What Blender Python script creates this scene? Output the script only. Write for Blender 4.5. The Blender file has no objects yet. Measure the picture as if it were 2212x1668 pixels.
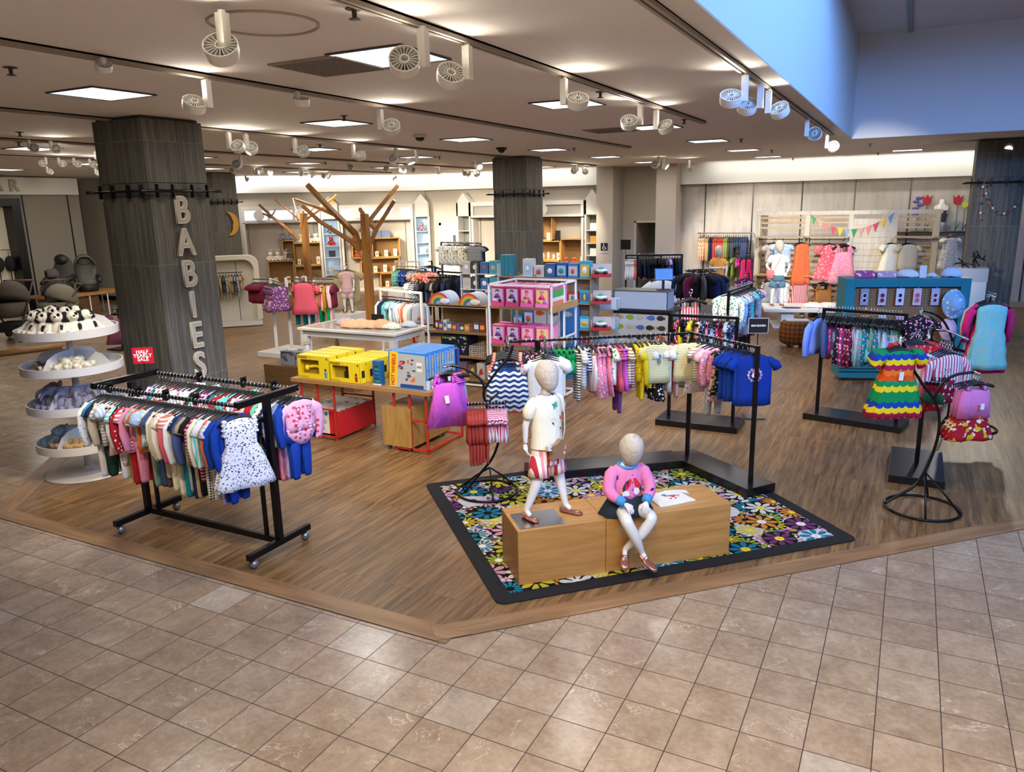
import bpy, bmesh, math, random
from math import pi, sin, cos, radians, sqrt, atan2
from mathutils import Vector, Matrix
D = bpy.data; SC = bpy.context.scene; COL = SC.collection
random.seed(7)
# ---------------------------------------------------------------- camera (metres; x, y follow the floor tiles)
FPX = 1650.56; CAMH = 2.636; CEIL = 3.62
yaw, pit, rol = radians(-27.4534), radians(13.3747), radians(-1.19444)
cF = Vector((sin(yaw)*cos(pit), cos(yaw)*cos(pit), -sin(pit)))
_rt = Vector((cos(yaw), -sin(yaw), 0)); _up = _rt.cross(cF)
cR = cos(rol)*_rt + sin(rol)*_up; cU = -sin(rol)*_rt + cos(rol)*_up
CO = Vector((0, 0, CAMH))
cd = D.cameras.new('camera'); cam = D.objects.new('camera', cd); COL.objects.link(cam)
cam.matrix_world = Matrix(((cR.x, cU.x, -cF.x, 0), (cR.y, cU.y, -cF.y, 0), (cR.z, cU.z, -cF.z, CAMH), (0, 0, 0, 1)))
cd.sensor_width = 36; cd.lens = FPX/2212*36; cd.clip_end = 200; cd.clip_start = .05
SC.camera = cam
def ray(px, py): return cF + cR*((px-1106)/FPX) - cU*((py-834)/FPX)
def at(px, py, z=0.0):
    d = ray(px, py); return CO + d*((z-CAMH)/d.z)
def aty(px, py, Y): d = ray(px, py); return CO + d*(Y/d.y)
def atx(px, py, X): d = ray(px, py); return CO + d*(X/d.x)
NH = Vector((-.461, .887, 0))
def atv(px, py, P, n=None):                 # on the upright plane through P that faces the camera
    n = n or NH; d = ray(px, py); P = Vector(P); return CO + d*((P-CO).dot(n)/d.dot(n))
# ---------------------------------------------------------------- world, exposure
SC.view_settings.view_transform = 'Standard'; SC.view_settings.look = 'None'
SC.view_settings.gamma = 1; SC.view_settings.exposure = 0.40; SC.view_settings.use_curve_mapping = False
W = D.worlds.new('world'); SC.world = W; W.use_nodes = True
W.node_tree.nodes['Background'].inputs[0].default_value = (.30, .52, 1, 1)
W.node_tree.nodes['Background'].inputs[1].default_value = .4
def area(name, loc, size, sizey, power, col, rot=(0, 0, 0)):
    l = D.lights.new(name, 'AREA'); l.shape = 'RECTANGLE'; l.size = size; l.size_y = sizey; l.energy = power; l.color = col
    o = D.objects.new(name, l); o.location = loc; o.rotation_euler = rot; COL.objects.link(o); return o
# unseen side light added to throw blue daylight onto the atrium walls (the well is open above the camera)
area('atrium_daylight_fill', (7.5, 3.0, 6.9), 3.0, 9, 1750, (.16, .40, 1.0), (0, radians(103), radians(-36))).data.spread = radians(125)
area('mall_fill_light', (1.2, -1.2, 5.6), 5, 5, 620, (1, .90, .77)).data.spread = radians(125)  # added unseen warm fill over the camera for the front tiles
# cove lamps washing the white fascias above the rear walls
for x_, y_, L_, r_ in ((1.0, 21.05, 12, 0), (-11.2, 20.95, 5.8, 0), (-16.1, 19.2, 5.6, radians(45))):
    area('cove_light', (x_, y_, CEIL-.03), .08, L_, 3.2*L_, (1, .97, .92), (0, 0, 0)).rotation_euler = (0, radians(-55), r_+pi/2)
# ---------------------------------------------------------------- helpers
def lin(c): return ((c+.055)/1.055)**2.4 if c > .04045 else c/12.92
def hexc(s): return tuple(lin(int(s[i:i+2], 16)/255) for i in (0, 2, 4)) + (1,)
_M = {}
def M(hx, rough=.5, metal=0, emit=0, alpha=1, trans=0, spec=.5):
    k = (hx, rough, metal, emit, alpha, trans)
    if k in _M: return _M[k]
    m = D.materials.new('m_'+hx); m.use_nodes = True; b = m.node_tree.nodes['Principled BSDF']
    b.inputs['Base Color'].default_value = hexc(hx); b.inputs['Roughness'].default_value = rough
    b.inputs['Metallic'].default_value = metal; b.inputs['Specular IOR Level'].default_value = spec
    if emit: b.inputs['Emission Color'].default_value = hexc(hx); b.inputs['Emission Strength'].default_value = emit
    if alpha < 1: b.inputs['Alpha'].default_value = alpha
    if trans: b.inputs['Transmission Weight'].default_value = trans
    _M[k] = m; return m
class N:                                    # tiny node-graph helper
    def __init__(s, name, rough=.5, spec=.5):
        s.m = D.materials.new(name); s.m.use_nodes = True; s.t = s.m.node_tree
        s.b = s.t.nodes['Principled BSDF']; s.b.inputs['Roughness'].default_value = rough
        s.b.inputs['Specular IOR Level'].default_value = spec
    def n(s, typ, **k):
        o = s.t.nodes.new('ShaderNode'+typ)
        for a, v in k.items():
            if a.startswith('i'):
                key = a[1:]; key = int(key) if key.isdigit() else key.replace('_', ' ')
                if hasattr(v, 'links') or isinstance(v, bpy.types.NodeSocket): s.t.links.new(v, o.inputs[key])
                else: o.inputs[key].default_value = v
            else: setattr(o, a, v)
        return o
    def l(s, a, b): s.t.links.new(a, b)
    def math(s, op, a, b=0.0, c=None):
        k = dict(operation=op, i0=a, i1=b)
        if c is not None: k['i2'] = c
        return s.n('Math', **k).outputs[0]
    def mix(s, f, a, b, blend='MIX'):
        o = s.n('Mix', data_type='RGBA', blend_type=blend)
        for i, v in ((0, f), (6, a), (7, b)):
            if isinstance(v, bpy.types.NodeSocket): s.l(v, o.inputs[i])
            else: o.inputs[i].default_value = v
        return o.outputs[2]
    def ramp(s, f, stops, interp='LINEAR'):
        o = s.n('ValToRGB'); r = o.color_ramp; r.interpolation = interp
        while len(r.elements) < len(stops): r.elements.new(.5)
        for e, (p, c) in zip(r.elements, stops): e.position = p; e.color = hexc(c) if isinstance(c, str) else (c, c, c, 1)
        s.l(f, o.inputs[0]); return o.outputs[0]
    def coord(s, which='Object', scale=None, rot=None, loc=None):
        o = s.n('TexCoord').outputs[which]
        if scale or rot or loc:
            mp = s.n('Mapping'); s.l(o, mp.inputs[0])
            if scale: mp.inputs['Scale'].default_value = scale
            if rot: mp.inputs['Rotation'].default_value = rot
            if loc: mp.inputs['Location'].default_value = loc
            o = mp.outputs[0]
        return o
    def noise(s, v, scale, detail=2, rough=.5):
        o = s.n('TexNoise', iScale=scale, iDetail=float(detail), iRoughness=rough); s.l(v, o.inputs['Vector']); return o.outputs[0]
    def out(s, col, bump=None, bs=.1, bd=.01):
        if isinstance(col, bpy.types.NodeSocket): s.l(col, s.b.inputs['Base Color'])
        else: s.b.inputs['Base Color'].default_value = col
        if bump is not None:
            b = s.n('Bump', iStrength=bs, iDistance=bd); s.l(bump, b.inputs['Height']); s.l(b.outputs[0], s.b.inputs['Normal'])
        return s.m
class B:                                    # mesh builder
    def __init__(s): s.v = []; s.f = []; s.m = []; s.X = None
    def _a(s, vs, fs, mi=0):
        o = len(s.v)
        if s.X is not None: vs = [s.X @ Vector(q) for q in vs]
        s.v += [tuple(q) for q in vs]; s.f += [tuple(i+o for i in q) for q in fs]; s.m += [mi]*len(fs); return s
    def box(s, x0, y0, z0, x1, y1, z1, mi=0):
        x0, x1 = min(x0, x1), max(x0, x1); y0, y1 = min(y0, y1), max(y0, y1); z0, z1 = min(z0, z1), max(z0, z1)
        return s._a([(x0,y0,z0),(x1,y0,z0),(x1,y1,z0),(x0,y1,z0),(x0,y0,z1),(x1,y0,z1),(x1,y1,z1),(x0,y1,z1)],
                    [(3,2,1,0),(4,5,6,7),(0,1,5,4),(1,2,6,5),(2,3,7,6),(3,0,4,7)], mi)
    def bc(s, cx, cy, cz, sx, sy, sz, mi=0): return s.box(cx-sx/2, cy-sy/2, cz-sz/2, cx+sx/2, cy+sy/2, cz+sz/2, mi)
    def rings(s, rs, close=True, capa=True, capb=True, mi=0):
        n = len(rs[0]); vs = [q for r in rs for q in r]; fs = []
        for i in range(len(rs)-1):
            for j in range(n if close else n-1):
                k = (j+1) % n; fs.append((i*n+j, i*n+k, (i+1)*n+k, (i+1)*n+j))
        if capa: fs.append(tuple(reversed(range(n))))
        if capb: fs.append(tuple((len(rs)-1)*n+j for j in range(n)))
        return s._a(vs, fs, mi)
    def tube(s, pts, r, n=8, closed=False, mi=0, flat=1.0):
        P = [Vector(q) for q in pts]; rs = []; L = len(P); ref = None
        rr = r if isinstance(r, (list, tuple)) else [r]*L
        for i in range(L):
            a = P[i-1] if (i > 0 or closed) else P[i]; b = P[(i+1) % L] if (i < L-1 or closed) else P[i]
            t = (b-a).normalized()
            if ref is None:
                ref = Vector((0, 0, 1)) if abs(t.z) < .9 else Vector((1, 0, 0))
            u = ref - t*ref.dot(t)
            if u.length < 1e-5: u = t.orthogonal()
            u.normalize(); w = t.cross(u); ref = u
            ph = pi/4 if n == 4 else 0
            rs.append([P[i] + (u*cos(2*pi*k/n+ph) + w*sin(2*pi*k/n+ph)*flat)*rr[i] for k in range(n)])
        if closed:
            rs.append(rs[0]); return s.rings(rs, True, False, False, mi)
        return s.rings(rs, True, True, True, mi)
    def cyl(s, a, b, r, r2=None, n=12, mi=0): return s.tube([a, b], [r, r if r2 is None else r2], n, mi=mi)
    def lathe(s, prof, n=20, c=(0, 0, 0), mi=0, sx=1, sy=1):
        return s.rings([[(c[0]+r*cos(2*pi*k/n)*sx, c[1]+r*sin(2*pi*k/n)*sy, c[2]+z) for k in range(n)] for r, z in prof], True, prof[0][0] > 1e-4, prof[-1][0] > 1e-4, mi)
    def ell(s, cx, cy, cz, rx, ry, rz, n=12, m=7, mi=0):
        return s.lathe([(max(1e-4, sin(pi*i/m)), -cos(pi*i/m)*rz) for i in range(m+1)], n, (cx, cy, cz), mi, rx, ry)
    def prism(s, poly, z0, z1, mi=0):
        n = len(poly)
        return s.rings([[(x, y, z0) for x, y in poly], [(x, y, z1) for x, y in poly]], mi=mi)
    def prismY(s, poly, y0, y1, mi=0):      # polygon in x,z extruded along y
        return s.rings([[(x, y1, z) for x, z in poly], [(x, y0, z) for x, z in poly]], mi=mi)
    def mesh(s, name, mats, smooth=False):
        me = D.meshes.new(name); me.from_pydata(s.v, [], s.f)
        for m in (mats if isinstance(mats, (list, tuple)) else [mats]): me.materials.append(m)
        me.polygons.foreach_set('material_index', s.m)
        if smooth: me.polygons.foreach_set('use_smooth', [True]*len(s.f))
        me.update(); return me
    def obj(s, name, mats, parent=None, smooth=False, loc=None, rz=0, bev=0, fix=True):
        me = s.mesh(name, mats, smooth)
        if fix:
            bm = bmesh.new(); bm.from_mesh(me); bmesh.ops.recalc_face_normals(bm, faces=bm.faces); bm.to_mesh(me); bm.free()
        o = D.objects.new(name, me); COL.objects.link(o)
        if parent is not None: o.parent = parent
        if loc is not None: o.location = loc
        if rz: o.rotation_euler.z = rz
        if bev:
            md = o.modifiers.new('bevel', 'BEVEL'); md.width = bev; md.segments = 2; md.limit_method = 'ANGLE'
        return o
def tag(o, label=None, cat=None, group=None, kind=None):
    if label: o['label'] = label
    if cat: o['category'] = cat
    if group: o['group'] = group
    if kind: o['kind'] = kind
    return o
def thing(name, label, cat, loc=(0, 0, 0), rz=0, group=None):
    o = D.objects.new(name, None); o.empty_display_size = .1; COL.objects.link(o); o.location = loc; o.rotation_euler.z = rz
    return tag(o, label, cat, group)
KIDS = {}
def dup(o, parent=None, loc=None, rz=None, label=None, group=None, cat=None):
    c = o.copy(); COL.objects.link(c); c.parent = parent
    for ch in [q for q in D.objects if q.parent == o] if o.name not in KIDS else KIDS[o.name]: dup(ch, c)
    if loc is not None: c.location = loc
    if rz is not None: c.rotation_euler.z = rz
    if label: c['label'] = label
    if group: c['group'] = group
    return c
def keep(o):                                # remember children once so copies stay quick
    for q in list(D.objects):
        if q.parent is not None: KIDS.setdefault(q.parent.name, [])
    KIDS[o.name] = [q for q in D.objects if q.parent == o]
    for q in KIDS[o.name]: keep(q) if any(w.parent == q for w in D.objects) else KIDS.__setitem__(q.name, [])
    return o
def setmat(o, m):
    for sl in o.material_slots: sl.link = 'OBJECT'; sl.material = m; break
def text_mesh(txt, size, depth=.004, mat=None, parent=None, loc=(0, 0, 0), rot=(0, 0, 0), name='lettering', align='CENTER', sx=1, bold=0, label=None):
    c = D.curves.new('t', 'FONT'); c.body = txt; c.size = size; c.extrude = depth; c.align_x = align; c.align_y = 'CENTER'; c.offset = bold; c.resolution_u = 4
    to = D.objects.new('t', c); COL.objects.link(to); bpy.context.view_layer.update()
    me = D.meshes.new_from_object(to.evaluated_get(bpy.context.evaluated_depsgraph_get())); D.objects.remove(to); D.curves.remove(c)
    me.materials.clear(); me.materials.append(mat); me.name = name
    if sx != 1:
        for v in me.vertices: v.co.x *= sx
    o = D.objects.new(name, me); COL.objects.link(o); o.parent = parent; o.location = loc; o.rotation_euler = rot
    if label: o['label'] = label
    return o
ORD = 'first second third fourth fifth sixth seventh eighth ninth tenth eleventh twelfth thirteenth fourteenth fifteenth sixteenth seventeenth eighteenth nineteenth twentieth'.split()
def nth(i):
    if i < 20: return ORD[i]
    t, u = divmod(i+1, 10); T = {2: 'twenty', 3: 'thirty', 4: 'forty', 5: 'fifty', 6: 'sixty'}[t]
    if u == 0: return T[:-1]+'ieth'
    return T+'-'+ORD[u-1]
# ---------------------------------------------------------------- materials
def mk_wood_floor():
    g = N('wood_floor', .42); c = g.coord('Object')
    br = g.n('TexBrick', offset=.37, offset_frequency=1, squash=1.0); mp = g.n('Mapping'); g.l(c, mp.inputs[0]); mp.inputs['Rotation'].default_value = (0, 0, pi/2)
    g.l(mp.outputs[0], br.inputs['Vector']); br.inputs['Scale'].default_value = 1; br.inputs['Brick Width'].default_value = 1.2; br.inputs['Row Height'].default_value = .12
    br.inputs['Mortar Size'].default_value = .0012; br.inputs['Color1'].default_value = (0, 0, 0, 1); br.inputs['Color2'].default_value = (1, 1, 1, 1); br.inputs['Mortar'].default_value = (.2, .2, .2, 1)
    m2 = g.n('Mapping'); g.l(c, m2.inputs[0]); m2.inputs['Scale'].default_value = (26, 1.7, 1)
    ad = g.n('VectorMath', operation='ADD'); g.l(m2.outputs[0], ad.inputs[0]); g.l(br.outputs[0], ad.inputs[1])
    n1 = g.noise(ad.outputs[0], 1.0, 5, .65)
    m3 = g.n('Mapping'); g.l(c, m3.inputs[0]); m3.inputs['Scale'].default_value = (90, 5, 1); n2 = g.noise(m3.outputs[0], 1.0, 3, .6)
    col = g.ramp(n1, [(.34, '2e1e11'), (.45, '634529'), (.54, '815d37'), (.66, '9f7b4d')])
    col = g.mix(.25, col, g.ramp(n2, [(.35, '4a341f'), (.65, '97774b')]), 'MIX')
    col = g.mix(.25, col, g.ramp(br.outputs[0], [(0, '5a4128'), (.5, '7b5f3b'), (1, '94754b')]), 'MIX')
    col = g.mix(br.outputs['Fac'], col, hexc('4a3828'))
    return g.out(col, n2, .15, .002)
def mk_wood(name, c0, c1, c2, axis=0, sc=1.0, rough=.45, streak=18):
    g = N(name, rough); s = [streak*sc]*3; s[axis] = 1.6*sc; c = g.coord('Object', scale=tuple(s))
    n1 = g.noise(c, 1.0, 4, .6); d = g.n('TexNoise', iScale=.6, iDetail=2.0, iDistortion=2.5); g.l(c, d.inputs['Vector'])
    col = g.ramp(n1, [(.3, c0), (.5, c1), (.7, c2)]); col = g.mix(.4, col, g.ramp(d.outputs[0], [(.35, c0), (.65, c2)]))
    return g.out(col, n1, .08, .002)
def mk_tile():
    g = N('stone_tile', .14, .35); v0 = at(623.5, 1371.3)
    c = g.coord('Object', loc=(-v0.x, -v0.y, 0)); sp = g.n('SeparateXYZ'); g.l(c, sp.inputs[0])
    def cell(o):
        q = g.math('DIVIDE', o, .305); fl = g.math('FLOOR', q); fr = g.math('SUBTRACT', q, fl)
        return fl, g.math('ABSOLUTE', g.math('SUBTRACT', fr, .5))
    fx, dx = cell(sp.outputs[0]); fy, dy = cell(sp.outputs[1])
    gr = g.math('GREATER_THAN', g.math('MAXIMUM', dx, dy), .4915)
    cv = g.n('CombineXYZ'); g.l(fx, cv.inputs[0]); g.l(fy, cv.inputs[1])
    wn = g.n('TexWhiteNoise', noise_dimensions='2D'); g.l(cv.outputs[0], wn.inputs['Vector'])
    of = g.n('VectorMath', operation='SCALE'); g.l(wn.outputs['Color'], of.inputs[0]); of.inputs['Scale'].default_value = 20
    ad = g.n('VectorMath', operation='ADD'); g.l(c, ad.inputs[0]); g.l(of.outputs[0], ad.inputs[1])
    n1 = g.noise(ad.outputs[0], 4.5, 6, .65); n2 = g.noise(ad.outputs[0], 30, 3, .7)
    col = g.ramp(wn.outputs['Value'], [(0, '8c755e'), (.25, 'a28b73'), (.5, '957d66'), (.75, 'ad967e'), (.95, 'a4917a'), (.97, 'c0b7aa')])
    col = g.mix(.55, col, g.ramp(n1, [(.3, '796350'), (.5, 'a28c74'), (.72, 'c2ae98')]))
    col = g.mix(.15, col, g.ramp(n2, [(.35, '6d5a4a'), (.65, 'c8bba8')]))
    vd = g.n('TexNoise', iScale=3.2, iDetail=6.0, iRoughness=.62, iDistortion=1.2); g.l(ad.outputs[0], vd.inputs['Vector'])
    vein = g.math('LESS_THAN', g.math('ABSOLUTE', g.math('SUBTRACT', vd.outputs[0], .62)), .006)
    col = g.mix(g.math('MULTIPLY', vein, .45), col, hexc('d8cbb8'))
    col = g.mix(gr, col, hexc('3d3330'))
    g.l(g.ramp(gr, [(0, .22), (1, .8)]), g.b.inputs['Roughness'])
    return g.out(col, g.math('SUBTRACT', 1.0, gr), .3, .002)
def mk_ceiling():
    g = N('ceiling_tile', .9); c = g.coord('Object', loc=(3.49, -3.67, 0)); sp = g.n('SeparateXYZ'); g.l(c, sp.inputs[0])
    def cell(o):
        q = g.math('DIVIDE', o, .6025); fr = g.math('SUBTRACT', q, g.math('FLOOR', q)); return g.math('ABSOLUTE', g.math('SUBTRACT', fr, .5))
    m = g.math('MAXIMUM', cell(sp.outputs[0]), cell(sp.outputs[1])); ln = g.math('GREATER_THAN', m, .488)
    n2 = g.noise(c, 60, 3, .7)
    col = g.mix(.25, hexc('ddd8d4'), g.ramp(n2, [(.3, 'c4bfba'), (.7, 'e2deda')])); col = g.mix(ln, col, hexc('dcd6ce'))
    return g.out(col, ln, .5, .004)
def mk_grey_planks():
    g = N('weathered_planks', .7); c = g.coord('Object')
    br = g.n('TexBrick', offset=.41, offset_frequency=1); mp = g.n('Mapping'); g.l(c, mp.inputs[0]); mp.inputs['Rotation'].default_value = (0, pi/2, 0)
    sp = g.n('SeparateXYZ'); g.l(c, sp.inputs[0]); cb = g.n('CombineXYZ'); g.l(sp.outputs[2], cb.inputs[0]); g.l(g.math('ADD', sp.outputs[0], sp.outputs[1]), cb.inputs[1])
    g.l(cb.outputs[0], br.inputs['Vector']); br.inputs['Scale'].default_value = 1; br.inputs['Brick Width'].default_value = 1.3; br.inputs['Row Height'].default_value = .092
    br.inputs['Mortar Size'].default_value = .0022; br.inputs['Color1'].default_value = (0, 0, 0, 1); br.inputs['Color2'].default_value = (1, 1, 1, 1); br.inputs['Mortar'].default_value = (.3, .3, .3, 1)
    c2 = g.n('Mapping'); g.l(c, c2.inputs[0]); c2.inputs['Scale'].default_value = (16, 16, 1.6)
    ad = g.n('VectorMath', operation='ADD'); g.l(c2.outputs[0], ad.inputs[0]); g.l(br.outputs[0], ad.inputs[1]); n1 = g.noise(ad.outputs[0], 1.2, 5, .6)
    col = g.ramp(n1, [(.28, '3d3a33'), (.5, '55524a'), (.68, '6c685e')])
    col = g.mix(.4, col, g.ramp(br.outputs[0], [(0, '38352f'), (.4, '48453e'), (.8, '585449'), (1, '645f54')]))
    col = g.mix(br.outputs['Fac'], col, hexc('7d786e'))
    return g.out(col, n1, .2, .004)
def mk_panel():
    g = N('pale_grey_wood_panel', .6); c = g.coord('Object', scale=(9, 9, .9)); n1 = g.noise(c, 1.0, 5, .62); n2 = g.noise(g.coord('Object'), 3.0, 4, .6)
    col = g.ramp(n1, [(.3, '9b948d'), (.5, 'b0a9a1'), (.7, 'bdb6ae')]); col = g.mix(.4, col, g.ramp(n2, [(.3, '8e8780'), (.42, 'b2aba4'), (.7, 'b8b1a9')]))
    return g.out(col, n1, .05, .002)
WHITE = M('d8d2c8', .6); WALL = M('b9b0a2', .75); WALLW = M('d6d4ce', .7); BLACK = M('0c0c0d', .35); BLKMET = M('121214', .3, .4)
CHROME = M('d0d2d6', .15, 1); WMET = M('dcdad4', .35); OAK = mk_wood('oak_front', 'a87c4a', 'b98d58', 'c79c66', 0, 1.0); OAKY = mk_wood('oak_side', 'a07440', 'b38450', 'c19460', 1, 1.0)
OAKZ = mk_wood('oak_upright', '8f6a35', 'a57c42', 'b58c50', 2, 1.0); PLANK = mk_grey_planks(); PANEL = mk_panel(); BLKPL = M('0b0b0c', .45)
TREEW = mk_wood('tree_wood', '7d5122', '8f5f2b', 'a06f38', 2, .6)
# ---------------------------------------------------------------- the setting
def S(name, b, m, **k): return tag(b.obj(name, m, **k), kind='structure')
E1 = (-7.15, 3.55); E2 = (-2.41, 3.55)
wood_poly = [(-7.2, 3.55), (-2.41, 3.55), (14, 19.96), (14, 24), (-30, 24), (-24.5, 15.5), (-17.5, 13.9), (-9.0, 5.6)]
tile_poly = [(-32, -6), (14, -6), (14, 26), (-32, 26)]
b = B(); b.prism(tile_poly, -.12, -.004); S('floor', b, mk_tile())
b = B(); b.prism(wood_poly, -.1, 0.0); S('floor_wood', b, mk_wood_floor())
TRW = mk_wood('border_wood', '6b4c33', '8f6c48', 'a8855c', 0, .5)
def strip(name, p0, p1, w, off=0, ex=0.0):
    a = Vector((p0[0], p0[1], 0)); c = Vector((p1[0], p1[1], 0)); d = (c-a); L = d.length; b = B()
    b.box(-ex, off, -.05, L+ex, off+w, .003+.0006*int(name[-1])); return S(name, b, TRW, loc=a, rz=atan2(d.y, d.x))
strip('trim_1', (-7.2, 3.55), (-2.345, 3.55), .17); strip('trim_2', (-2.41, 3.55), (14, 19.96), .17, 0, .0); b = B(); b.prism([(-2.41, 3.55), (-2.25, 3.71), (-2.41, 3.72), (-2.53, 3.67)], -.05, .0065); S('trim_8', b, TRW); strip('trim_3', (-9.0, 5.6), (-7.2, 3.55), .2)
CE = mk_ceiling(); SOFF = M('d6d2ce', .8)
b = B(); b.prism([(-32, -4), (-2.2, -4), (-2.2, 18.3), (14, 18.3), (14, 26), (-32, 26)], CEIL, CEIL+.1); S('ceiling', b, CE)
b = B(); b.prism([(-2.2, -4), (-1.08, -4), (-1.08, 15), (14, 15), (14, 18.3), (-2.2, 18.3)], CEIL-.004, CEIL+.1); S('ceiling_soffit', b, SOFF)
AW = M('d3d4d6', .7)
b = B(); b.box(-1.28, -4, CEIL+.001, -1.076, 15.2, 9); S('wall_atrium_left', b, AW)
b = B(); b.box(-1.08, 14.996, CEIL+.001, 14, 15.2, 9); S('wall_atrium_back', b, AW)
b = B(); b.prism([(-1.08, 8.8), (14, 8.8), (14, 15.0), (-1.08, 15.0)], 5.27, 5.4); S('ceiling_atrium', b, CE)
b = B(); b.box(-.35, 8.8, 5.235, -.28, 15, 5.27); S('trim_4', b, M('8b9094', .5))
# back wall with wood-look panels and a white fascia
b = B(); b.box(-5.81, 21.7, 0, 14, 21.9, 3.07); S('wall_back', b, PANEL)
b = B(); b.box(-5.81, 21.45, 3.07, 14, 21.9, CEIL); S('wall_fascia', b, M('d2d0c8', .7))
for x in (-5.15, -3.88, -2.64, -1.38, -.13, 1.14, 2.4):
    b = B(); b.box(x-.014, 21.685, .06, x+.014, 21.71, 3.07); S('trim_5', b, BLACK)
b = B(); b.box(-5.81, 21.67, 0, 14, 21.7, .13); S('baseboard_back', b, M('a08f78', .6))
b = B(); b.box(-6.37, 21.1, 0, -5.81, 21.9, CEIL); b.box(-6.37, 21.88, 0, -5.81, 23, CEIL); S('wall_column_right', b, WALL)
b = B(); b.box(-8.12, 21.1, 0, -7.62, 23, CEIL); S('wall_column_left', b, WALL)
b = B(); b.box(-7.62, 22.0, 0, -7.21, 22.2, CEIL); b.box(-7.21, 22.0, 2.04, -6.37, 22.2, CEIL); S('wall_alcove', b, WALL)
b = B(); b.box(-7.26, 21.96, 0, -7.21, 22.0, 2.09); b.box(-7.26, 21.96, 2.04, -6.37, 22.0, 2.09); S('trim_6', b, WHITE)
b = B(); b.box(-7.6, 23.2, 0, -6.3, 23.3, 2.6); S('wall_corridor', b, M('6d7267', .8))
b = B(); b.box(-7.3, 22.2, 0, -7.24, 23.2, 2.6); S('wall_corridor_side', b, WALL)
# nursery bay walls
b = B(); b.box(-14.4, 21.7, 0, -8.12, 21.9, CEIL); S('wall_nursery', b, WALL)
b = B(); b.box(-14.2, 21.35, 3.13, -8.12, 21.7, CEIL); S('wall_nursery_fascia', b, WALLW)
dd = Vector((-18.47, 17.53, 0)); dl = (Vector((-14.39, 21.6, 0))-dd).length
b = B(); b.box(-3, 0, 0, dl+.1, .2, CEIL); S('wall_diagonal', b, WALL, loc=dd, rz=radians(45))
b = B(); b.box(-3, -.3, 3.13, dl+.15, 0, CEIL); S('wall_diagonal_fascia', b, WALLW, loc=dd, rz=radians(45))
b = B(); b.box(-21.5, -6, 0, -21.05, 14.2, CEIL); S('wall_left', b, M('8d877c', .8))
b = B(); b.box(-26, 15.4, 0, -18.5, 15.6, CEIL); S('wall_left_return', b, M('a89f90', .8))
b = B(); b.box(-26, 15.34, 0, -18.5, 15.4, .13); S('baseboard_left', b, BLACK)
b = B(); b.box(-21.05, 2, 3.14, -20.8, 14.05, 3.58); S('wall_left_fascia', b, WALLW)
for y in (12.6, 13.85):
    b = B(); b.box(-21.06, y-.015, 0, -21.03, y+.015, 3.14); S('trim_7', b, BLACK)

b = B(); b.box(-32, -6.2, 0, 14.2, -6, 9); S('wall_block_front', b, M('b0a598', .8)); b = B(); b.box(14, -6, 0, 14.2, 26, 9); S('wall_block_right', b, M('b0a598', .8))  # unseen outer walls, added to keep sky light from coming in sideways
b = B(); b.box(-32.2, -6, 0, -32, 26, 9); S('wall_block_left', b, M('b0a598', .8)); b = B(); b.box(-32, 26, 0, 14.2, 26.2, 9); S('wall_block_rear', b, M('b0a598', .8))  # two more unseen walls added to shut out sky light
# ---------------------------------------------------------------- troffers
def mk_lamp():
    g = N('troffer_diffuser', .5); c = g.coord('Object'); sp = g.n('SeparateXYZ'); g.l(c, sp.inputs[0])
    def cell(o, s):
        q = g.math('DIVIDE', o, s); fr = g.math('SUBTRACT', q, g.math('FLOOR', q)); return g.math('ABSOLUTE', g.math('SUBTRACT', fr, .5))
    m = g.math('MAXIMUM', cell(sp.outputs[0], .19), cell(sp.outputs[1], .19)); ln = g.math('GREATER_THAN', m, .46)
    col = g.mix(ln, (.93, .96, 1, 1), (.40, .45, .58, 1)); g.l(col, g.b.inputs['Emission Color']); g.b.inputs['Emission Strength'].default_value = 1.25
    return g.out(hexc('e8ecf2'))
TROFF = mk_lamp()
fr = B(); hs = .29
for x0, y0, x1, y1 in ((-hs-.012, -hs-.012, hs+.012, -hs), (-hs-.012, hs, hs+.012, hs+.012), (-hs-.012, -hs, -hs, hs), (hs, -hs, hs+.012, hs)): fr.box(x0, y0, -.014, x1, y1, -.001)
frm = fr.mesh('frame', M('4a4642', .6)); pn = B().box(-hs, -hs, -.008, hs, hs, -.002).mesh('diffuser', TROFF)
LGT = D.lights.new('troffer_light', 'AREA'); LGT.shape = 'SQUARE'; LGT.size = .56; LGT.energy = 22; LGT.color = (1, .95, .88)
T0 = [(0, m) for m in range(6)]+[(1, m) for m in range(6)]+[(2, m) for m in range(1, 6)]+[(3, m) for m in range(1, 5)]+[(4, 2), (4, 3), (4, 4), (5, 2), (5, 3), (5, 4)]
for k, m in T0+[(9, 9)]:
    x, y = (-.26, 19.5) if k == 9 else (-3.22-2.97*k, 4.52+3.03*m)
    wh = 'alone before the far right wall' if k == 9 else '%s from the front in the %s row from the right' % (nth(m-(1 if k in (2, 3) else 2 if k > 3 else 0)), nth(k))
    t = thing('ceiling_light', 'square ceiling light, '+wh, 'ceiling light', (x, y, CEIL), 0, 'recessed ceiling lights')
    for nm, me in (('frame', frm), ('diffuser', pn)):
        o = D.objects.new(nm, me); COL.objects.link(o); o.parent = t
    lo = D.objects.new('troffer_glow', LGT); lo.location = (0, 0, -.03); COL.objects.link(lo); lo.parent = t
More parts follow.
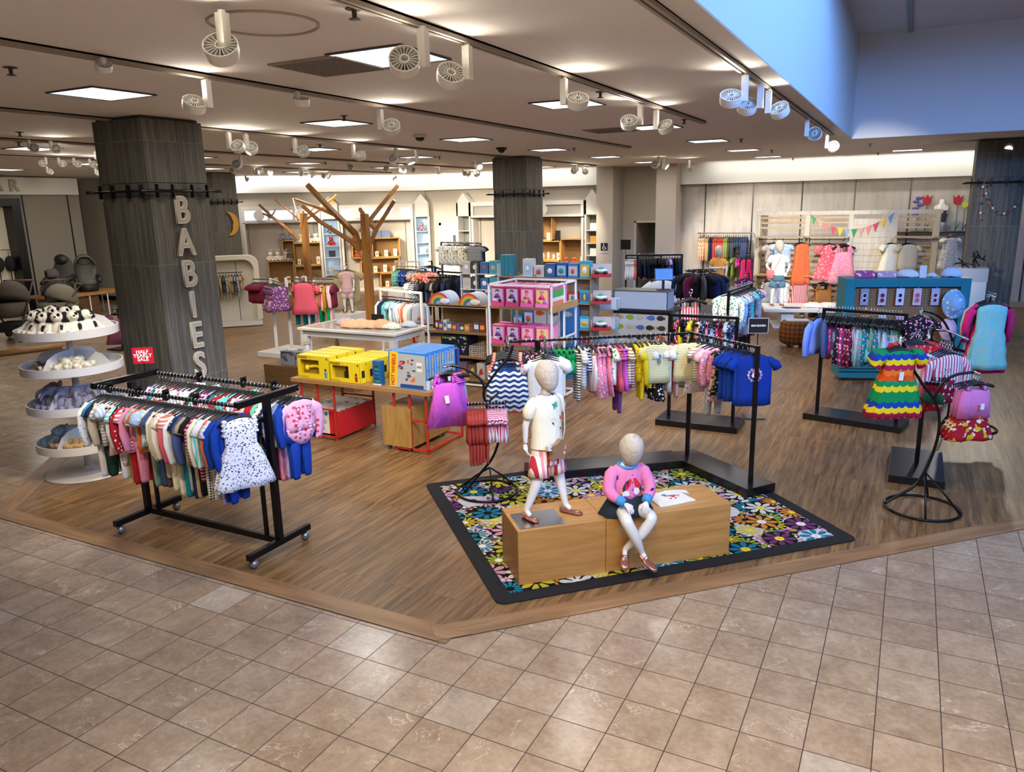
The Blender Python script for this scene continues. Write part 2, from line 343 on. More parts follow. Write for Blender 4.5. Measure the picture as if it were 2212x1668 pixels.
# ---------------------------------------------------------------- return grilles, sprinklers
GR = M('5b5148', .9)
for i, (px, py, lb) in enumerate([(712, 142, 'large grey ceiling return grille beside the nearest lit panel'), (1318, 281, 'dark ceiling return grille beside a lit panel behind the twin spotlights')]):
    p = at(px, py, CEIL); b = B(); b.box(-.28, -.28, -.012, .28, .28, -.002); t = thing('return_grille', lb, 'vent', (p.x, p.y, CEIL), 0, 'ceiling return grilles')
    g = N('grille_mesh', .9); n = g.noise(g.coord('Object'), 70, 2, .8); b.obj('grille', g.out(g.ramp(n, [(.35, '2f2a25'), (.6, '7b7066')])), t)
    b = B()
    for a in ((-.3, -.3, .3, -.28), (-.3, .28, .3, .3), (-.3, -.28, -.28, .28), (.28, -.28, .3, .28)): b.box(a[0], a[1], -.014, a[2], a[3], -.001)
    b.obj('frame', M('958879', .7), t)
b = B(); b.tube([(.29*cos(2*pi*k/40), .29*sin(2*pi*k/40), -.004) for k in range(40)], .008, 6, True); p = at(570, 50, CEIL)
tag(b.obj('ceiling_disc', M('a89b8c', .8), loc=(p.x, p.y, CEIL), smooth=True), 'round plain ring set in the nearest ceiling tiles behind the large spotlight', 'ceiling ring')
sk = B(); sk.lathe([(.045, 0), (.045, -.006), (.014, -.01), (.012, -.045), (.03, -.05), (.03, -.054), (.001, -.056)], 12); skm = sk.mesh('ceiling_sprinkler', M('3b3531', .5))
SPK = [(765, 18), (22, 145), (1297, 198), (743, 250), (1478, 258), (1601, 300), (1667, 324), (1240, 320), (691, 312), (40, 307), (42, 285), (703, 350), (1880, 310), (1897, 330), (1713, 341), (949, 338)]
for i, (px, py) in enumerate(SPK):
    p = at(px, py, CEIL); o = D.objects.new('ceiling_sprinkler', skm); o.location = (p.x, p.y, CEIL); COL.objects.link(o)
    sd = 'left' if px < 600 else 'middle' if px < 1300 else 'right'
    tag(o, 'small dark ceiling sprinkler, %s of sixteen across the ceiling from left to right' % nth(sorted(q[0] for q in SPK).index(px)), 'sprinkler', 'ceiling sprinklers')
for px, py, lb in ((907, 291, 'white dome with dark glass on the ceiling left of the central pillar'), (1083, 319, 'dark dome on the ceiling just above the central pillar')):
    p = at(px, py, CEIL); b = B(); b.lathe([(.10, 0), (.10, -.03), (.085, -.04)], 20); b.X = None
    t = thing('dome_camera', lb, 'security camera', (p.x, p.y, CEIL)); b.obj('housing', WHITE if px < 1000 else BLACK, t, smooth=True)
    b = B(); b.lathe([(.075, -.035), (.06, -.07), (.03, -.09), (.0001, -.095)], 20); b.obj('dome', M('100e0d', .1), t, smooth=True)
# ---------------------------------------------------------------- tracks and spotlights
TRK = M('8f8376', .5)
def track(x, y0, y1, lb, m=TRK):
    b = B(); b.box(x-.03, y0, -.035, x-.008, y1, 0); b.box(x+.008, y0, -.035, x+.03, y1, 0); b.box(x-.03, y0, -.012, x+.03, y1, 0)
    t = thing('light_track', lb, 'track', (0, 0, CEIL), 0, 'ceiling light tracks'); b.obj('rail', m, t)
    b = B(); b.box(x-.008, y0+.1, -.016, x+.008, y1-.1, -.0125); b.obj('slot', M('6a6058', .6), t)
track(-2.5, 2.6, 10.3, 'long light track running past the nearest lit panel')
track(-1.27, 3, 13.6, 'light track along the edge of the open ceiling well')
track(-4.74, 2.3, 14, 'light track crossing the front ceiling left of the nearest pillar')
track(-7.72, 2.5, 20, 'light track running to the central pillar')
track(-10.7, 5, 19, 'light track over the white table and wooden trees')
track(-13.7, 6, 19, 'light track near the far left of the ceiling')
b = B(); b.box(0, 16.88, -.035, 4.5, 16.94, 0); t = thing('light_track', 'short light track under the well in front of the right pillar', 'track', (0, 0, CEIL), 0, 'ceiling light tracks'); b.obj('rail', TRK, t)
def spot_meshes():
    st = B(); st.box(-.024, -.024, -.22, .024, .024, -.03); st.cyl((0, 0, -.03), (0, 0, -.018), .018, n=10)
    hd = B(); hd.lathe([(.085, -.045), (.098, -.04), (.104, .0), (.104, .045), (.096, .045), (.092, .0), (.085, -.02), (.001, -.02)], 36)
    fn = B()
    for k in range(20):
        a = 2*pi*k/20; fn.X = Matrix.Rotation(a, 4, 'Z'); fn.box(.030, -.0022, -.018, .094, .0022, .040)
    fn.X = None; fn.lathe([(.034, -.015), (.034, .044), (.026, .044), (.026, 0), (.001, 0)], 16)
    ln = B(); ln.lathe([(.001, -.046), (.07, -.046), (.085, -.044)], 20)
    return [x.mesh(n, m, sm) for x, n, m, sm in ((st, 'stem', WMET, False), (hd, 'head', WMET, False), (fn, 'fins', M('d8d8d4', .5), False), (ln, 'lens', M('fff0d0', .3, 0, 3.0), True))]
SM = spot_meshes()
SPL = D.lights.new('spot_beam', 'SPOT'); SPL.energy = 170; SPL.color = (1, .90, .74); SPL.spot_size = radians(52); SPL.spot_blend = .6; SPL.shadow_soft_size = .06
def spot(px, py, aim, lb, z=CEIL, ln=1.0, hx=None, power=1.0, sc=1.0, base=None):
    p = base if base is not None else at(px, py, z)
    t = thing('track_spotlight', lb, 'spotlight', (p.x, p.y, z-.02), 0, 'ceiling track spotlights')
    d = (Vector(aim)-Vector((p.x, p.y, z-.3*ln))).normalized()
    o = D.objects.new('stem', SM[0]); o.scale = (sc, sc, ln); COL.objects.link(o); o.parent = t
    hd = D.objects.new('head', SM[1]); COL.objects.link(hd); hd.parent = t
    side = Vector((hx[0]*.85, hx[1]*.85, 0)) if hx else Vector((-d.y, d.x, 0)).normalized()*.12
    q = (-d).to_track_quat('Z', 'Y'); hd.rotation_mode = 'QUATERNION'; hd.rotation_quaternion = q
    hd.location = (side.x*sc, side.y*sc, -.20*ln); hd.scale = (sc*.82,)*3
    for i, nm in ((2, 'fins'), (3, 'lens')):
        c = D.objects.new(nm, SM[i]); COL.objects.link(c); c.parent = hd
    if power:
        c = D.objects.new('spot_beam', SPL if power == 1 else SPLH if power == 2 else SPF); COL.objects.link(c); c.parent = hd; c.location = (0, 0, -.07)
        if power == 1: u = D.objects.new('rear_glow', UPL); COL.objects.link(u); u.parent = hd; u.location = (0, 0, .06); u.rotation_euler = (pi, 0, 0)
    return t
UPL = SPL.copy(); UPL.energy = 9; UPL.spot_size = radians(150); UPL.spot_blend = 1; SPLH = SPL.copy(); SPLH.energy = 80; SPLH.spot_size = radians(60)
SPF = SPL.copy(); SPF.energy = 650; SPF.spot_size = radians(44)
R_, U_ = Vector((.887, .461, 0)), Vector((-.461, .887, 0))
def hs_(r, f=0.0): v = R_*r + U_*f; return (v.x, v.y)
# (px,py of the ceiling mount, aim point, head offset to the right/left)
spot(500, 6, (-5.5, 6.2, 0), 'largest spotlight, cut by the top edge over the front left', hx=hs_(-.02), base=Vector((-3.08, 2.95, CEIL)))
spot(912, 40, (-5.0, 7.6, .8), 'white spotlight hanging in front of the nearest lit panel', hx=hs_(-.125))
spot(1008, 80, (-4.9, 6.6, .8), 'white spotlight hanging right of the nearest lit panel', hx=hs_(-.125))
spot(443, 158, (-6.6, 5.2, .6), 'spotlight with round head left of its stem above the nearest pillar', hx=hs_(-.125))
spot(1218, 155, (-3.4, 7.4, .8), 'spotlight whose round head sits before the second lit panel', hx=hs_(.125))
spot(1384, 215, (-3.3, 10.2, .8), 'left of the two spotlights at the end of the long track', hx=hs_(-.13))
spot(1418, 228, (-2.0, 10.6, .8), 'right of the two spotlights at the end of the long track', hx=hs_(.12))
spot(1611, 148, (-1.9, 8.6, .5), 'blue-lit spotlight with large head left of its stem at the well edge', hx=hs_(-.125), power=1)
spot(1645, 168, (-2.2, 9.5, .5), 'middle of three clustered spotlights at the well edge', hx=hs_(-.11, .06), power=2)
spot(1662, 183, (-.4, 10, .7), 'right of three clustered spotlights at the well edge', hx=hs_(.125), power=1)
spot(1745, 250, (-.6, 18.3, 1.3), 'spotlight with steeply tilted head beside the well corner', hx=hs_(.12), power=3)
spot(1788, 285, (-2.3, 18.3, 1.3), 'small spotlight partly behind the tilted one at the well corner', hx=hs_(.12), power=3)
spot(2172, 298, (.8, 12.4, .6), 'blue-white spotlight hanging before the right pillar', hx=hs_(.02, -.12), power=1, ln=.8)
spot(820, 225, (-6.4, 9.0, .8), 'lone spotlight with small round head between the front lit panels', hx=hs_(.125))
spot(492, 278, (-9, 10.5, .8), 'left of two spotlights just right of the nearest pillar', hx=hs_(.12))
spot(530, 282, (-10, 10.3, 1), 'right of two spotlights just right of the nearest pillar', hx=hs_(.06))
spot(636, 292, (-8.8, 12.4, .7), 'spotlight with dark round head above the smaller wooden tree', hx=hs_(.12))
spot(762, 305, (-8.4, 11.8, .7), 'spotlight with dark round head above the taller wooden tree', hx=hs_(.12))
spot(899, 320, (-6.9, 11.5, 1), 'spotlight before the lit panel left of the central pillar', hx=hs_(-.12))
spot(854, 314, (-8.2, 14, 1), 'small tilted spotlight left of the one before the lit panel', hx=hs_(-.05), power=2)
spot(518, 328, (-12.5, 15, 1), 'spotlight with small head above the crescent moon pillar', hx=hs_(-.09), power=2)
spot(1027, 335, (-5.4, 12, 1), 'small spotlight just left of the central pillar', hx=hs_(.08), power=2)
spot(1350, 368, (-7.2, 21.9, 1.6), 'lit spotlight over the doorway between the two wall columns', hx=hs_(0, .05), power=2, ln=.6)
spot(1423, 333, (-3.9, 21.4, 1.3), 'left of two small spotlights over the far wall column', hx=hs_(-.09), power=3)
spot(1433, 337, (-2.4, 17.2, 1.4), 'right of two small spotlights over the far wall column', hx=hs_(.07))
spot(1490, 342, (-4.6, 21.3, 1.2), 'small spotlight over the grey panel wall edge', hx=hs_(.02))
spot(1247, 353, (-9.2, 21.4, 1.4), 'left of two spotlights right of the central pillar', hx=hs_(-.1), ln=.8)
spot(1260, 356, (-9.0, 21.4, 1.0), 'right of two spotlights right of the central pillar', hx=hs_(.06), ln=.8)
spot(640, 190, (-5.6, 5.9, .5), 'small boxy fixture with short angled head on the front track', hx=hs_(.05), ln=.45, sc=.8, power=2)
spot(220, 115, (-6.8, 4.6, .5), 'small plain fixture on the track near the left edge', hx=hs_(0), ln=.3, sc=.6, power=2)
far = [(505, 352), (548, 357), (567, 357), (580, 359), (653, 361), (666, 362), (676, 365), (695, 367), (712, 369), (752, 345), (838, 349), (863, 352), (876, 353), (888, 353), (950, 357), (1000, 362), (1015, 364), (1025, 365), (855, 375), (530, 375), (1035, 366)]
for i, (px, py) in enumerate(far):
    spot(px, py+2, (-16+(px-500)/95, 19.3+(px-500)/330, 1.6), 'small far spotlight, %s from the left of those before the nursery wall' % nth(sorted(q[0] for q in far).index(px)), hx=hs_(.07 if i % 2 else -.07), ln=.6, sc=.75, power=(0, 3, 1)[i % 3])
lf = [(60, 296), (108, 298), (97, 335), (125, 336), (158, 337), (192, 339), (100, 356), (205, 360), (205, 322)]
for i, (px, py) in enumerate(lf):
    spot(px, py, (-20.2, 13+i*.3, 1), 'small spotlight, %s from the left of those left of the nearest pillar' % nth(sorted(q[0]+q[1]/1e4 for q in lf).index(px+py/1e4)), hx=hs_(.1 if i != 2 else -.1), ln=.6, sc=.7, power=(1 if i in (1, 3, 5) else 0))
# spot beams without lamps, added out of view, aimed at the front displays
for i, (bx, by, aim, w) in enumerate([(-2.5, 2.55, (-2.2, 4.9, .9), 55), (-1.27, 3.15, (-1.75, 5.2, .5), 70), (-2.5, 1.9, (-4.6, 4.1, .8), 150), (-1.27, 2.4, (-2.9, 6.3, .8), 150), (-1.27, 3.7, (.2, 7.2, .8), 130), (-4.74, 1.9, (-5.6, 4.0, .8), 110)]):
    l = SPL.copy(); l.energy = w; l.spot_size = radians(48); o = D.objects.new('display_fill_beam', l); o.location = (bx, by, CEIL-.25); COL.objects.link(o); o.rotation_mode = 'QUATERNION'; o.rotation_quaternion = (Vector((bx, by, CEIL-.25))-Vector(aim)).to_track_quat('Z', 'Y')
# ---------------------------------------------------------------- pillars
def pillar(x, y, s, lb, ring=2.85, ext=.14, bars=True):
    t = thing('wood_clad_pillar', lb, 'pillar', (x, y, 0)); b = B(); b.box(0, 0, 0, s, s, ring-.09); b.box(.0, .0, ring+.09, s, s, CEIL-.03); b.box(.012, .012, ring-.1, s-.012, s-.012, ring+.1)
    b.obj('cladding', PLANK, t, bev=.004); b = B(); b.box(.03, .03, CEIL-.04, s-.03, s-.03, CEIL-.004); b.obj('cap', M('4c4a44', .8), t)
    b = B(); e = .05
    for f in (-e, s+e): b.cyl((-ext, f, ring), (s+ext, f, ring), .016, n=10)
    for f in (-e, s+e): b.cyl((f, -ext, ring+.0), (f, s+ext, ring+.0), .016, n=10)
    b.obj('pipe_rail', BLKMET, t, smooth=True)
    b = B()
    for f in (.06, s*.33, s*.66, s-.06): b.box(f-.007, -e-.02, ring-.07, f+.007, -e+.02, ring+.07); b.box(f-.005, -e, ring-.006, f+.005, .012, ring+.006); b.box(s+e-.02, f-.007, ring-.07, s+e+.02, f+.007, ring+.07); b.box(s-.012, f-.005, ring-.006, s+e, f+.005, ring+.006)
    b.obj('brackets', BLKMET, t); return t
PL = pillar(-7.99, 5.66, .78, 'nearest wood-clad pillar carrying the tall letters')
PM = pillar(-17.2, 14.85, .78, 'wood-clad pillar with the crescent moon behind the nearest pillar')
PC = pillar(-8.1, 14.9, .80, 'plain wood-clad pillar in the middle of the store')
PR = pillar(.92, 16.8, .80, 'wood-clad pillar at the right edge behind the teal fixture')
# ---------------------------------------------------------------- cloth
_F = {}
def fab(h1, pat='plain', h2='ffffff', sc=1.0, h3=None):
    k = (h1, pat, h2, sc, h3)
    if k in _F: return _F[k]
    g = N('cloth_%s_%s' % (pat, h1), .85, .2); c = g.coord('Object'); a, b2 = hexc(h1), hexc(h2); sp = g.n('SeparateXYZ'); g.l(c, sp.inputs[0]); X, Y, Z = sp.outputs
    if pat == 'plain':
        col = g.mix(g.noise(c, 18, 2), a, tuple(q*.88 for q in a[:3])+(1,))
    elif pat in ('stripe', 'vstripe'):
        q = g.math('FRACT', g.math('MULTIPLY', Z if pat == 'stripe' else X, 38*sc)); col = g.mix(g.math('GREATER_THAN', q, .5), a, b2)
        if h3: q2 = g.math('FRACT', g.math('MULTIPLY', Z if pat == 'stripe' else X, 19*sc)); col = g.mix(g.math('GREATER_THAN', q2, .75), col, hexc(h3))
    elif pat == 'dots':
        v = g.n('TexVoronoi', iScale=30*sc, iRandomness=.5); g.l(c, v.inputs['Vector']); col = g.mix(g.math('LESS_THAN', v.outputs[0], .3), a, b2)
    elif pat == 'floral':
        v = g.n('TexVoronoi', iScale=34*sc); g.l(c, v.inputs['Vector']); n = g.noise(c, 60*sc, 2)
        f = g.math('LESS_THAN', g.math('ADD', v.outputs[0], n), .82); col = g.mix(f, a, b2)
        if h3: n2 = g.noise(c, 26*sc, 1); col = g.mix(g.math('GREATER_THAN', n2, .6), col, hexc(h3))
    elif pat == 'gingham':
        f1 = g.math('GREATER_THAN', g.math('FRACT', g.math('MULTIPLY', X, 45*sc)), .5); f2 = g.math('GREATER_THAN', g.math('FRACT', g.math('MULTIPLY', Z, 45*sc)), .5)
        col = g.mix(g.math('MULTIPLY', g.math('ADD', f1, f2), .5), a, b2)
    elif pat == 'wave':
        z = g.math('ADD', Z, g.math('MULTIPLY', g.math('SINE', g.math('MULTIPLY', X, 95)), .006)); q = g.math('FRACT', g.math('MULTIPLY', z, 26*sc)); col = g.mix(g.math('GREATER_THAN', q, .5), a, b2)
        if h3: col = g.mix(g.math('LESS_THAN', z, -.462), col, hexc(h3))
    elif pat == 'scallop':
        u = g.math('MULTIPLY', g.math('SUBTRACT', g.math('FRACT', g.math('MULTIPLY', X, 16)), .5), 2); arc = g.math('MULTIPLY', g.math('SQRT', g.math('SUBTRACT', 1.02, g.math('MULTIPLY', u, u))), .024)
        row = g.math('FLOOR', g.math('DIVIDE', g.math('ADD', Z, arc), -.044)); r = g.math('FRACT', g.math('DIVIDE', row, 9.0))
        col = g.ramp(r, [(0, '0f8a4a'), (.11, '1a3f9a'), (.22, '4fb8d8'), (.33, 'f2d21c'), (.44, 'b01a4a'), (.55, 'f07818'), (.66, 'e8501a'), (.77, '0e8f50'), (.88, 'f2d21c')], 'CONSTANT')
    fo = g.n('TexNoise', iScale=1.0, iDetail=3.0, iDistortion=.6); g.l(g.coord('Object', scale=(34, 34, 7)), fo.inputs['Vector']); m = _F[k] = g.out(col, fo.outputs[0], .55, .02); return m
def srow(n, z, w, t, amp=0, nr=0, ph=0, cx=0, cy=0):
    out = []
    for k in range(n):
        a = 2*pi*k/n; c, s = cos(a), sin(a); r = 1+amp/max(w, .02)*sin(nr*a+ph)
        out.append((cx+w*r*(abs(c)**.75)*(1 if c > 0 else -1), cy+(t+amp*sin(nr*a+ph+1))*s*1.0+amp*.8*sin(nr*a*.5+ph), z))
    return out
def G_tee(b, L=.44, w=.145, sl='short', fl=0, n=16, ph=0, waist=1.0):
    z0 = -.078
    rows = [(z0, .055, .010), (z0-.008, .085, .018), (z0-.026, w*.93, .028), (z0-.07, w, .034), (z0-L*.45, w*waist, .036), (z0-L*.8, w*(waist+fl*.6)+.002, .04), (z0-L, w*(waist+fl)+.004, .042)]
    b.rings([srow(n, z, ww, t, .004+.004*(i > 4)+fl*.012*(i > 4), 5, ph) for i, (z, ww, t) in enumerate(rows)])
    zs = z0-.04
    for s in (-1, 1):
        if sl == 'short': b.tube([(s*w*.75, 0, zs), (s*(w+.03), .004, zs-.045), (s*(w+.052), .008, zs-.085)], [.036, .042, .046], 8, flat=.8)
        if sl == 'puff': b.tube([(s*w*.75, 0, zs), (s*(w+.03), 0, zs-.02), (s*(w+.055), 0, zs-.055), (s*(w+.045), 0, zs-.075)], [.03, .05, .052, .03], 8)
        if sl == 'long': b.tube([(s*w*.75, 0, zs), (s*(w+.035), .006, zs-.06), (s*(w+.05), .012, zs-.17), (s*(w+.035), .02, zs-.30), (s*(w+.03), .02, zs-.315)], [.038, .044, .040, .034, .028], 8, flat=.6)
        if sl == 'frill':
            for j in range(4): b.ell(s*(w-.005+.006*j), 0, zs+.012-.026*j, .02, .035, .016, 8, 4)
def legs(b, z, w, L, r0=.06, r1=.035, cuff=True, sep=.055):
    for s in (-1, 1):
        pts = [(s*sep*.9, 0, z), (s*(sep+.006), .004, z-L*.5), (s*(sep+.010), 0, z-L*.93)]; rr = [r0, (r0+r1)/2, r1]
        if cuff: pts.append((s*(sep+.010), 0, z-L)); rr.append(r1*.8)
        b.tube(pts, rr, 10, flat=.5)
def G_pants(b, z0=-.10, L=.42, short=False, w=.11):
    b.rings([srow(14, z0, w*.9, .022), srow(14, z0-.02, w*.92, .026), srow(14, z0-.10, w*1.04, .04, .003, 4)])
    if short: legs(b, z0-.09, w, .13, .064, .068, False)
    else: legs(b, z0-.09, w, L, .062, .042)
def G_onesie(b, leg='open', sl='short', w=.135):
    G_tee(b, .24, w, sl); z = -.078-.24
    b.rings([srow(14, z+.02, w, .04, .003, 4), srow(14, z-.03, w*.95, .042, .004, 5), srow(14, z-.07, w*.72, .038), srow(14, z-.115, w*.28, .022)])
    if leg == 'pants': legs(b, z-.03, w, .26, .06, .040)
    elif leg == 'shorts': legs(b, z-.02, w, .10, .064, .06, False)
def G_dress(b, L=.55, w=.13, sl='frill', waist=.20, flare=2.0, rip=9, ph=0, tiers=0):
    z0 = -.078; n = 28
    rows = [(z0, .05, .010, 0), (z0-.01, .08, .018, 0), (z0-.028, w*.9, .028, 0), (z0-.08, w*.92, .034, .001), (z0-waist, w*.88, .034, .003)]
    m = 6
    for i in range(1, m+1):
        f = i/m; k = 1+(flare-1)*(f**.8); bump = .008*((i % 2) if tiers else 0); rows.append((z0-waist-(L-waist)*f, w*.88*k+bump, .036+.035*f+bump, .003+.014*f))
    b.rings([srow(n, z, ww, t, a, rip, ph) for z, ww, t, a in rows])
    zs = z0-.035
    for s in (-1, 1):
        if sl == 'frill':
            for j in range(6): b.ell(s*(w*.82+.008*(j % 2)), 0, zs+.02-.02*j, .022, .03, .014, 8, 4)
        if sl == 'puff': b.tube([(s*w*.7, 0, zs), (s*(w+.025), 0, zs-.02), (s*(w+.05), 0, zs-.06), (s*(w+.045), 0, zs-.085), (s*(w+.055), 0, zs-.10)], [.034, .05, .054, .034, .044], 10)
        if sl == 'short': b.tube([(s*w*.75, 0, zs), (s*(w+.03), 0, zs-.04), (s*(w+.045), 0, zs-.08)], [.034, .04, .042], 8, flat=.8)
        if sl == 'long': b.tube([(s*w*.75, 0, zs), (s*(w+.04), .0, zs-.07), (s*(w+.06), .012, zs-.20), (s*(w+.05), .02, zs-.36)], [.038, .042, .036, .028], 8, flat=.8)
def G_tank(b, L=.34, w=.125, fl=.1, frill=False, ph=0, slim=.04):
    z0 = -.16
    b.rings([srow(18, z0+.0, w*.85, .02), srow(18, z0-.02, w*.9, .026), srow(18, z0-.12, w, .034, .003, 5, ph), srow(18, z0-L, w*(1+fl), .042, .006+.02*fl, 6, ph)])
    for s in (-1, 1): b.tube([(s*w*.52, .015, z0), (s*w*.56, 0, -.088), (s*w*.52, -.015, z0)], [.018, .02, .018], 6, flat=.4)
    if frill:
        for s in (-1, 1):
            for j in range(5): b.ell(s*(w*.62+.008*j), 0, -.088-.018*j, .022, .028, .013, 8, 4)
def G_swim(b, w=.10, ph=0):
    z0 = -.15
    b.rings([srow(14, z0, w*.8, .018), srow(14, z0-.05, w*.9, .026), srow(14, z0-.14, w*.8, .028), srow(14, z0-.22, w*.98, .034), srow(14, z0-.27, w*.7, .03), srow(14, z0-.32, w*.2, .02)])
    for s in (-1, 1): b.tube([(s*w*.5, .012, z0), (s*w*.62, 0, -.088), (s*w*.5, -.012, z0)], [.01, .011, .01], 6)
def G_skort(b):
    G_pants(b, short=True)
KM = {}
def gm(kind, var=0):
    k = (kind, var)
    if k in KM: return KM[k]
    b = B(); ph = var*1.7
    {'tee': lambda: G_tee(b, .36+.02*var, ph=ph), 'bigtee': lambda: G_tee(b, .46, .17, ph=ph), 'longtee': lambda: G_tee(b, .34, sl='long', ph=ph), 'tunic': lambda: G_tee(b, .42, .135, sl='frill', fl=.35, ph=ph),
     'bubbletop': lambda: G_tee(b, .30, .14, sl='puff', fl=.1, ph=ph), 'onesie': lambda: G_onesie(b), 'romper': lambda: G_onesie(b, 'pants', 'long'), 'shortall': lambda: G_onesie(b, 'shorts'),
     'longbody': lambda: G_onesie(b, 'open', 'long'), 'pants': lambda: G_pants(b), 'shorts': lambda: G_pants(b, short=True), 'dress': lambda: G_dress(b, .52, ph=ph), 'puffdress': lambda: G_dress(b, .56, .14, 'puff', .20, 1.85, 8, ph, 1),
     'sundress': lambda: G_tank(b, .40, .125, .55, True, ph), 'tank': lambda: G_tank(b, ph=ph), 'crochet': lambda: G_tank(b, .32, .15, .12, False, ph), 'swim': lambda: G_swim(b), 'longdress': lambda: G_dress(b, .72, .15, 'short', .24, 1.7, 8, ph),
     'maxi': lambda: G_dress(b, .80, .14, 'none', .18, 1.5, 8, ph), 'sleevedress': lambda: G_dress(b, .70, .15, 'long', .24, 1.6, 7, ph, 1), 'tankdress': lambda: G_dress(b, .62, .145, 'none', .26, 1.45, 7, ph, 1), 'jacket': lambda: G_tee(b, .40, .16, sl='long', ph=ph)}[kind]()
    me = b.mesh(KN.get(kind, kind), fab('ffffff'), True); bm = bmesh.new(); bm.from_mesh(me); bmesh.ops.recalc_face_normals(bm, faces=bm.faces); bm.to_mesh(me); bm.free()
    KM[k] = me; return me
KN = dict(tee='tee_shirt', bigtee='tee_shirt', longtee='long_sleeved_shirt', tunic='tunic', bubbletop='puff_sleeved_blouse', onesie='bodysuit', romper='footless_romper', shortall='short_romper', longbody='long_sleeved_bodysuit', pants='trousers', shorts='shorts',
          dress='frilled_dress', puffdress='puff_sleeved_dress', sundress='strappy_dress', tank='sleeveless_vest', crochet='knitted_vest', swim='swimsuit', longdress='long_dress', maxi='long_sleeveless_dress', sleevedress='long_sleeved_dress', tankdress='tiered_sleeveless_dress', jacket='jacket')
KL = dict(tee='tee', bigtee='tee', longtee='long-sleeved shirt', tunic='tunic', bubbletop='puff-sleeved top', onesie='bodysuit', romper='romper', shortall='short romper', longbody='long-sleeved bodysuit', pants='trousers', shorts='shorts', dress='frilled dress',
          puffdress='puff-sleeved dress', sundress='strappy dress', tank='tank top', crochet='knitted vest', swim='swimsuit', longdress='long dress', maxi='sleeveless dress', sleevedress='long-sleeved dress', tankdress='tiered dress', jacket='jacket')
KC = dict(dress='dress', puffdress='dress', sundress='dress', longdress='dress', maxi='dress', sleevedress='dress', tankdress='dress', pants='trousers', shorts='shorts', swim='swimsuit', romper='romper', shortall='romper', onesie='bodysuit', longbody='bodysuit', jacket='jacket')
hb = B(); hb.tube([(-.155, 0, -.118), (-.11, 0, -.10), (-.04, 0, -.078), (0, 0, -.070), (.04, 0, -.078), (.11, 0, -.10), (.155, 0, -.118)], [.010, .012, .013, .014, .013, .012, .010], 6); hb.box(-.035, -.004, -.10, .035, .004, -.062); HGM = hb.mesh('hanger', BLKPL, True)
hk = B(); hk.tube([(.018*cos(a), 0, .004+.018*sin(a)) for a in [radians(q) for q in range(-150, 91, 30)][::-1]][::-1], .0028, 6); hk.tube([(0, 0, -.014), (0, 0, -.07)], .003, 6); HKM = hk.mesh('hook', CHROME, True)
cb = B(); cb.box(-.11, -.003, -.112, .11, .003, -.098); cb.box(-.10, -.01, -.125, -.08, .01, -.095); cb.box(.08, -.01, -.125, .10, .01, -.095); cb.box(-.02, -.004, -.1, .02, .004, -.062); CLM = cb.mesh('hanger', BLKPL)
tgm = B().box(-.018, -.001, -.07, .018, .001, 0).mesh('price_tag', M('e9e4d6', .6))
def ln_(n, me, par, loc=None, mat=None, sc=None, rot=None):
    o = D.objects.new(n, me); COL.objects.link(o); o.parent = par
    if loc: o.location = loc
    if mat: setmat(o, mat)
    if sc: o.scale = (sc,)*3
    if rot: o.rotation_euler = rot
    return o
def garment(kind, loc, rz, mat, label, group, under=None, tagp=False, sc=1.0, var=0, hang=True, cat=None, tilt=0):
    o = D.objects.new(KN[kind], gm(kind, var)); COL.objects.link(o); setmat(o, mat)
    o.location = loc; o.rotation_euler = (tilt, 0, rz); o.scale = (sc,)*3
    tag(o, label, cat or KC.get(kind, 'shirt'), group)
    if hang:
        c = ln_('hanger', CLM if kind in ('pants', 'shorts') else HGM, o, sc=1/sc if sc < 1 else 1); ln_('hook', HKM, c)
    if under:
        uk, um = under; u = ln_(KN[uk], gm(uk), o, (0, .012, -.17), um, .92)
    if tagp: ln_('price_tag', tgm, o, (random.uniform(-.04, .06), -.06, -.2-random.random()*.1), rot=(0, random.uniform(-.2, .2), 0))
    return o
# colour words -> cloth
CW = {'white': 'e9e6de', 'cream': 'e6dcbc', 'ivory': 'ece4cc', 'beige': 'cfbfa0', 'tan': 'b89a6c', 'light blue': 'a9c4dc', 'teal blue': '3f86a6', 'navy': '1c2848', 'slate blue': '47547a', 'royal blue': '17409c', 'red': 'ae1e2a', 'coral': 'e0745a', 'pink': 'e88fa8',
      'coral pink': 'd85a6c', 'hot pink': 'cc2c70', 'pale pink': 'ecbcb8', 'grey': 'a8a8a4', 'dark grey': '4a4c50', 'black': '141416', 'dark green': '1f4030', 'green': '0f9a50', 'mint': '6fd0bc', 'sage green': '7d9484', 'mustard': 'a9842c', 'yellow': 'ecd024', 'brown': '5a4438',
      'orange': 'dd6a38', 'purple': '6e4078', 'magenta': 'c85ab8', 'burgundy': '6e1c34', 'olive': '75703c', 'teal': '128088', 'turquoise': '66b4ae', 'lilac': 'c0a8d0', 'denim blue': '35506e', 'lime': '84984a', 'sky blue': '78b4e0', 'rust': 'b8483c', 'peach': 'f2b898', 'khaki': 'a89a78'}
def cloth(spec):
    # "colour" or "colour+colour2:pattern"
    if ':' in spec:
        cs, p = spec.split(':'); q = [CW[x] for x in cs.split('+')]; sc = 1.0
        return fab(q[0], p, q[1] if len(q) > 1 else 'ffffff', sc, q[2] if len(q) > 2 else None)
    return fab(CW[spec])
PWORD = {'stripe': 'striped', 'vstripe': 'striped', 'dots': 'spotted', 'floral': 'patterned', 'gingham': 'checked', 'wave': 'wavy striped', 'scallop': 'scalloped'}
def cname(spec):
    if ':' in spec:
        cs, p = spec.split(':'); q = cs.split('+')[:2]; return ' and '.join(q)+' '+PWORD[p]
    return spec
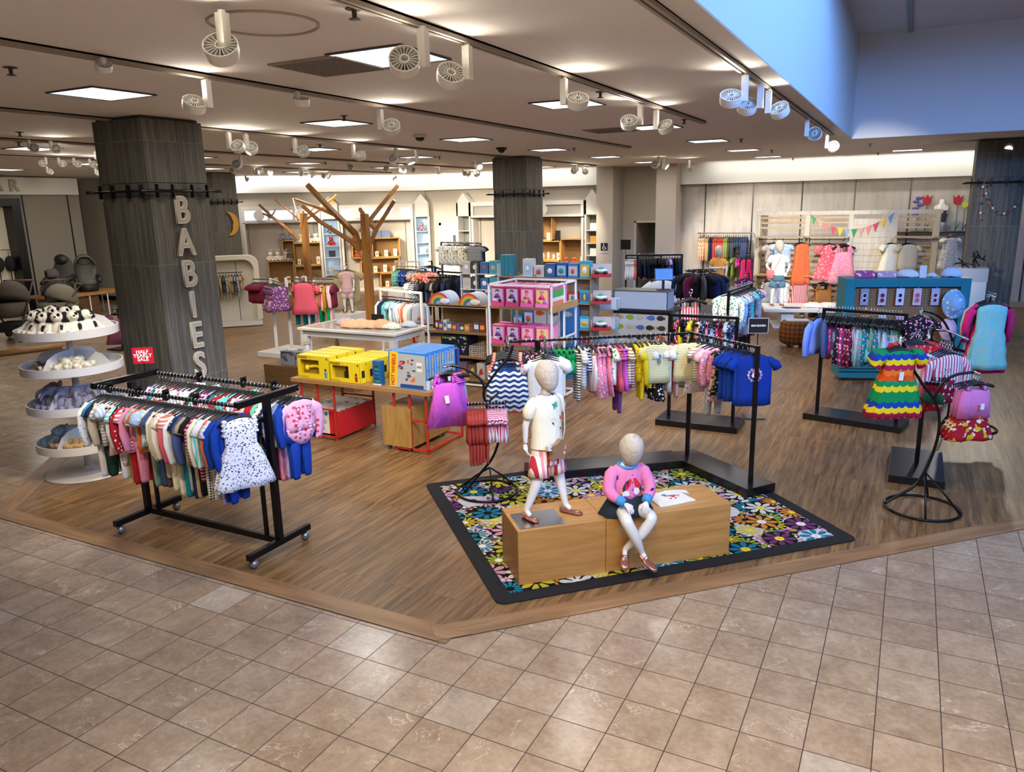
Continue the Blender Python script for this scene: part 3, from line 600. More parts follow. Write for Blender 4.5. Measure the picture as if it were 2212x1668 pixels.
def rail_fill(P, Q, items, where, group, hookz=0.0, sc=1.0, flip=False, jit=6, every=None, tags=0, order='from left'):
    """items: list of (kind, cloth[, under kind, under cloth]); evenly spread from P to Q"""
    P = Vector(P); Q = Vector(Q); d = Q-P; n = len(items); a0 = atan2(d.y, d.x)-pi/2+(pi if flip else 0); out = []
    for i, it in enumerate(items):
        p = P+d*((i+.5)/n); kind, cs = it[0], it[1]; u = (it[2], cloth(it[3])) if len(it) > 2 else None
        lb = '%s %s, %s %s %s' % (cname(cs), KL[kind], nth(i), order, where)
        out.append(garment(kind, (p.x, p.y, p.z+hookz), a0+radians(random.uniform(-jit, jit)), cloth(cs), lb, group, u, tagp=(tags and random.random() < tags), sc=sc*random.uniform(.96, 1.03), var=random.randint(0, 1), tilt=0))
    return out
# ---------------------------------------------------------------- front rolling rack
RK = BLKMET
t = thing('rolling_clothes_rack', 'black metal rack on ball castors at the front left, hung on both sides', 'clothes rack', (-4.96, 4.08, 0))
xl, xr, zt = -.86, .78, 1.27
for nm, x in (('foot_bar', xl+.10), ('foot_bar', xr-.02)):
    b = B(); b.bc(x, 0, .10, .045, .66, .05); f = b.obj(nm, RK, t, bev=.003)
    for y in (-.28, .28):
        b = B(); b.ell(x, y, .034, .034, .034, .034, 14, 8); b.cyl((x, y, .05), (x, y, .08), .008); b.box(x-.004, y-.037, .03, x+.004, y+.037, .04); b.obj('castor', M('8a8d92', .3, .7), f, smooth=True)
b = B(); b.bc((xl+xr)/2+.04, 0, .11, (xr-xl)-.12, .035, .05); b.obj('bottom_rail', RK, t, bev=.003)
for x in (xl+.10, xr-.02): b = B(); b.box(x-.027, -.022, .12, x+.027, .022, zt-.02); b.obj('post', RK, t, bev=.003)
for x in (xl+.24, xr-.15): b = B(); b.box(x-.013, -.013, .13, x+.013, .013, zt-.16); b.obj('brace_post', RK, t)
for x0, x1 in ((xl+.10, xl+.24), (xr-.15, xr-.02)): b = B(); b.box(x0, -.016, zt-.20, x1, .016, zt-.16); b.obj('brace', RK, t)
for x in (xl+.02, xr-.02): b = B(); b.bc(x, .02, zt, .045, .62, .05); b.obj('top_bar', RK, t, bev=.003)
for y in (-.26, .30):
    b = B(); b.cyl((xl, y, zt-.01), (xr, y, zt-.01), .015, n=12); b.obj('hang_rail', RK, t, smooth=True)
b = B(); b.cyl((xl-.02, -.26, zt-.01), (xl+.01, -.26, zt-.01), .024, n=14); b.obj('chrome_end_cap', CHROME, t, smooth=True)
F1 = [('longtee', 'white+light blue:floral', 'pants', 'white'), ('tee', 'teal blue'), ('tee', 'navy', 'pants', 'navy'), ('longbody', 'beige', 'pants', 'dark green'), ('tee', 'grey+white:stripe'), ('shortall', 'light blue+white:gingham'), ('bubbletop', 'light blue+white:vstripe', 'shorts', 'light blue+white:gingham'),
      ('tunic', 'pale pink', 'pants', 'white'), ('romper', 'white+coral:dots'), ('tee', 'mint+white:stripe'), ('longtee', 'black', 'pants', 'mustard'), ('longtee', 'red+white:dots', 'pants', 'red'), ('tee', 'coral pink+white:stripe', 'shorts', 'pink'), ('longbody', 'pink', 'pants', 'pink'), ('shortall', 'grey'), ('onesie', 'white+coral:floral'),
      ('tee', 'orange', 'shorts', 'sage green'), ('bubbletop', 'light blue+white:floral', 'pants', 'sage green'), ('shortall', 'light blue+white:vstripe'), ('tee', 'cream', 'pants', 'denim blue'), ('tee', 'slate blue', 'pants', 'denim blue'), ('longtee', 'cream', 'pants', 'brown'), ('romper', 'beige'), ('longtee', 'ivory', 'pants', 'cream'), ('tee', 'white+pink:floral'),
      ('longtee', 'coral pink', 'pants', 'cream'), ('bubbletop', 'coral+white:stripe'), ('longtee', 'white', 'pants', 'teal'), ('tee', 'navy+white:dots', 'pants', 'grey'), ('longtee', 'slate blue', 'pants', 'navy'), ('tee', 'khaki', 'pants', 'tan'), ('tee', 'black', 'pants', 'black'), ('romper', 'burgundy+pink:stripe'), ('longtee', 'ivory', 'pants', 'black+white:gingham'),
      ('longtee', 'mint+white:vstripe'), ('tee', 'white', 'pants', 'khaki+white:gingham'), ('longtee', 'coral', 'shorts', 'coral'), ('tee', 'light blue+white:gingham', 'pants', 'lilac'), ('longtee', 'royal blue', 'pants', 'royal blue'), ('longtee', 'royal blue', 'pants', 'royal blue')]
rx0, rx1 = -4.96+xl+.05, -4.96+xr-.10
rail_fill((rx0, 3.82, zt-.01), (rx1, 3.82, zt-.01), F1, 'on rolling rack front rail', 'baby clothes on the front rail of the rolling rack', tags=.25)
o = garment('dress', (rx1+.085, 3.80, zt-.01), pi/2+radians(-24), fab('eeeef0', 'floral', '4a5070', 1.7), 'white dress with blue sprigs and frilled shoulders facing out on the front rail', 'front-facing baby outfits', tagp=False, sc=1.0)
rnd = random.Random(3)
def rand_items(n, kinds, cols, unders=(), pu=.5, r=rnd):
    out = []
    for i in range(n):
        it = (r.choice(kinds), r.choice(cols)); it = it+((r.choice(unders[0]), r.choice(unders[1])) if unders and r.random() < pu else ())
        out.append(it)
    return out
R1 = rand_items(34, ['tee', 'longtee', 'longbody', 'romper', 'bubbletop'], ['white', 'red', 'coral pink', 'yellow', 'mint', 'black', 'white+red:stripe', 'white+pink:floral', 'pale pink', 'lilac', 'ivory', 'white+navy:dots', 'hot pink', 'teal'], (['pants'], ['pink', 'navy', 'red', 'grey', 'white', 'black']), .5)
rail_fill((rx0, 4.38, zt-.01), (rx1-.1, 4.38, zt-.01), R1, 'on rolling rack rear rail', 'baby clothes on the rear rail of the rolling rack')
R2 = [('longtee', 'navy+white:dots', 'pants', 'burgundy'), ('longtee', 'white+navy:dots', 'pants', 'pink'), ('longtee', 'white', 'pants', 'pink'), ('tee', 'light blue+white:gingham', 'pants', 'lilac'), ('longtee', 'royal blue', 'pants', 'royal blue'), ('longtee', 'royal blue', 'pants', 'royal blue')]
rail_fill((rx1-.1, 4.38, zt-.01), (rx1+.10, 4.38, zt-.01), R2, 'at rear rail end', 'outfits at the right end of the rear rail')
o = garment('longbody', (rx1+.12, 4.38, zt-.01), pi/2+radians(-14), fab('ecaec8', 'dots', 'd84a50', .7), 'pink long-sleeved bodysuit with red hearts facing out on the rear rail', 'front-facing baby outfits')
for q in (-.05, .05):
    b = B()
    for j in range(9): b.ell(q+.012*sin(j), -.04, -.12-.026*j, .014, .014, .016, 6, 4)
    b.obj('ruffle', fab('ecaec8', 'dots', 'd84a50', .7), o, smooth=True)
# size dividers and the red sale sign
for i, (fx, y) in enumerate([(.12, -.26), (.33, -.26), (.52, -.26), (.72, -.26), (.35, .30), (.66, .30), (.86, .30)]):
    b = B(); b.cyl((-.004, 0, 0), (.004, 0, 0), .035, n=16); b.box(-.004, -.03, .02, .004, .03, .055); x = -4.96+xl+(xr-xl)*fx
    tag(b.obj('size_divider', BLKPL, loc=(x, 4.08+y, zt-.01)), 'black size divider, %s from left on the rolling rack %s rail' % (nth(i if i < 4 else i-4), 'front' if y < 0 else 'rear'), 'size divider', 'size dividers on the rolling rack')
p = at(315, 800, 1.29); t = thing('sale_sign', 'red square sale sign on a thin black stem over the rolling rack', 'sign', (-5.82, 4.30, 1.24))
b = B(); b.cyl((0, 0, 0), (0, 0, .17), .004); b.obj('stem', RK, t)
f = B(); f.box(-.085, -.003, .12, .085, .003, .26); sg = f.obj('sign_plate', M('b8102a', .4), t, rz=radians(38))
for i, w in enumerate(('HALF', 'YEARLY', 'SALE')): text_mesh(w, .043, .0008, M('f4eeee', .5), sg, (-.002, -.0042, .222-.033*i), (pi/2, 0, 0), bold=.0008)
# ---------------------------------------------------------------- flower rug
def mk_rug():
    g = N('flower_rug', .95, .1); c = g.coord('Object')
    n0 = g.n('TexNoise', iScale=6.0, iDetail=1.0); g.l(c, n0.inputs['Vector'])
    def flower(sc, npet, seed, rad):
        mp = g.n('Mapping'); g.l(c, mp.inputs[0]); mp.inputs['Location'].default_value = (seed, seed*.7, 0)
        v = g.n('TexVoronoi', voronoi_dimensions='2D', iScale=sc, iRandomness=.55); g.l(mp.outputs[0], v.inputs['Vector'])
        df = g.n('VectorMath', operation='SUBTRACT'); g.l(mp.outputs[0], df.inputs[0])
        g.l(v.outputs['Position'], df.inputs[1]); sp = g.n('SeparateXYZ'); g.l(df.outputs[0], sp.inputs[0])
        ang = g.math('ARCTAN2', sp.outputs[1], sp.outputs[0]); r = v.outputs['Distance']; r = g.math('DIVIDE', g.n('VectorMath', operation='LENGTH', i0=df.outputs[0]).outputs['Value'], 1/sc)
        pet = g.math('ABSOLUTE', g.math('SINE', g.math('MULTIPLY', ang, npet/2)))
        s1 = g.n('SeparateColor'); g.l(v.outputs['Color'], s1.inputs[0]); return r, pet, s1.outputs, ang
    PAL = [(0, 'c4c0b4'), (.22, 'b8a830'), (.40, '1d6f80'), (.55, '65345a'), (.68, 'c08c9c'), (.80, '8c9838'), (.9, 'c07c34')]
    BG = [(0, '121214'), (.45, '15151a'), (.6, 'bdb6c4'), (.8, '121214')]
    # small confetti ground
    v2 = g.n('TexVoronoi', voronoi_dimensions='2D', iScale=24.0, iRandomness=.9); g.l(c, v2.inputs['Vector']); s2 = g.n('SeparateColor'); g.l(v2.outputs['Color'], s2.inputs[0])
    e2 = g.n('TexVoronoi', voronoi_dimensions='2D', feature='DISTANCE_TO_EDGE', iScale=24.0, iRandomness=.9); g.l(c, e2.inputs['Vector'])
    base = g.ramp(s2.outputs[0], [(0, '16161a'), (.2, 'd6d2c8'), (.34, 'c9b8cc'), (.48, 'b0a030'), (.6, '1f7484'), (.72, 'd98aa4'), (.84, '8a9c3a'), (.93, '6d3a66')], 'CONSTANT')
    base = g.mix(g.math('LESS_THAN', e2.outputs[0], .06), base, hexc('1a181c'))
    for sc, np_, seed, R0 in ((4.2, 12, 3.3, .46), (3.0, 8, 11.2, .40)):
        r, pet, cc, ang = flower(sc, np_, seed, R0); lim = g.math('MULTIPLY', g.math('ADD', g.math('POWER', pet, .6), .35), R0/1.35)
        inside = g.math('LESS_THAN', r, R0*1.02); col = g.ramp(cc[0], PAL, 'CONSTANT'); bg = g.ramp(cc[1], BG, 'CONSTANT')
        p = g.math('MULTIPLY', g.math('LESS_THAN', r, lim), g.math('GREATER_THAN', pet, .42))
        f = g.mix(p, bg, col); inner = g.math('LESS_THAN', r, R0*.3); pin = g.math('MULTIPLY', g.math('GREATER_THAN', r, R0*.16), g.math('LESS_THAN', pet, .5))
        f = g.mix(inner, f, g.ramp(cc[2], [(0, 'd6d2c8'), (.4, '141416'), (.7, 'e0c030')], 'CONSTANT')); f = g.mix(g.math('LESS_THAN', r, R0*.1), f, hexc('1a1a1c'))
        base = g.mix(inside, base, f)
    return g.out(base, g.noise(c, 200, 2), .3, .004)
RA, RB, RC = Vector((-4.0, 5.82, 0)), Vector((-2.27, 4.09, 0)), Vector((-.16, 6.19, 0))
RCN = (RA+RC)/2; RCN = Vector(((RA.x+RC.x)/2, (RA.y+RC.y)/2, 0)); hw, hd = (RC-RB).length/2, (RB-RA).length/2
def rrect(hx, hy, r, n=5):
    return [(sx*(hx-r)+r*cos(a), sy*(hy-r)+r*sin(a)) for sx, sy, a0 in ((1, 1, 0), (-1, 1, 90), (-1, -1, 180), (1, -1, 270)) for a in [radians(a0+90*k/n) for k in range(n+1)]]
t = thing('flower_rug', 'large rug of multicoloured flowers on black with a wide black border', 'rug', RCN, radians(45))
b = B(); b.prism(rrect(hw, hd, .07), .001, .010); b.obj('border', M('0e0e10', .95), t)
b = B(); b.prism(rrect(hw-.12, hd-.12, .02), .0095, .0125); b.obj('flower_field', mk_rug(), t)
# ---------------------------------------------------------------- oak display plinth
pa, pb = Vector((-2.255, 4.385, 0)), Vector((-1.03, 5.505, 0)); dvx = (pb-pa); PL_A = atan2(dvx.y, dvx.x); PLL = dvx.length
t = thing('display_plinth', 'long low oak display box standing on the flower rug', 'display plinth', (pa.x, pa.y, .0125), PL_A)
WP = mk_wood('plinth_oak', 'a06e34', 'b58244', 'c39455', 0, .9, .4); WPY = mk_wood('plinth_oak_end', '8a5a24', '9c6a2e', 'aa7a3c', 2, 1.0)
b = B(); b.box(0, 0, 0, .655, .44, .41); b.box(.658, 0, 0, PLL, .44, .41); b.obj('box_body', WP, t, bev=.003)
b = B(); b.box(-.004, .002, .002, 0, .438, .408); b.obj('end_panel', WPY, t)
pax = Vector((cos(PL_A), sin(PL_A), 0)); pay = Vector((-sin(PL_A), cos(PL_A), 0)); PTOP = .4235
def pl(u, v, z=0): q = pa+pax*u+pay*v; return (q.x, q.y, PTOP+z)
tag(B().box(-.17, -.14, 0, .17, .14, .005).obj('mannequin_base_plate', M('b4b2ae', .22, 1), loc=pl(.19, .165), rz=PL_A, bev=.001), 'square brushed steel plate on the left end of the oak display box', 'base plate')
# ---------------------------------------------------------------- mannequins
MANW = M('dedcd6', .28)
def mk_linen():
    g = N('linen_head', .8); c = g.coord('Object'); a = g.noise(g.coord('Object', scale=(260, 260, 14)), 1, 2); b_ = g.noise(g.coord('Object', scale=(14, 14, 260)), 1, 2)
    col = g.mix(.5, g.ramp(a, [(.3, '8f8678'), (.6, 'cabfae')]), g.ramp(b_, [(.3, '8c8274'), (.6, 'd2c8b8')])); return g.out(col, a, .2, .001)
LINEN = mk_linen(); SHOE = M('a8705c', .25, .6)
def skin(name, pts, edges, mat, parent, sub=2):
    me = D.meshes.new(name); me.from_pydata([p[:3] for p in pts], edges, []); me.materials.append(mat); o = D.objects.new(name, me); COL.objects.link(o); o.parent = parent
    m = o.modifiers.new('skin', 'SKIN'); m.use_smooth_shade = True; lay = me.skin_vertices[0].data
    for i, p in enumerate(pts): lay[i].radius = (p[3], p[4] if len(p) > 4 else p[3]); lay[i].use_root = (i == 0)
    s = o.modifiers.new('subsurf', 'SUBSURF'); s.levels = sub; s.render_levels = sub; return o
def hand(parent, wrist, tip, palm, side, curl=.35, sc=1.0):
    """hand from wrist towards tip; palm = palm normal; side=+1 thumb on +x of the hand frame"""
    z = (Vector(wrist)-Vector(tip)).normalized(); y = Vector(palm); y = (y-z*y.dot(z)).normalized(); x = y.cross(z)
    mt = Matrix(((x.x, y.x, z.x, wrist[0]), (x.y, y.y, z.y, wrist[1]), (x.z, y.z, z.z, wrist[2]), (0, 0, 0, 1)))
    pts = [(0, 0, .004, .013*sc, .011*sc), (0, 0, -.014*sc, .019*sc, .010*sc), (0, 0, -.038*sc, .022*sc, .010*sc)]; ed = [(0, 1), (1, 2)]
    for fx, L in ((-.017, .034), (-.006, .042), (.006, .044), (.017, .036)):
        fx *= side; a = len(pts); c = curl
        pts += [(fx*sc*.95, 0, -.046*sc, .0066*sc), (fx*sc*1.12, .004*sc+c*.006*sc, -.046*sc-L*.4*sc, .0060*sc), (fx*sc*1.15, .008*sc+c*.022*sc, -.046*sc-L*.75*sc, .0054*sc), (fx*sc*1.1, .012*sc+c*.036*sc, -.046*sc-L*.97*sc, .0044*sc)]
        ed += [(2, a), (a, a+1), (a+1, a+2), (a+2, a+3)]
    a = len(pts); pts += [(.020*side*sc, .004*sc, -.020*sc, .0085*sc), (.034*side*sc, .010*sc, -.038*sc, .0072*sc), (.036*side*sc, .016*sc, -.056*sc, .0055*sc)]; ed += [(1, a), (a, a+1), (a+1, a+2)]
    q = []
    for p in pts: v = mt @ Vector(p[:3]); q.append((v.x, v.y, v.z)+p[3:])
    return skin('hand', q, ed, MANW, parent, 2)
def head(parent, c, yaw_, pitch, s=1.0, neck=None):
    b = B(); rs = []
    for i in range(15):
        f = i/14; z = -cos(pi*f)*.112; w = sin(pi*f)**.8 if 0 < i < 14 else .03
        k = 1 if z > 0 else 1+z*2.2; fy = -.012*(1-f)*2 if z < 0 else 0    # chin narrows and comes forward
        rs.append([(.078*w*k*cos(2*pi*j/20), (.096*w*(k*.5+.5)*sin(2*pi*j/20))*(1 if sin(2*pi*j/20) > 0 else .93)+(z < 0)*z*.25, z) for j in range(20)])
    b.rings(rs); o = b.obj('head', LINEN, parent, smooth=True, loc=c); o.rotation_euler = (pitch, 0, yaw_); o.scale = (s,)*3
    if neck: skin('neck', [(neck[0][0], neck[0][1], neck[0][2], .045), (neck[1][0], neck[1][1], neck[1][2], .036), (neck[2][0], neck[2][1], neck[2][2], .036)], [(0, 1), (1, 2)], LINEN, parent)
    return o
def shoe(parent, heel, toe, up=(0, 0, 1), strap=True):
    h, t_ = Vector(heel), Vector(toe); y = (t_-h).normalized(); u = Vector(up); u = (u-y*u.dot(y)).normalized(); x = y.cross(u); L = (t_-h).length
    mt = Matrix(((x.x, y.x, u.x, h.x), (x.y, y.y, u.y, h.y), (x.z, y.z, u.z, h.z), (0, 0, 0, 1))); b = B(); b.X = mt
    prof = [(0, .018, .038), (.06, .026, .042), (.25, .030, .036), (.5, .030, .020), (.62, .034, .024), (.8, .034, .028), (.94, .024, .022), (1.0, .010, .012)]
    b.rings([[(w*cos(a), f*L, hh*.5+hh*.5*sin(a)) for a in [2*pi*k/12 for k in range(12)]] for f, w, hh in prof])
    o = b.obj('shoe', SHOE, parent, smooth=True); b = B(); b.X = mt
    b.tube([(.030*cos(a), .34*L, .012+.038*sin(a)) for a in [pi*k/8 for k in range(9)]], .0045, 6, flat=.6); b.ell(0, .66*L, .026, .010, .007, .006, 8, 5); b.obj('strap', SHOE, o, smooth=True)
def puffs(z0, L, w, t_, seed=0): pass
# standing mannequin -------------------------------------------------
mo = pl(.285, .225); t = thing('child_mannequin', 'standing white child mannequin with linen head and one foot on steel plate', 'mannequin', (mo[0], mo[1], PTOP), radians(66))
FR, FL = (-.165, .040), (.130, -.058)          # its right (image left) and left feet
pts = [(0, .0, .50, .082, .062), (0, 0, .62, .070, .055), (0, 0, .76, .085, .06), (0, .005, .86, .07, .05), (0, 0, .91, .038, .036),
       (-.062, 0, .44, .062, .062), (-.105, -.01, .27, .040, .044), (FR[0], FR[1], .06, .022, .024), (FR[0]+.004, FR[1]-.045, .03, .02, .017),
       (.062, 0, .44, .062, .062), (.11, -.015, .27, .040, .044), (FL[0], FL[1], .06, .022, .024), (FL[0]+.012, FL[1]-.045, .03, .02, .017),
       (-.115, .01, .845, .032), (-.155, .045, .70, .025), (-.150, .055, .56, .017), (.115, .01, .845, .032), (.15, .045, .70, .025), (.145, .05, .56, .017)]
skin('body', pts, [(0, 1), (1, 2), (2, 3), (3, 4), (0, 5), (5, 6), (6, 7), (7, 8), (0, 9), (9, 10), (10, 11), (11, 12), (3, 13), (13, 14), (14, 15), (3, 16), (16, 17), (17, 18)], MANW, t)
hand(t, (-.150, .055, .555), (-.152, .05, .45), (1, -.2, 0), -1); hand(t, (.145, .05, .555), (.147, .045, .45), (-1, -.2, 0), 1)
head(t, (.0, -.012, 1.045), radians(14), radians(6), .98, ((0, .002, .88), (0, 0, .93), (0, -.005, .98)))
for f, dx in ((FR, .0), (FL, .05)): shoe(t, (f[0]-dx*.4, f[1]+.035, .001 if f is FL else .006), (f[0]+dx, f[1]-.125, .001 if f is FL else .006))
CR = fab('ece6cc'); b = B(); n = 28
rows = [(.905, .062, .05, 0), (.895, .085, .058, 0), (.872, .118, .064, 0), (.82, .128, .076, .001), (.74, .124, .078, .002), (.64, .122, .080, .003), (.565, .128, .088, .005), (.53, .132, .092, .006)]
b.rings([[(w*c_*(1+a*3*sin(5*an+i)), (d_+a*sin(7*an+i*.8))*s_-.004, z) for an, c_, s_ in [(2*pi*k/n, cos(2*pi*k/n), sin(2*pi*k/n)) for k in range(n)]] for i, (z, w, d_, a) in enumerate(rows)], capa=False, capb=False)
for s in (-1, 1): b.tube([(s*.085, .004, .868), (s*.118, .008, .845), (s*.140, .018, .80), (s*.144, .024, .765), (s*.142, .026, .755)], [.042, .047, .048, .042, .034], 12)
sh = b.obj('tee_shirt', CR, t, smooth=True)
def onfront(x, z, d=.088): return (x, -d, z)
def star(r1, r2, n, rot=0): return [((r1 if k % 2 == 0 else r2)*sin(pi*k/n+rot), (r1 if k % 2 == 0 else r2)*cos(pi*k/n+rot)) for k in range(2*n)]
def motif(par, poly, loc, mat, nm='embroidered_motif', th=.004, rz=0, rx=0, lb=None):
    b = B(); b.prismY(poly, -th, th); o = b.obj(nm, mat, par, loc=loc); o.rotation_euler = (rx, 0, rz)
    if lb: o['label'] = lb
    return o
def el(rx, rz, n=10, rot=0): return [(rx*cos(2*pi*k/n)*cos(rot)-rz*sin(2*pi*k/n)*sin(rot), rx*cos(2*pi*k/n)*sin(rot)+rz*sin(2*pi*k/n)*cos(rot)) for k in range(n)]
for poly, x, z, c in ((star(.020, .010, 4, .5), .012, .815, '2f9c96'), (el(.006, .014, 8, -.5), .028, .812, 'e0cf4c'), (el(.012, .014, 10, .2), .03, .775, 'e46a6a'), (el(.016, .010, 10, -.6), .052, .745, 'd8402e'), (el(.022, .012, 10), .0, .738, 'ddd4b4'), (el(.006, .006), -.006, .722, '1a1a1a'), (el(.005, .005), .004, .712, '1a1a1a'), (el(.02, .012), .045, .70, 'ddd4b4'), (el(.005, .006), .046, .682, '1a1a1a'), (el(.005, .006), .062, .684, '1a1a1a'), (el(.003, .014, 8, .7), .018, .79, 'd84a6a')):
    motif(sh, [(u*1.5, v*1.5) for u, v in poly], (x*1.15, -.079+abs(x)*.2, .75+(z-.75)*1.35), M(c, .8), 'printed_motif', .003, rz=x*3)
STR = fab('f0e0d0', 'vstripe', 'b8343c', .62, 'e0949a'); b = B()
b.rings([[(w*cos(2*pi*k/n), d_*sin(2*pi*k/n), z) for k in range(n)] for z, w, d_ in ((.555, .112, .078), (.50, .124, .086), (.42, .130, .09), (.40, .126, .085))], capa=False)
for s in (-1, 1): b.tube([(s*.062, 0, .47), (s*.074, -.002, .38), (s*.084, -.006, .315), (s*.084, -.006, .325)], [.068, .076, .080, .07], 16)
b.obj('striped_shorts', STR, t, smooth=True)
BAG = M('a88a68', .35, .5)
bg = thing('star_shoulder_bag', 'metallic tan star-shaped bag hanging at the standing mannequin hip', 'bag', (mo[0], mo[1], PTOP), radians(66))
bo = [(u*1.08, v*.86) for u, v in star(.108, .060, 5, .22)]
pts2 = []                                                             # round the outline once
for i in range(len(bo)): p0, p1 = bo[i], bo[(i+1) % len(bo)]; pts2 += [(p0[0]*.75+p1[0]*.25, p0[1]*.75+p1[1]*.25), (p0[0]*.25+p1[0]*.75, p0[1]*.25+p1[1]*.75)]
body = motif(bg, pts2, (.01, -.117, .52), BAG, 'bag_body', .016, rz=radians(3))
motif(body, star(.019, .009, 5, .2), (.05, -.0175, .012), M('e07a80', .6), 'star_patch', .002); motif(body, star(.011, .004, 4, .3), (.042, -.0175, -.025), M('f0e6c0', .5), 'star_patch', .002)
motif(body, [(-.11, .02), (-.07, .015), (-.072, .05), (-.115, .055)], (-.005, -.004, .0), M('d6cfc0', .6), 'bag_tag', .012)
b = B(); b.tube([(.07, -.10, .575), (.088, -.098, .66), (.092, -.09, .78), (.085, -.062, .875), (.062, -.02, .915), (.04, .05, .90), (.0, .088, .80), (-.06, .098, .65), (-.075, .06, .57)], .004, 6); b.obj('shoulder_strap', M('d8d2c4', .6), bg, smooth=True)
# seated mannequin ---------------------------------------------------
so = pl(.85, .11); t = thing('child_mannequin', 'seated white child mannequin in pink jumper with ankles crossed', 'mannequin', (so[0], so[1], PTOP), radians(43))
KR, KL_ = (-.105, -.262, .035), (.105, -.255, .035)
AR, AL = (.030, -.235, -.235), (-.075, -.165, -.225)
pts = [(0, .02, .07, .088, .065), (0, 0, .17, .072, .055), (0, -.015, .29, .085, .058), (0, -.02, .335, .05, .036), (0, -.03, .39, .036, .034),
       (-.055, -.05, .055, .060, .052), KR+(.045, .046), (-.035, -.262, -.10, .042, .042), AR+(.022, .024), (.045, -.285, -.265, .018, .016),
       (.055, -.05, .055, .060, .052), KL_+(.045, .046), (.03, -.225, -.09, .042, .042), AL+(.022, .024), (-.09, -.21, -.265, .018, .016),
       (-.100, -.02, .335, .026), (-.158, -.062, .215, .022), (-.085, -.175, .135, .017), (.100, -.02, .335, .026), (.152, -.075, .215, .022), (.075, -.19, .135, .017)]
skin('body', pts, [(0, 1), (1, 2), (2, 3), (3, 4), (0, 5), (5, 6), (6, 7), (7, 8), (8, 9), (0, 10), (10, 11), (11, 12), (12, 13), (13, 14), (3, 15), (15, 16), (16, 17), (3, 18), (18, 19), (19, 20)], MANW, t)
hand(t, (-.085, -.175, .135), (-.035, -.265, .085), (.2, .3, -1), 1, .45); hand(t, (.075, -.19, .135), (.04, -.27, .075), (.1, .3, -1), -1, .45)
head(t, (.01, -.065, .495), radians(12), radians(30), 1.06, ((0, -.02, .36), (0, -.035, .41), (.005, -.045, .44)))
shoe(t, (.012, -.21, -.262), (.085, -.355, -.335), (.15, -.45, .75)); shoe(t, (-.065, -.145, -.25), (-.115, -.255, -.345), (-.15, -.6, .6))
DEN = fab('26323e'); b = B(); n = 32
b.rings([[(w*cos(2*pi*k/n)*(1+a*sin(9*2*pi*k/n)), cy+d_*sin(2*pi*k/n)*(1+a*sin(7*2*pi*k/n)), z) for k in range(n)] for z, w, d_, cy, a in ((.155, .098, .075, .01, 0), (.12, .13, .105, -.01, .02), (.08, .165, .125, -.022, .04), (.035, .195, .135, -.028, .06), (-.0, .20, .13, -.03, .08) if 0 else (.004, .205, .13, -.02, .07))], capa=False, capb=False)
b.obj('denim_skirt', DEN, t, smooth=True)
PK = fab('ea86b4'); BL = fab('4a9ad4'); b = B()
rows = [(.375, .066, .05, -.026, 0), (.362, .10, .058, -.022, 0), (.335, .122, .066, -.02, 0), (.27, .122, .075, -.018, .002), (.20, .122, .08, -.01, .004), (.14, .124, .088, -.004, .006), (.105, .118, .088, 0, .004), (.095, .108, .08, 0, 0)]
b.rings([[((w+a*sin(5*an+i))*cos(an), cy+(d_+a*sin(6*an+i))*sin(an), z) for an in [2*pi*k/n for k in range(n)]] for i, (z, w, d_, cy, a) in enumerate(rows)], capa=False, capb=False)
b.tube([(-.09, -.02, .335), (-.126, -.028, .308), (-.152, -.05, .25), (-.160, -.064, .205), (-.145, -.105, .175), (-.108, -.15, .152)], [.044, .048, .045, .047, .041, .034], 14)
b.tube([(.09, -.02, .335), (.126, -.032, .308), (.148, -.058, .25), (.155, -.078, .205), (.13, -.13, .175), (.092, -.172, .15)], [.044, .048, .045, .047, .041, .034], 14)
sw = b.obj('pink_jumper', PK, t, smooth=True)
b = B(); b.tube([(.068*cos(a), -.026+.052*sin(a)-.006, .376-.014*max(0, -sin(a))) for a in [2*pi*k/24 for k in range(24)]], .0105, 8, True); c_ = b.obj('blue_collar', BL, t, smooth=True)
for c0, c1 in (((-.120, -.137, .159), (-.086, -.173, .137)), ((.102, -.162, .156), (.074, -.190, .136))): b = B(); b.tube([c0, c1], [.037, .033], 12); b.obj('blue_cuff', BL, t, smooth=True)
NV, RD, WH, GN = M('1c2148', .9), M('d8202c', .9), M('e8e4dc', .9), M('1f9a5c', .9)
for poly, x, z, m, d in ((star(.024, .009, 8), -.090, .285, NV, .068), (el(.010, .036, 12, -.4), -.035, .225, NV, .093), (el(.012, .034, 12, -.45), -.018, .238, RD, .094), (el(.010, .036, 12, .5), .058, .222, NV, .088), (el(.013, .036, 12, .5), .042, .24, RD, .092), (el(.020, .018, 10), -.034, .175, WH, .096), (el(.018, .02, 10), .042, .185, WH, .092),
                         (star(.020, .009, 5), -.04, .14, NV, .099), (el(.03, .008, 10, -.2), -.02, .15, M('a8688c', .9), .098), (el(.009, .012, 8), -.058, .19, M('d8b04a', .9), .088), (el(.004, .004, 8), .012, .30, M('7a3050', .8), .088), (el(.004, .004, 8), .012, .25, M('7a3050', .8), .094), (el(.004, .004, 8), .012, .20, M('7a3050', .8), .096)):
    motif(sw, [(u*1.35, v*1.35) for u, v in poly], (x*1.12, -d+.002+abs(x)*.06, .215+(z-.215)*1.1), m, rz=x*4)
motif(sw, star(.020, .008, 5), (-.165, -.108, .195), GN, rz=-.5, rx=.4); motif(sw, star(.020, .009, 6), (.135, -.158, .205), NV, rz=.4, rx=.4)
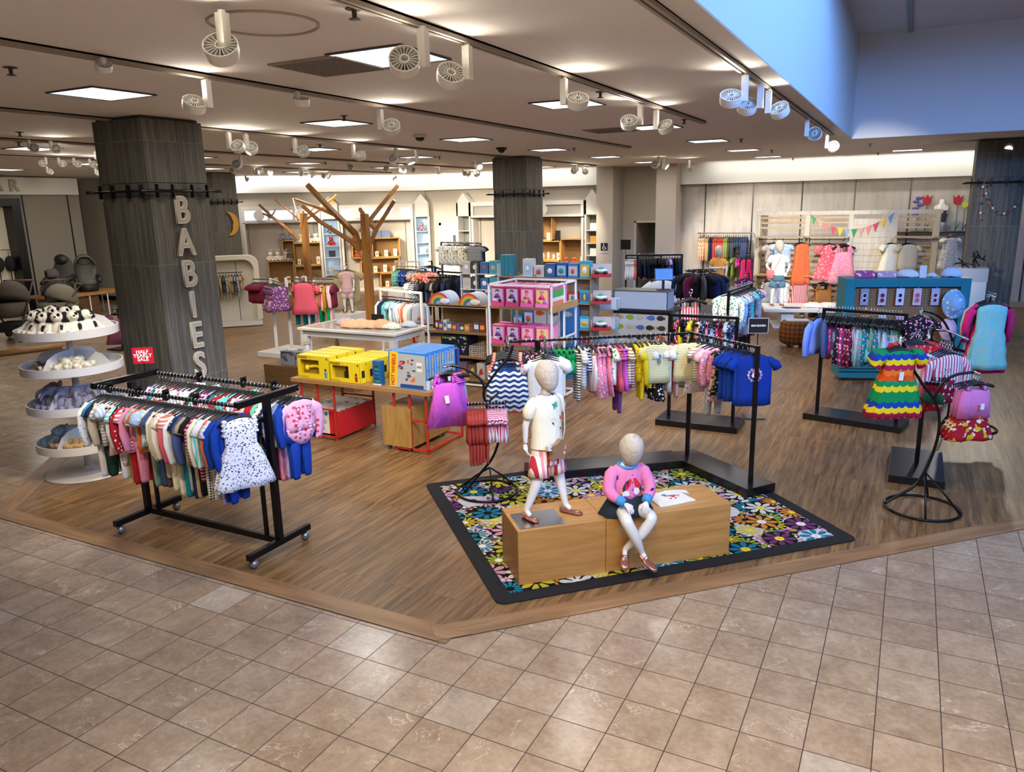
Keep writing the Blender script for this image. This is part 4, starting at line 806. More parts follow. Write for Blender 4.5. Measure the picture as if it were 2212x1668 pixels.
# flat tee shirt on the plinth
def flat_tee(name, label, loc, rz, mat, w=.17, L=.26, th=.012, cat='shirt', group=None, parent=None):
    b = B(); out = [(-.05, L), (-w*.75, L-.01), (-w*1.25, L-.07), (-w*1.08, L-.125), (-w*.84, L-.085), (-w*.86, L*.5), (-w*.92, .01), (-.06, .0), (.03, .006), (w*.92, .0), (w*.86, L*.5), (w*.84, L-.085), (w*1.08, L-.125), (w*1.25, L-.07), (w*.75, L-.01), (.05, L), (.03, L-.02), (-.03, L-.02)]
    vs = []; rnd_ = random.Random(5)
    for x, y in out: vs.append((x+rnd_.uniform(-.006, .006), y+rnd_.uniform(-.006, .006)))
    rs = [[(x, y, 0) for x, y in vs], [(x*1.01, y, th*.6) for x, y in vs], [(x*.93, L*.5+(y-L*.5)*.94, th+rnd_.uniform(0, .006)) for x, y in vs]]
    b.rings(rs); o = b.obj(name, mat, parent, smooth=False, loc=loc, rz=rz); return tag(o, label, cat, group)
o = flat_tee('tee_shirt', 'white tee laid flat on the right end of the oak display box', pl(1.28, .10, .0), PL_A+radians(8), fab('ece8dc'))
for poly, x, y, c in ((el(.02, .012), -.02, .17, '2f8a9c'), (el(.05, .006, 10, -.2), .02, .14, 'b8405a'), (el(.016, .012), .03, .12, 'c8304a'), (el(.006, .006), -.01, .09, '1a1a1a'), (el(.006, .006), .03, .085, '1a1a1a'), (el(.012, .01), .075, .12, 'e07a90')):
    b = B(); b.prism(poly, .014, .0195); b.obj('printed_motif', M(c, .8), o, loc=(x, y, 0))
# ---------------------------------------------------------------- V-shaped black rack
K, E2_, E1_ = Vector((-1.86, 7.46, 0)), Vector((-1.13, 6.92, 0)), Vector((-3.48, 6.27, 0)); GL = M('0d0d0f', .28)
t = thing('clothes_rack', 'black V-shaped clothes rack standing on the back of the flower rug', 'clothes rack', (K.x, K.y, .0125))
d2 = (E2_-K); a2 = atan2(d2.y, d2.x); d1 = (Vector((-3.18, 6.42, 0))-K); a1 = atan2(d1.y, d1.x); T_ = .0
def slab(p0, a, L, w, ex, z1=.085): q = Matrix.Translation(p0) @ Matrix.Rotation(a, 4, 'Z'); b = B(); b.X = q; b.box(-ex, -w/2, 0, L, w/2, z1); return b
b = slab(Vector((0, 0, 0)), a2, d2.length+.14, .34, .12); b.obj('base', GL, t, bev=.003)
b = slab(Vector((0, 0, 0)), a1, d1.length, .34, -.10, .0845); b.obj('base', GL, t, bev=.003)
for q in (Vector((0, 0, 0)), d2, d1*.93): b = B(); b.box(q.x-.02, q.y-.02, .085, q.x+.02, q.y+.02, 1.36); b.obj('post', RK, t)
for q in (d2, (E1_-K)*.86): b = B(); b.tube([(0, 0, 1.345), (q.x, q.y, 1.345)], .016, 4); b.obj('hang_rail', RK, t)
zr = 1.345+.0125
I2 = [('shortall', 'yellow+white:floral'), ('sundress', 'white+pink:floral'), ('tee', 'khaki+white:stripe'), ('tee', 'pink', 'shorts', 'grey'), ('tee', 'pale pink+white:floral', 'pants', 'grey'), ('longtee', 'pink+white:floral'), ('sundress', 'pale pink+burgundy:floral'), ('tunic', 'black+khaki:floral', 'shorts', 'pink'), ('bigtee', 'royal blue'), ('bigtee', 'royal blue'), ('bigtee', 'royal blue'), ('bigtee', 'royal blue')]
q = K+d2*.90; rail_fill((K.x+d2.x*.06, K.y+d2.y*.06, zr), (q.x, q.y, zr), I2, 'on V-rack right arm', 'clothes on the right arm of the V-shaped rack', sc=1.0)
o = garment('bigtee', (K.x+d2.x*.955, K.y+d2.y*.955, zr), a2+pi/2+radians(-24), fab('17388e'), 'royal blue tee with unicorn print facing out on the V-rack', 'front-facing garments on the V-shaped rack')
for k in range(12): motif(o, el(.012, .014, 8), (.058*sin(2*pi*k/12), -.042, -.25+.055*cos(2*pi*k/12)), M(('d86a8c', 'b9c8e0', 'e8a0b0', '8fa0c0')[k % 4], .8), 'printed_motif')
motif(o, el(.03, .024, 10, .5), (.0, -.043, -.25), M('eceaf0', .8), 'printed_motif'); motif(o, el(.022, .012, 10, .9), (-.012, -.044, -.215), M('e05a70', .8), 'printed_motif')
o2 = K+(E1_-K)*.84
I1 = [('tee', 'black+pink:floral')]*3+[('tee', 'white'), ('pants', 'denim blue'), ('pants', 'denim blue'), ('shorts', 'green'), ('shorts', 'green'), ('shorts', 'green'), ('shorts', 'green'), ('pants', 'dark grey+white:stripe'), ('tee', 'white+grey:stripe'), ('shorts', 'white+navy:stripe'), ('tank', 'pale pink+white:vstripe'), ('sundress', 'pink+white:floral'), ('sundress', 'pink+coral pink:floral'), ('sundress', 'pink+coral pink:floral'),
      ('tee', 'white+green:floral'), ('tunic', 'coral pink', 'pants', 'purple'), ('tunic', 'magenta'), ('tee', 'white+mustard:stripe'), ('tank', 'white+rust:stripe'), ('shortall', 'yellow'), ('romper', 'yellow'), ('tunic', 'yellow'), ('tee', 'white'), ('dress', 'black+white:floral'), ('tee', 'white'), ('bigtee', 'white'), ('shorts', 'hot pink'), ('pants', 'hot pink+white:gingham')]
rail_fill((o2.x, o2.y, zr), (K.x-.12, K.y-.09, zr), I1, 'on V-rack left arm', 'clothes on the left arm of the V-shaped rack', sc=1.02, flip=False)
fy = a1+pi/2+pi+radians(30)
for i, (f, kd, cs, lb) in enumerate([(.05, 'bigtee', 'khaki+white:stripe', 'yellow and white striped tee with giraffe, nearest the V-rack corner'), (.20, 'bigtee', 'khaki+white:stripe', 'yellow and white striped tee with elephant, next to the giraffe one')]):
    m = fab('ece6c8', 'stripe', 'c8b858', 1.4); p = K+(E1_-K)*f; o = garment(kd, (p.x+.10, p.y-.13, zr-.0), radians(35), m, lb, 'front-facing garments on the V-shaped rack', sc=.82)
    motif(o, el(.022, .045, 12), (0, -.042, -.27), M(('5a6a80', '8a8468')[i], .8), 'printed_motif'); motif(o, star(.026, .014, 5), (0.004, -.044, -.215), M('3a6ab0', .8), 'printed_motif')
# waterfall arm with front-facing tops left of the V rack
p0 = K+(E1_-K)*.86; wd = Vector((.30, -.62, 0)).normalized()
t = thing('waterfall_arm', 'black slanted hanging arm at the left end of the V-shaped rack', 'display arm', (p0.x, p0.y, zr)); b = B(); b.tube([(.20, .14, .03), (.20+wd.x*.22, .14+wd.y*.22, -.025), (.20+wd.x*.36, .14+wd.y*.36, -.05)], .012, 8); b.obj('arm', RK, t, smooth=True)
b = B(); b.tube([(-.12, -.02, .05), (-.12+wd.x*.36, -.02+wd.y*.36, -.03)], .012, 8); b.obj('arm', RK, t, smooth=True)
b = B(); b.tube([(.0, .0, .0), (-.14, -.04, .0)], .014, 8); b.obj('cross_bar', RK, t, smooth=True)
WV = fab('ece8d8', 'wave', '20406e', 1.0, 'e0604c'); SC_ = fab('ece8d8')
for i in range(4):
    f = .12+.055*i; o = garment('crochet', (p0.x-.12+wd.x*f, p0.y-.02+wd.y*f, zr+.035-.09*f*2), radians(26), WV, 'blue and white wavy knitted vest, %s from the front on the left arm' % nth(3-i), 'wavy knitted vests', sc=1.28, var=0)
    for s in (-1, 1):
        b = B()
        for j in range(5): b.ell(s*(.095+.008*j), 0, -.09-.02*j, .016, .03, .012, 7, 4)
        b.obj('fringe_trim', fab('e8806a', 'dots', 'f0e8dc'), o, smooth=True)
for i in range(3):
    f = .16+.06*i; o = garment('bigtee', (p0.x+.20+wd.x*f, p0.y+.14+wd.y*f, zr-.02-.08*f*1.4), radians(28), fab('e6e2d6'), 'plain white cap-sleeved tee, %s from the front behind the standing mannequin' % nth(2-i), 'white tees on the slanted arm', sc=1.0, tagp=(i == 2))
# ---------------------------------------------------------------- curved loop stands
def loop_stand(c, r, curves, legs_, lb, rods, meet):
    t = thing('loop_display_stand', lb, 'clothes stand', (c[0], c[1], c[2] if len(c) > 2 else 0)); b = B(); T0_ = Vector((c[0], c[1], c[2] if len(c) > 2 else 0))
    b.tube([(r*cos(2*pi*k/36), r*sin(2*pi*k/36), .013) for k in range(36)], .012, 8, True); b.obj('ring_base', BLKMET, t, smooth=True)
    for cv in curves: b = B(); b.tube([Vector(q)-T0_ for q in cv], .0125, 8); b.obj('curved_tube', BLKMET, t, smooth=True)
    for a in legs_:
        e = Vector((r*cos(a), r*sin(a), .015)); m_ = Vector(meet)-T0_; b = B(); b.tube([m_, m_*.5+e*.5+Vector((0, 0, .01)), e], .009, 6); b.obj('leg', BLKMET, t, smooth=True)
    for p_, q_ in rods: b = B(); b.tube([Vector(p_)-T0_, Vector(q_)-T0_], .011, 8); b.obj('hang_rod', CHROME, t, smooth=True)
    return t
def smooth(pts, n=4):
    P = [Vector(p) for p in pts]; out = []
    for i in range(len(P)-1):
        a, b_, c_, d_ = P[max(i-1, 0)], P[i], P[i+1], P[min(i+2, len(P)-1)]
        for k in range(n): u = k/n; out.append(.5*((2*b_)+(c_-a)*u+(2*a-5*b_+4*c_-d_)*u*u+(3*b_-a-3*c_+d_)*u**3))
    return out+[P[-1]]
CL = (-3.34, 5.88, .0125)
cv = lambda ps, c: smooth([atv(x, y, c) for x, y in ps])
c1 = cv([(1000, 1068), (1040, 1020), (1066, 985), (1078, 940), (1060, 900), (1046, 860), (1048, 840), (1075, 800), (1100, 770), (1108, 745)], CL)
c2 = cv([(1046, 852), (1044, 830), (1030, 812), (1000, 795), (975, 790)], CL)
loop_stand(CL, .285, [c1, c2], [radians(a) for a in (-50, 60, 170)], 'black curved hanging stand on the left corner of the flower rug', [(c2[-1], c2[-1]+Vector((.02, -.16, .02)))], atv(1058, 1010, CL))
zz = c2[-1]
for i in range(6):
    o = garment('sundress' if i else 'tank', (zz.x+.02*i/5-.0, zz.y+.02-.155*i/5, zz.z+.014+.003*i), radians(24+4*i), fab('c055b4') if i else cloth('turquoise'), ('magenta strappy dress, %s from the front on the curved stand' % nth(5-i)) if i else 'turquoise top hanging behind the magenta dresses on the curved stand', 'dresses on the left curved stand', sc=1.0, tagp=(i == 5))
rb = atv(1040, 880, (-3.2, 5.6, 0)); ra, re = rb+Vector((-.13, -.03, .02)), rb+Vector((.17, .14, .02))
t = thing('hanging_bar', 'short black cross bar holding red and striped sets on the left stand', 'hanging bar', rb); b = B(); b.tube([ra-rb, re-rb], .011, 8); b.tube([Vector((0.02, .05, .02)), Vector((.02, .30, .07))], .010, 8); b.obj('bar', BLKMET, t, smooth=True)
IT = [('tee', 'rust', 'pants', 'rust')]*6+[('tee', 'hot pink+white:vstripe')]*6
rail_fill(ra, re, IT, 'on left stand cross bar', 'sets on the cross bar of the left stand', sc=.74, jit=3)
CRr = (.28, 7.10, 0)
g = lambda x, y: (1840+x/3.208, 620+y/3.208)
m1 = cv([g(*q) for q in [(225, 1500), (330, 1440), (430, 1380), (510, 1270), (570, 1130), (603, 1000), (603, 880), (578, 790), (590, 730), (640, 655), (720, 610), (800, 595), (850, 590)]], CRr)
m2 = cv([g(*q) for q in [(580, 800), (550, 750), (500, 690), (470, 640), (425, 570), (400, 480), (360, 400), (335, 375)]], CRr)
e_ = m1[-1]
loop_stand(CRr, .295, [m1, m2], [radians(a) for a in (-85, -10, 80)], 'black curved hanging stand at the right front with ring base', [(e_+Vector((-.02, .05, 0)), e_+Vector((.03, -.12, .01)))], atv(1998, 1020, CRr))
PKT = fab('d468a8', 'stripe', 'e490c0', 2.0); FR_ = fab('a81c28', 'floral', 'ece4d0', .5, 'd8b820')
for i in range(3):
    o = garment('crochet', (e_.x+.01*i, e_.y+.0-.045*i, e_.z-.02), radians(18+8*i), PKT, 'pink smocked top over fruit print skirt, %s from the front' % nth(2-i), 'pink smocked sets on the right curved stand', sc=.92, tagp=(i == 2))
    o.scale.z = .72; u = ln_('fruit_print_skirt', gm('dress', 0), o, (0, .01, -.12), FR_, .8); u.scale = (.98, .9, 1.05)
# post stand with square base behind the right loop stand
SB = (.235, 8.17, 0); t = thing('clothes_stand', 'black square-based post stand behind the right curved stand', 'clothes stand', SB)
b = B(); b.box(-.235, -.48, .0, .235, .48, .075); b.obj('base', GL, t, bev=.003); b = B(); b.box(-.02, -.03, .075, .02, .03, 1.42); b.obj('post', BLKMET, t)
b = B(); b.tube([(0, 0, 1.40), (-.02, -.30, 1.44), (-.02, -.42, 1.38)], .012, 8); b.obj('arm', CHROME, t, smooth=True); b = B(); b.tube([(0, 0, 1.40), (.14, .0, 1.40), (.30, -.22, 1.36)], .012, 8); b.obj('arm', CHROME, t, smooth=True); b = B(); b.tube([(0, 0, 1.3), (.30, .05, 1.20)], .012, 8); b.obj('arm', BLKMET, t, smooth=True)
t = thing('hang_rod', 'chrome rod at the upper left end of the right curved stand', 'hanging rod', m2[-1]); b = B(); b.tube([(0, .16, 0), (0, -.06, 0)], .011, 8); b.obj('rod', CHROME, t); RB_ = fab('e8501a', 'scallop'); a_ = atv(1942, 735, (.1, 6.95, 0)); a2_ = atv(1942, 735, (.2, 7.75, 0))
for i in range(4):
    o = garment('puffdress', (a_.x-.0+.006*i, a_.y+.10-.04*i, a_.z-.0), radians(20+3*i), RB_, 'rainbow scalloped puff-sleeved dress, %s from the front' % nth(3-i), 'rainbow scalloped dresses', sc=1.0, tagp=(i == 3), var=i % 2)
for i in range(4):
    o = garment('puffdress', (a2_.x+.12+.02*i, a2_.y+.42-.06*i, a2_.z+.02), radians(30), fab('d82030', 'floral', 'f08a6a', .8), 'red patterned dress, %s from the front behind the rainbow dresses' % nth(3-i), 'red patterned dresses', sc=1.12)
for i in range(5):
    o = garment('longtee', (a2_.x+.34+.02*i, a2_.y+.34-.05*i, a2_.z-.04), radians(40), cloth(('white', 'pale pink+white:vstripe', 'white', 'pink', 'white+coral pink:vstripe')[i]), '%s shirt, %s from the front right of the red dresses' % (('white', 'pink striped', 'white', 'pink', 'white and pink')[i], nth(4-i)), 'shirts beside the red dresses', sc=1.1)
for i in range(5):
    o = garment('shorts', (a2_.x+.30+.03*i, a2_.y+.05, a2_.z-.26), radians(60), fab('a01828', 'floral', 'ece4d0', .5, '1f5a38'), 'fruit print shorts, %s from left behind the right curved stand' % nth(i), 'fruit print shorts', sc=.95)
def hz(P, py):                              # height above P that shows at picture row py
    lo, hi = 0, 6
    for _ in range(40):
        m = (lo+hi)/2; d = Vector((P[0], P[1], m))-CO; y = 834-FPX*d.dot(cU)/d.dot(cF)
        if y > py: lo = m
        else: hi = m
    return lo
# ---------------------------------------------------------------- plush stand
PS = Vector((-7.50, 4.73, 0)); PWH = M('d9d7d2', .35)
t = thing('plush_toy_stand', 'round white stand of four trays filled with plush toys at the far left front', 'display stand', PS)
b = B(); b.lathe([(.42, 0), (.42, .008), (.39, .018), (.06, .03), (.045, .06)], 40); b.obj('base', M('b9b6b2', .2), t, smooth=True)
b = B(); b.cyl((0, 0, .05), (0, 0, 1.60), .032, n=16); b.obj('pole', PWH, t, smooth=True)
TZ = (1.46, 1.10, .71, .30); GLS = M('dfe3e6', .12, alpha=.75)
for i, z in enumerate(TZ):
    r = .455 if i < 3 else .43; b = B(); b.lathe([(.03, z), (r-.005, z), (r, z), (r, z+.07), (r+.010, z+.07), (r+.010, z-.01), (.03, z-.01)], 72); f = b.obj('tray', PWH, t, smooth=False)
    for a in ((0, pi/2, pi, 3*pi/2) if i != 0 else (.6, 2.2, 3.8, 5.2)):
        b = B(); b.X = Matrix.Rotation(a+.35, 4, 'Z'); b.prismY([(.03, z+.005), (r-.01, z+.005), (r-.03, z+.06), (r*.75, z+.15), (r*.5, z+.19), (r*.2, z+.20), (.03, z+.20)], -.002, .002); b.obj('divider', GLS if i > 1 else PWH, f)
def plush_mesh(kind, c1, c2, nose='141414'):
    b = B(); E_ = b.ell
    E_(0, 0, .075, .062, .055, .078, 12, 8); E_(0, -.01, .185, .056, .054, .050, 12, 8); E_(0, -.052, .172, .030, .026, .024, 10, 6)
    for s in (-1, 1):
        b.tube([(s*.045, -.01, .115), (s*.085, -.03, .075), (s*.095, -.045, .035)], [.026, .024, .022], 8); b.tube([(s*.035, -.02, .03), (s*.055, -.085, .022), (s*.06, -.12, .03)], [.030, .027, .026], 8)
    if kind == 'dog':
        for s in (-1, 1): b.tube([(s*.038, 0, .222), (s*.07, .005, .20), (s*.078, -.005, .145)], [.018, .024, .020], 8, mi=1)
        E_(.035, -.045, .08, .022, .014, .034, 8, 6, 1); E_(.022, -.052, .20, .016, .012, .018, 8, 5, 1); E_(0, -.078, .18, .011, .008, .008, 8, 5, 1)
    elif kind == 'elephant':
        for s in (-1, 1): E_(s*.075, .005, .19, .045, .012, .052, 10, 6, 1)
        b.tube([(0, -.06, .175), (0, -.10, .14), (0, -.105, .09)], [.020, .016, .012], 8)
    elif kind == 'lamb':
        for s in (-1, 1): b.tube([(s*.04, 0, .215), (s*.085, 0, .205)], [.012, .014], 6, mi=1)
        for k in range(8): E_(.03*cos(k*.8), .01+.03*sin(k*.8), .225, .02, .02, .016, 6, 4)
        E_(0, -.075, .18, .008, .006, .006, 6, 4, 1)
    elif kind == 'bunny':
        for s in (-1, 1): b.tube([(s*.022, 0, .225), (s*.035, .01, .28), (s*.05, .0, .31)], [.014, .018, .010], 8, mi=1)
        E_(0, -.075, .18, .008, .006, .006, 6, 4, 1)
    elif kind == 'bear':
        for s in (-1, 1): E_(s*.045, 0, .228, .02, .014, .02, 8, 5, 1)
        E_(0, -.075, .18, .010, .007, .007, 6, 4, 1)
    return b.mesh('plush_'+kind, [M(c1, .95), M(c2, .95)], True)
PM_ = {}
def plush(kind, loc, rz, label, group, c1='e9e2cf', c2='141416', sc=1.0, rx=0, parent=None, cat='plush toy'):
    k = (kind, c1, c2)
    if k not in PM_: PM_[k] = plush_mesh(kind, c1, c2)
    o = D.objects.new('plush_'+kind, PM_[k]); COL.objects.link(o); o.location = loc; o.rotation_euler = (rx, 0, rz); o.scale = (sc,)*3; return tag(o, label, cat, group)
rr = random.Random(11); CAMA = radians(-58)
def polar(i, n, a0, a1): return radians(a0+(a1-a0)*(i+.5)/n)
for i in range(7):
    a = polar(i, 7, -172, 22); plush('dog', (PS.x+.31*cos(a), PS.y+.31*sin(a), TZ[0]+.005), a+pi/2, 'black and white plush dog, %s from left in the front of the top tray' % nth(i), 'plush dogs on the top tray', sc=1.06, rx=-.25)
for i in range(5):
    a = polar(i, 5, -175, 30); plush('dog', (PS.x+.15*cos(a), PS.y+.15*sin(a), TZ[0]+.05), a+pi/2, 'black and white plush dog, %s from left at the back of the top tray' % nth(i), 'plush dogs behind on the top tray', sc=1.0, rx=-.1, c2='101012')
for i in range(5):
    a = polar(i, 5, -70, 0); plush('lamb', (PS.x+(.27+.05*(i % 2))*cos(a), PS.y+(.27+.05*(i % 2))*sin(a), TZ[1]+.005), a+pi/2, 'cream plush lamb on the second tray, %s from left' % nth(i), 'plush lambs on the second tray', 'ece4cc', 'cfc4a8', .85, -.9)
for i in range(5):
    a = polar(i, 5, -150, -78); plush('dog', (PS.x+.32*cos(a), PS.y+.32*sin(a), TZ[1]+.005), a+pi/2, '%s plush puppy lying on the second tray, %s from left' % (('brown', 'white', 'tan', 'brown', 'white')[i], nth(i)), 'plush puppies on the second tray', ('8a6244', 'e6dfd0', 'b08a64', '8a6244', 'e6dfd0')[i], '7a4a30', .62, -1.2)
for i in range(7):
    a = polar(i, 7, -170, 40); plush('elephant', (PS.x+.28*cos(a), PS.y+.28*sin(a), TZ[2]+.005), a+pi/2, 'grey-lilac plush elephant on the third tray, %s from left' % nth(i), 'plush elephants on the third tray', '8f8c9c', 'a08c98', 1.05, -.25)
for i in range(3):
    a = polar(i, 3, -165, -120); plush('bear', (PS.x+.30*cos(a), PS.y+.30*sin(a), TZ[3]+.005), a+pi/2, 'fluffy blue-grey plush on the lowest tray, %s from left' % nth(i), 'fluffy plush on the lowest tray', '8f9ea2', '8f9ea2', .9, -.5)
for i in range(4):
    a = polar(i, 4, -95, -30); plush('bear', (PS.x+.31*cos(a), PS.y+.31*sin(a), TZ[3]+.005), a+pi/2, 'tan plush on the lowest tray, %s from left' % nth(i), 'tan plush on the lowest tray', 'c0a070', 'a98a5c', .7, -1.0)
# ---------------------------------------------------------------- toy table
TT = .72; OT = mk_wood('toy_table_oak', '8a6234', '9c7240', 'ab804c', 0, 1.0)
t = thing('toy_table', 'long oak table with red metal frames stacked with boxed toys', 'table', (-6.31, 6.54, 0))
b = B(); b.box(0, 0, TT-.045, 1.92, .85, TT); b.obj('tabletop', OT, t, bev=.003); REDM = M('b02a22', .35)
for nm, x0, x1 in (('red_frame', .10, .58), ('red_frame', 1.42, 1.84)):
    f = None
    for y in (.06, .78):
        b = B()
        for x in (x0, x1): b.box(x-.011, y-.011, .015, x+.011, y+.011, TT-.045)
        b.box(x0, y-.011, .03, x1, y+.011, .052); b.box(x0, y-.011, .36, x1, y+.011, .382)
        if y < .1:
            for x in (x0, x1): b.box(x-.011, .06, .03, x+.011, .78, .052); b.box(x-.011, .06, TT-.067, x+.011, .78, TT-.045)
            b.box((x0+x1)/2-.011, y-.011, .03, (x0+x1)/2+.011, y+.011, TT-.045)
        for x in (x0, x1): b.cyl((x, y, 0), (x, y, .02), .012)
        b.obj(nm, REDM, t)
YB = M('e2c41a', .45); YD = M('7c6a10', .8); YI = M('a88c14', .7); KD = M('18181a', .6)
def window_box(name, w, d, hh, face, win, inner, label, cat, group, loc, rz=0, deco=None):
    """carton with a cut-out window: win=(x0,z0,x1,z1)"""
    t = thing(name, label, cat, loc, rz, group); x0, z0, x1, z1 = win; b = B(); th = .003
    b.box(0, d-th, 0, w, d, hh); b.box(0, 0, 0, th, d, hh); b.box(w-th, 0, 0, w, d, hh); b.box(0, 0, 0, w, d, th); b.box(0, 0, hh-th, w, d, hh)
    b.box(0, 0, 0, x0, th, hh); b.box(x1, 0, 0, w, th, hh); b.box(x0, 0, 0, x1, th, z0); b.box(x0, 0, z1, x1, th, hh); b.obj('carton', face, t)
    b = B(); b.box(th, d*.7, th, w-th, d-th, hh-th); b.obj('inner_tray', inner, t)
    if deco: deco(t, w, d, hh, win)
    return t
STXT = text_mesh('STANLEY', .036, .0004, M('15150f', .6), None, (0, 0, -50), name='lettering', align='LEFT', bold=.001); JTXT = text_mesh('jr.', .026, .0004, M('15150f', .6), None, (0, 0, -50), name='lettering', align='LEFT'); SME, JME = STXT.data, JTXT.data
D.objects.remove(STXT); D.objects.remove(JTXT)
def stan(tool):
    def f(t, w, d, hh, win):
        ln_('lettering', SME, t, (.012, -.0008, hh-.026), rot=(pi/2, 0, 0)); ln_('lettering', JME, t, (.185, -.0008, hh-.026), rot=(pi/2, 0, 0))
        b = B(); b.box(.012, -.0006, .012, w*.35, 0, .015); b.box(.012, -.0006, .022, w*.3, 0, .025); b.prismY([(w-.02, hh-.02), (w-.045, hh-.02), (w-.02, hh-.05)], -.0008, 0); b.prismY([(w+.0, 0)]*3, 0, 0) if 0 else None
        b.box(w, .03, hh*.25, w+.0008, d*.75, hh*.6); b.obj('printed_marks', KD, t)
        b = B()
        if tool: b.tube([(.11, d*.4, hh*.45), (.24, d*.4, hh*.52), (.33, d*.4, hh*.42)], [.02, .016, .02], 8); b.ell(.10, d*.4, hh*.42, .03, .03, .035); b.box(.30, d*.3, hh*.25, .34, d*.6, hh*.45, 1)
        else: b.box(.20, d*.3, hh*.5, .27, d*.5, hh*.85, 1); b.box(.18, d*.3, hh*.2, .225, d*.5, hh*.5, 1); b.ell(.30, d*.4, hh*.4, .05, .03, .05)
        b.obj('toy_tool', [M('e8c820', .4), KD], t)
        x = w-.055; b = B(); b.prismY([(x-.018, hh*.08), (x+.018, hh*.08), (x+.022, hh*.33), (x-.022, hh*.33)], -.0012, 0); b.X = Matrix.Translation((x, -.0012, hh*.42)) @ Matrix.Rotation(pi/2, 4, 'X'); b.ell(0, 0, 0, .016, .018, .0006, 10, 4, 1)
        b.obj('printed_child', [M('3f8fa0' if tool else 'b8202c', .6), M('4a2c1c', .6)], t)
    return f
tz = TT+.0005; SC1 = window_box('toy_tool_box', .47, .14, .27, YB, (.05, .06, .32, .22), YI, 'yellow toy tool carton, front one of the left row on the toy table', 'toy box', 'yellow toy tool cartons', (-6.24, 6.60, tz), 0, stan(True)); keep(SC1)
for i in range(1, 4): dup(SC1, None, (-6.24+.012*i, 6.60+.155*i, tz), radians((0, 1, -1, 1)[i]), 'yellow toy tool carton, %s back in the left row on the toy table' % nth(i), 'yellow toy tool cartons')
SC2 = window_box('toy_tool_box', .43, .11, .235, YB, (.04, .05, .27, .19), YI, 'yellow toy tool carton with printed girl, front one of the middle row', 'toy box', 'yellow toy tool cartons', (-5.75, 6.59, tz), radians(-1), stan(False)); keep(SC2)
for i in range(1, 6): dup(SC2, None, (-5.74+.008*i, 6.59+.12*i, tz), radians(-1+i % 2), 'yellow toy tool carton with printed girl, %s back in the middle row' % nth(i), 'yellow toy tool cartons')
o = dup(SC1, None, (-5.55, 7.31, tz), 0, 'yellow toy tool carton showing its lettering, rearmost right on the toy table', 'yellow toy tool cartons'); o.location.y = 7.33; o.location.x = -5.3
HB, HG, HW_ = M('2a7cc0', .45), M('a8a8a2', .5), M('d8d4c8', .5)
def tb_(s, size, col, par, loc, rot, bold=.001, sx=1): return text_mesh(s, size, .0004, M(col, .5), par, loc, rot, bold=bold, sx=sx)
def hot(i, loc):
    t = thing('toy_race_track_box', 'blue toy race track carton, %s from the front on the toy table' % nth(i), 'toy box', loc, 0, 'toy race track cartons')
    w, d, hh = .47, .085, .40; b = B(); b.box(0, 0, 0, w, d, hh); c = b.obj('carton', HB, t)
    b = B(); b.prismY([(.09, .012), (w, .012), (w, hh*.94), (.12, hh*.96)], -.001, 0); b.obj('printed_panel', HG, c)
    b = B(); b.prismY([(.0, .01), (.09, .01), (.13, hh), (.02, hh)], -.0018, -.001); b.obj('yellow_band', M('e0b820', .5), c)
    r2 = random.Random(i)
    b = B()
    for k in range(26): x, z = r2.uniform(.14, .33), r2.uniform(.08, .34); b.ell(x, -.002, z, r2.uniform(.01, .03), .001, r2.uniform(.006, .02), 8, 4, r2.randint(0, 4))
    b.obj('printed_race_track', [M(q, .5) for q in ('d8622a', '5a4a7a', 'b8b0a0', '8a2c28', '4a4a55')], c)
    b = B(); b.box(.36, -.0022, .20, .43, -.001, .30); b.box(w, .01, .0, w+.001, d-.01, .10); b.obj('white_badge', HW_, c); b = B(); b.box(.14, -.0024, .012, .44, -.001, .05); b.obj('blue_strip', M('24407c', .5), c)
    tb_('HOT WHEELS', .064, 'c01a1a', c, (.06, -.0026, hh/2), (pi/2, radians(-84), 0), .002, .88); tb_('2022', .03, '1a1a1a', c, (.395, -.0028, .25), (pi/2, 0, 0))
    tb_('HOT WHEELS', .046, 'd8b020', c, (w+.0014, d/2, hh*.6), (pi/2, radians(-90), pi/2), .001, .85)
    return t
for i in range(6): hot(i, (-4.93+.004*i, 6.60+.098*i, tz))
t = thing('toy_car_pack', 'tall narrow carton of five toy cars beside the race track cartons', 'toy box', (-5.17, 6.62, tz)); b = B(); b.box(0, 0, 0, .11, .07, .27); b.obj('carton', M('1c5a8a', .45), t); b = B()
for k in range(5): b.ell(.055, -.004, .04+.045*k, .036, .01, .012, 8, 5, k % 3)
b.obj('toy_cars', [M('2a8a4a', .3), M('38424a', .3), M('1a6aa0', .3)], t); b = B(); b.box(0, -.001, 0, .11, 0, .016); b.obj('white_base_strip', HW_, t)
for i in range(3):
    tag(B().box(0, 0, 0, .30, .05, .33).obj('boxed_game', M(('2a3a7a', '1a2440', '28408a')[i], .45), loc=(-4.80, 7.21+.055*i, tz)), 'dark blue boxed game, %s behind the race track cartons' % nth(i), 'toy box', 'boxed games on the toy table')
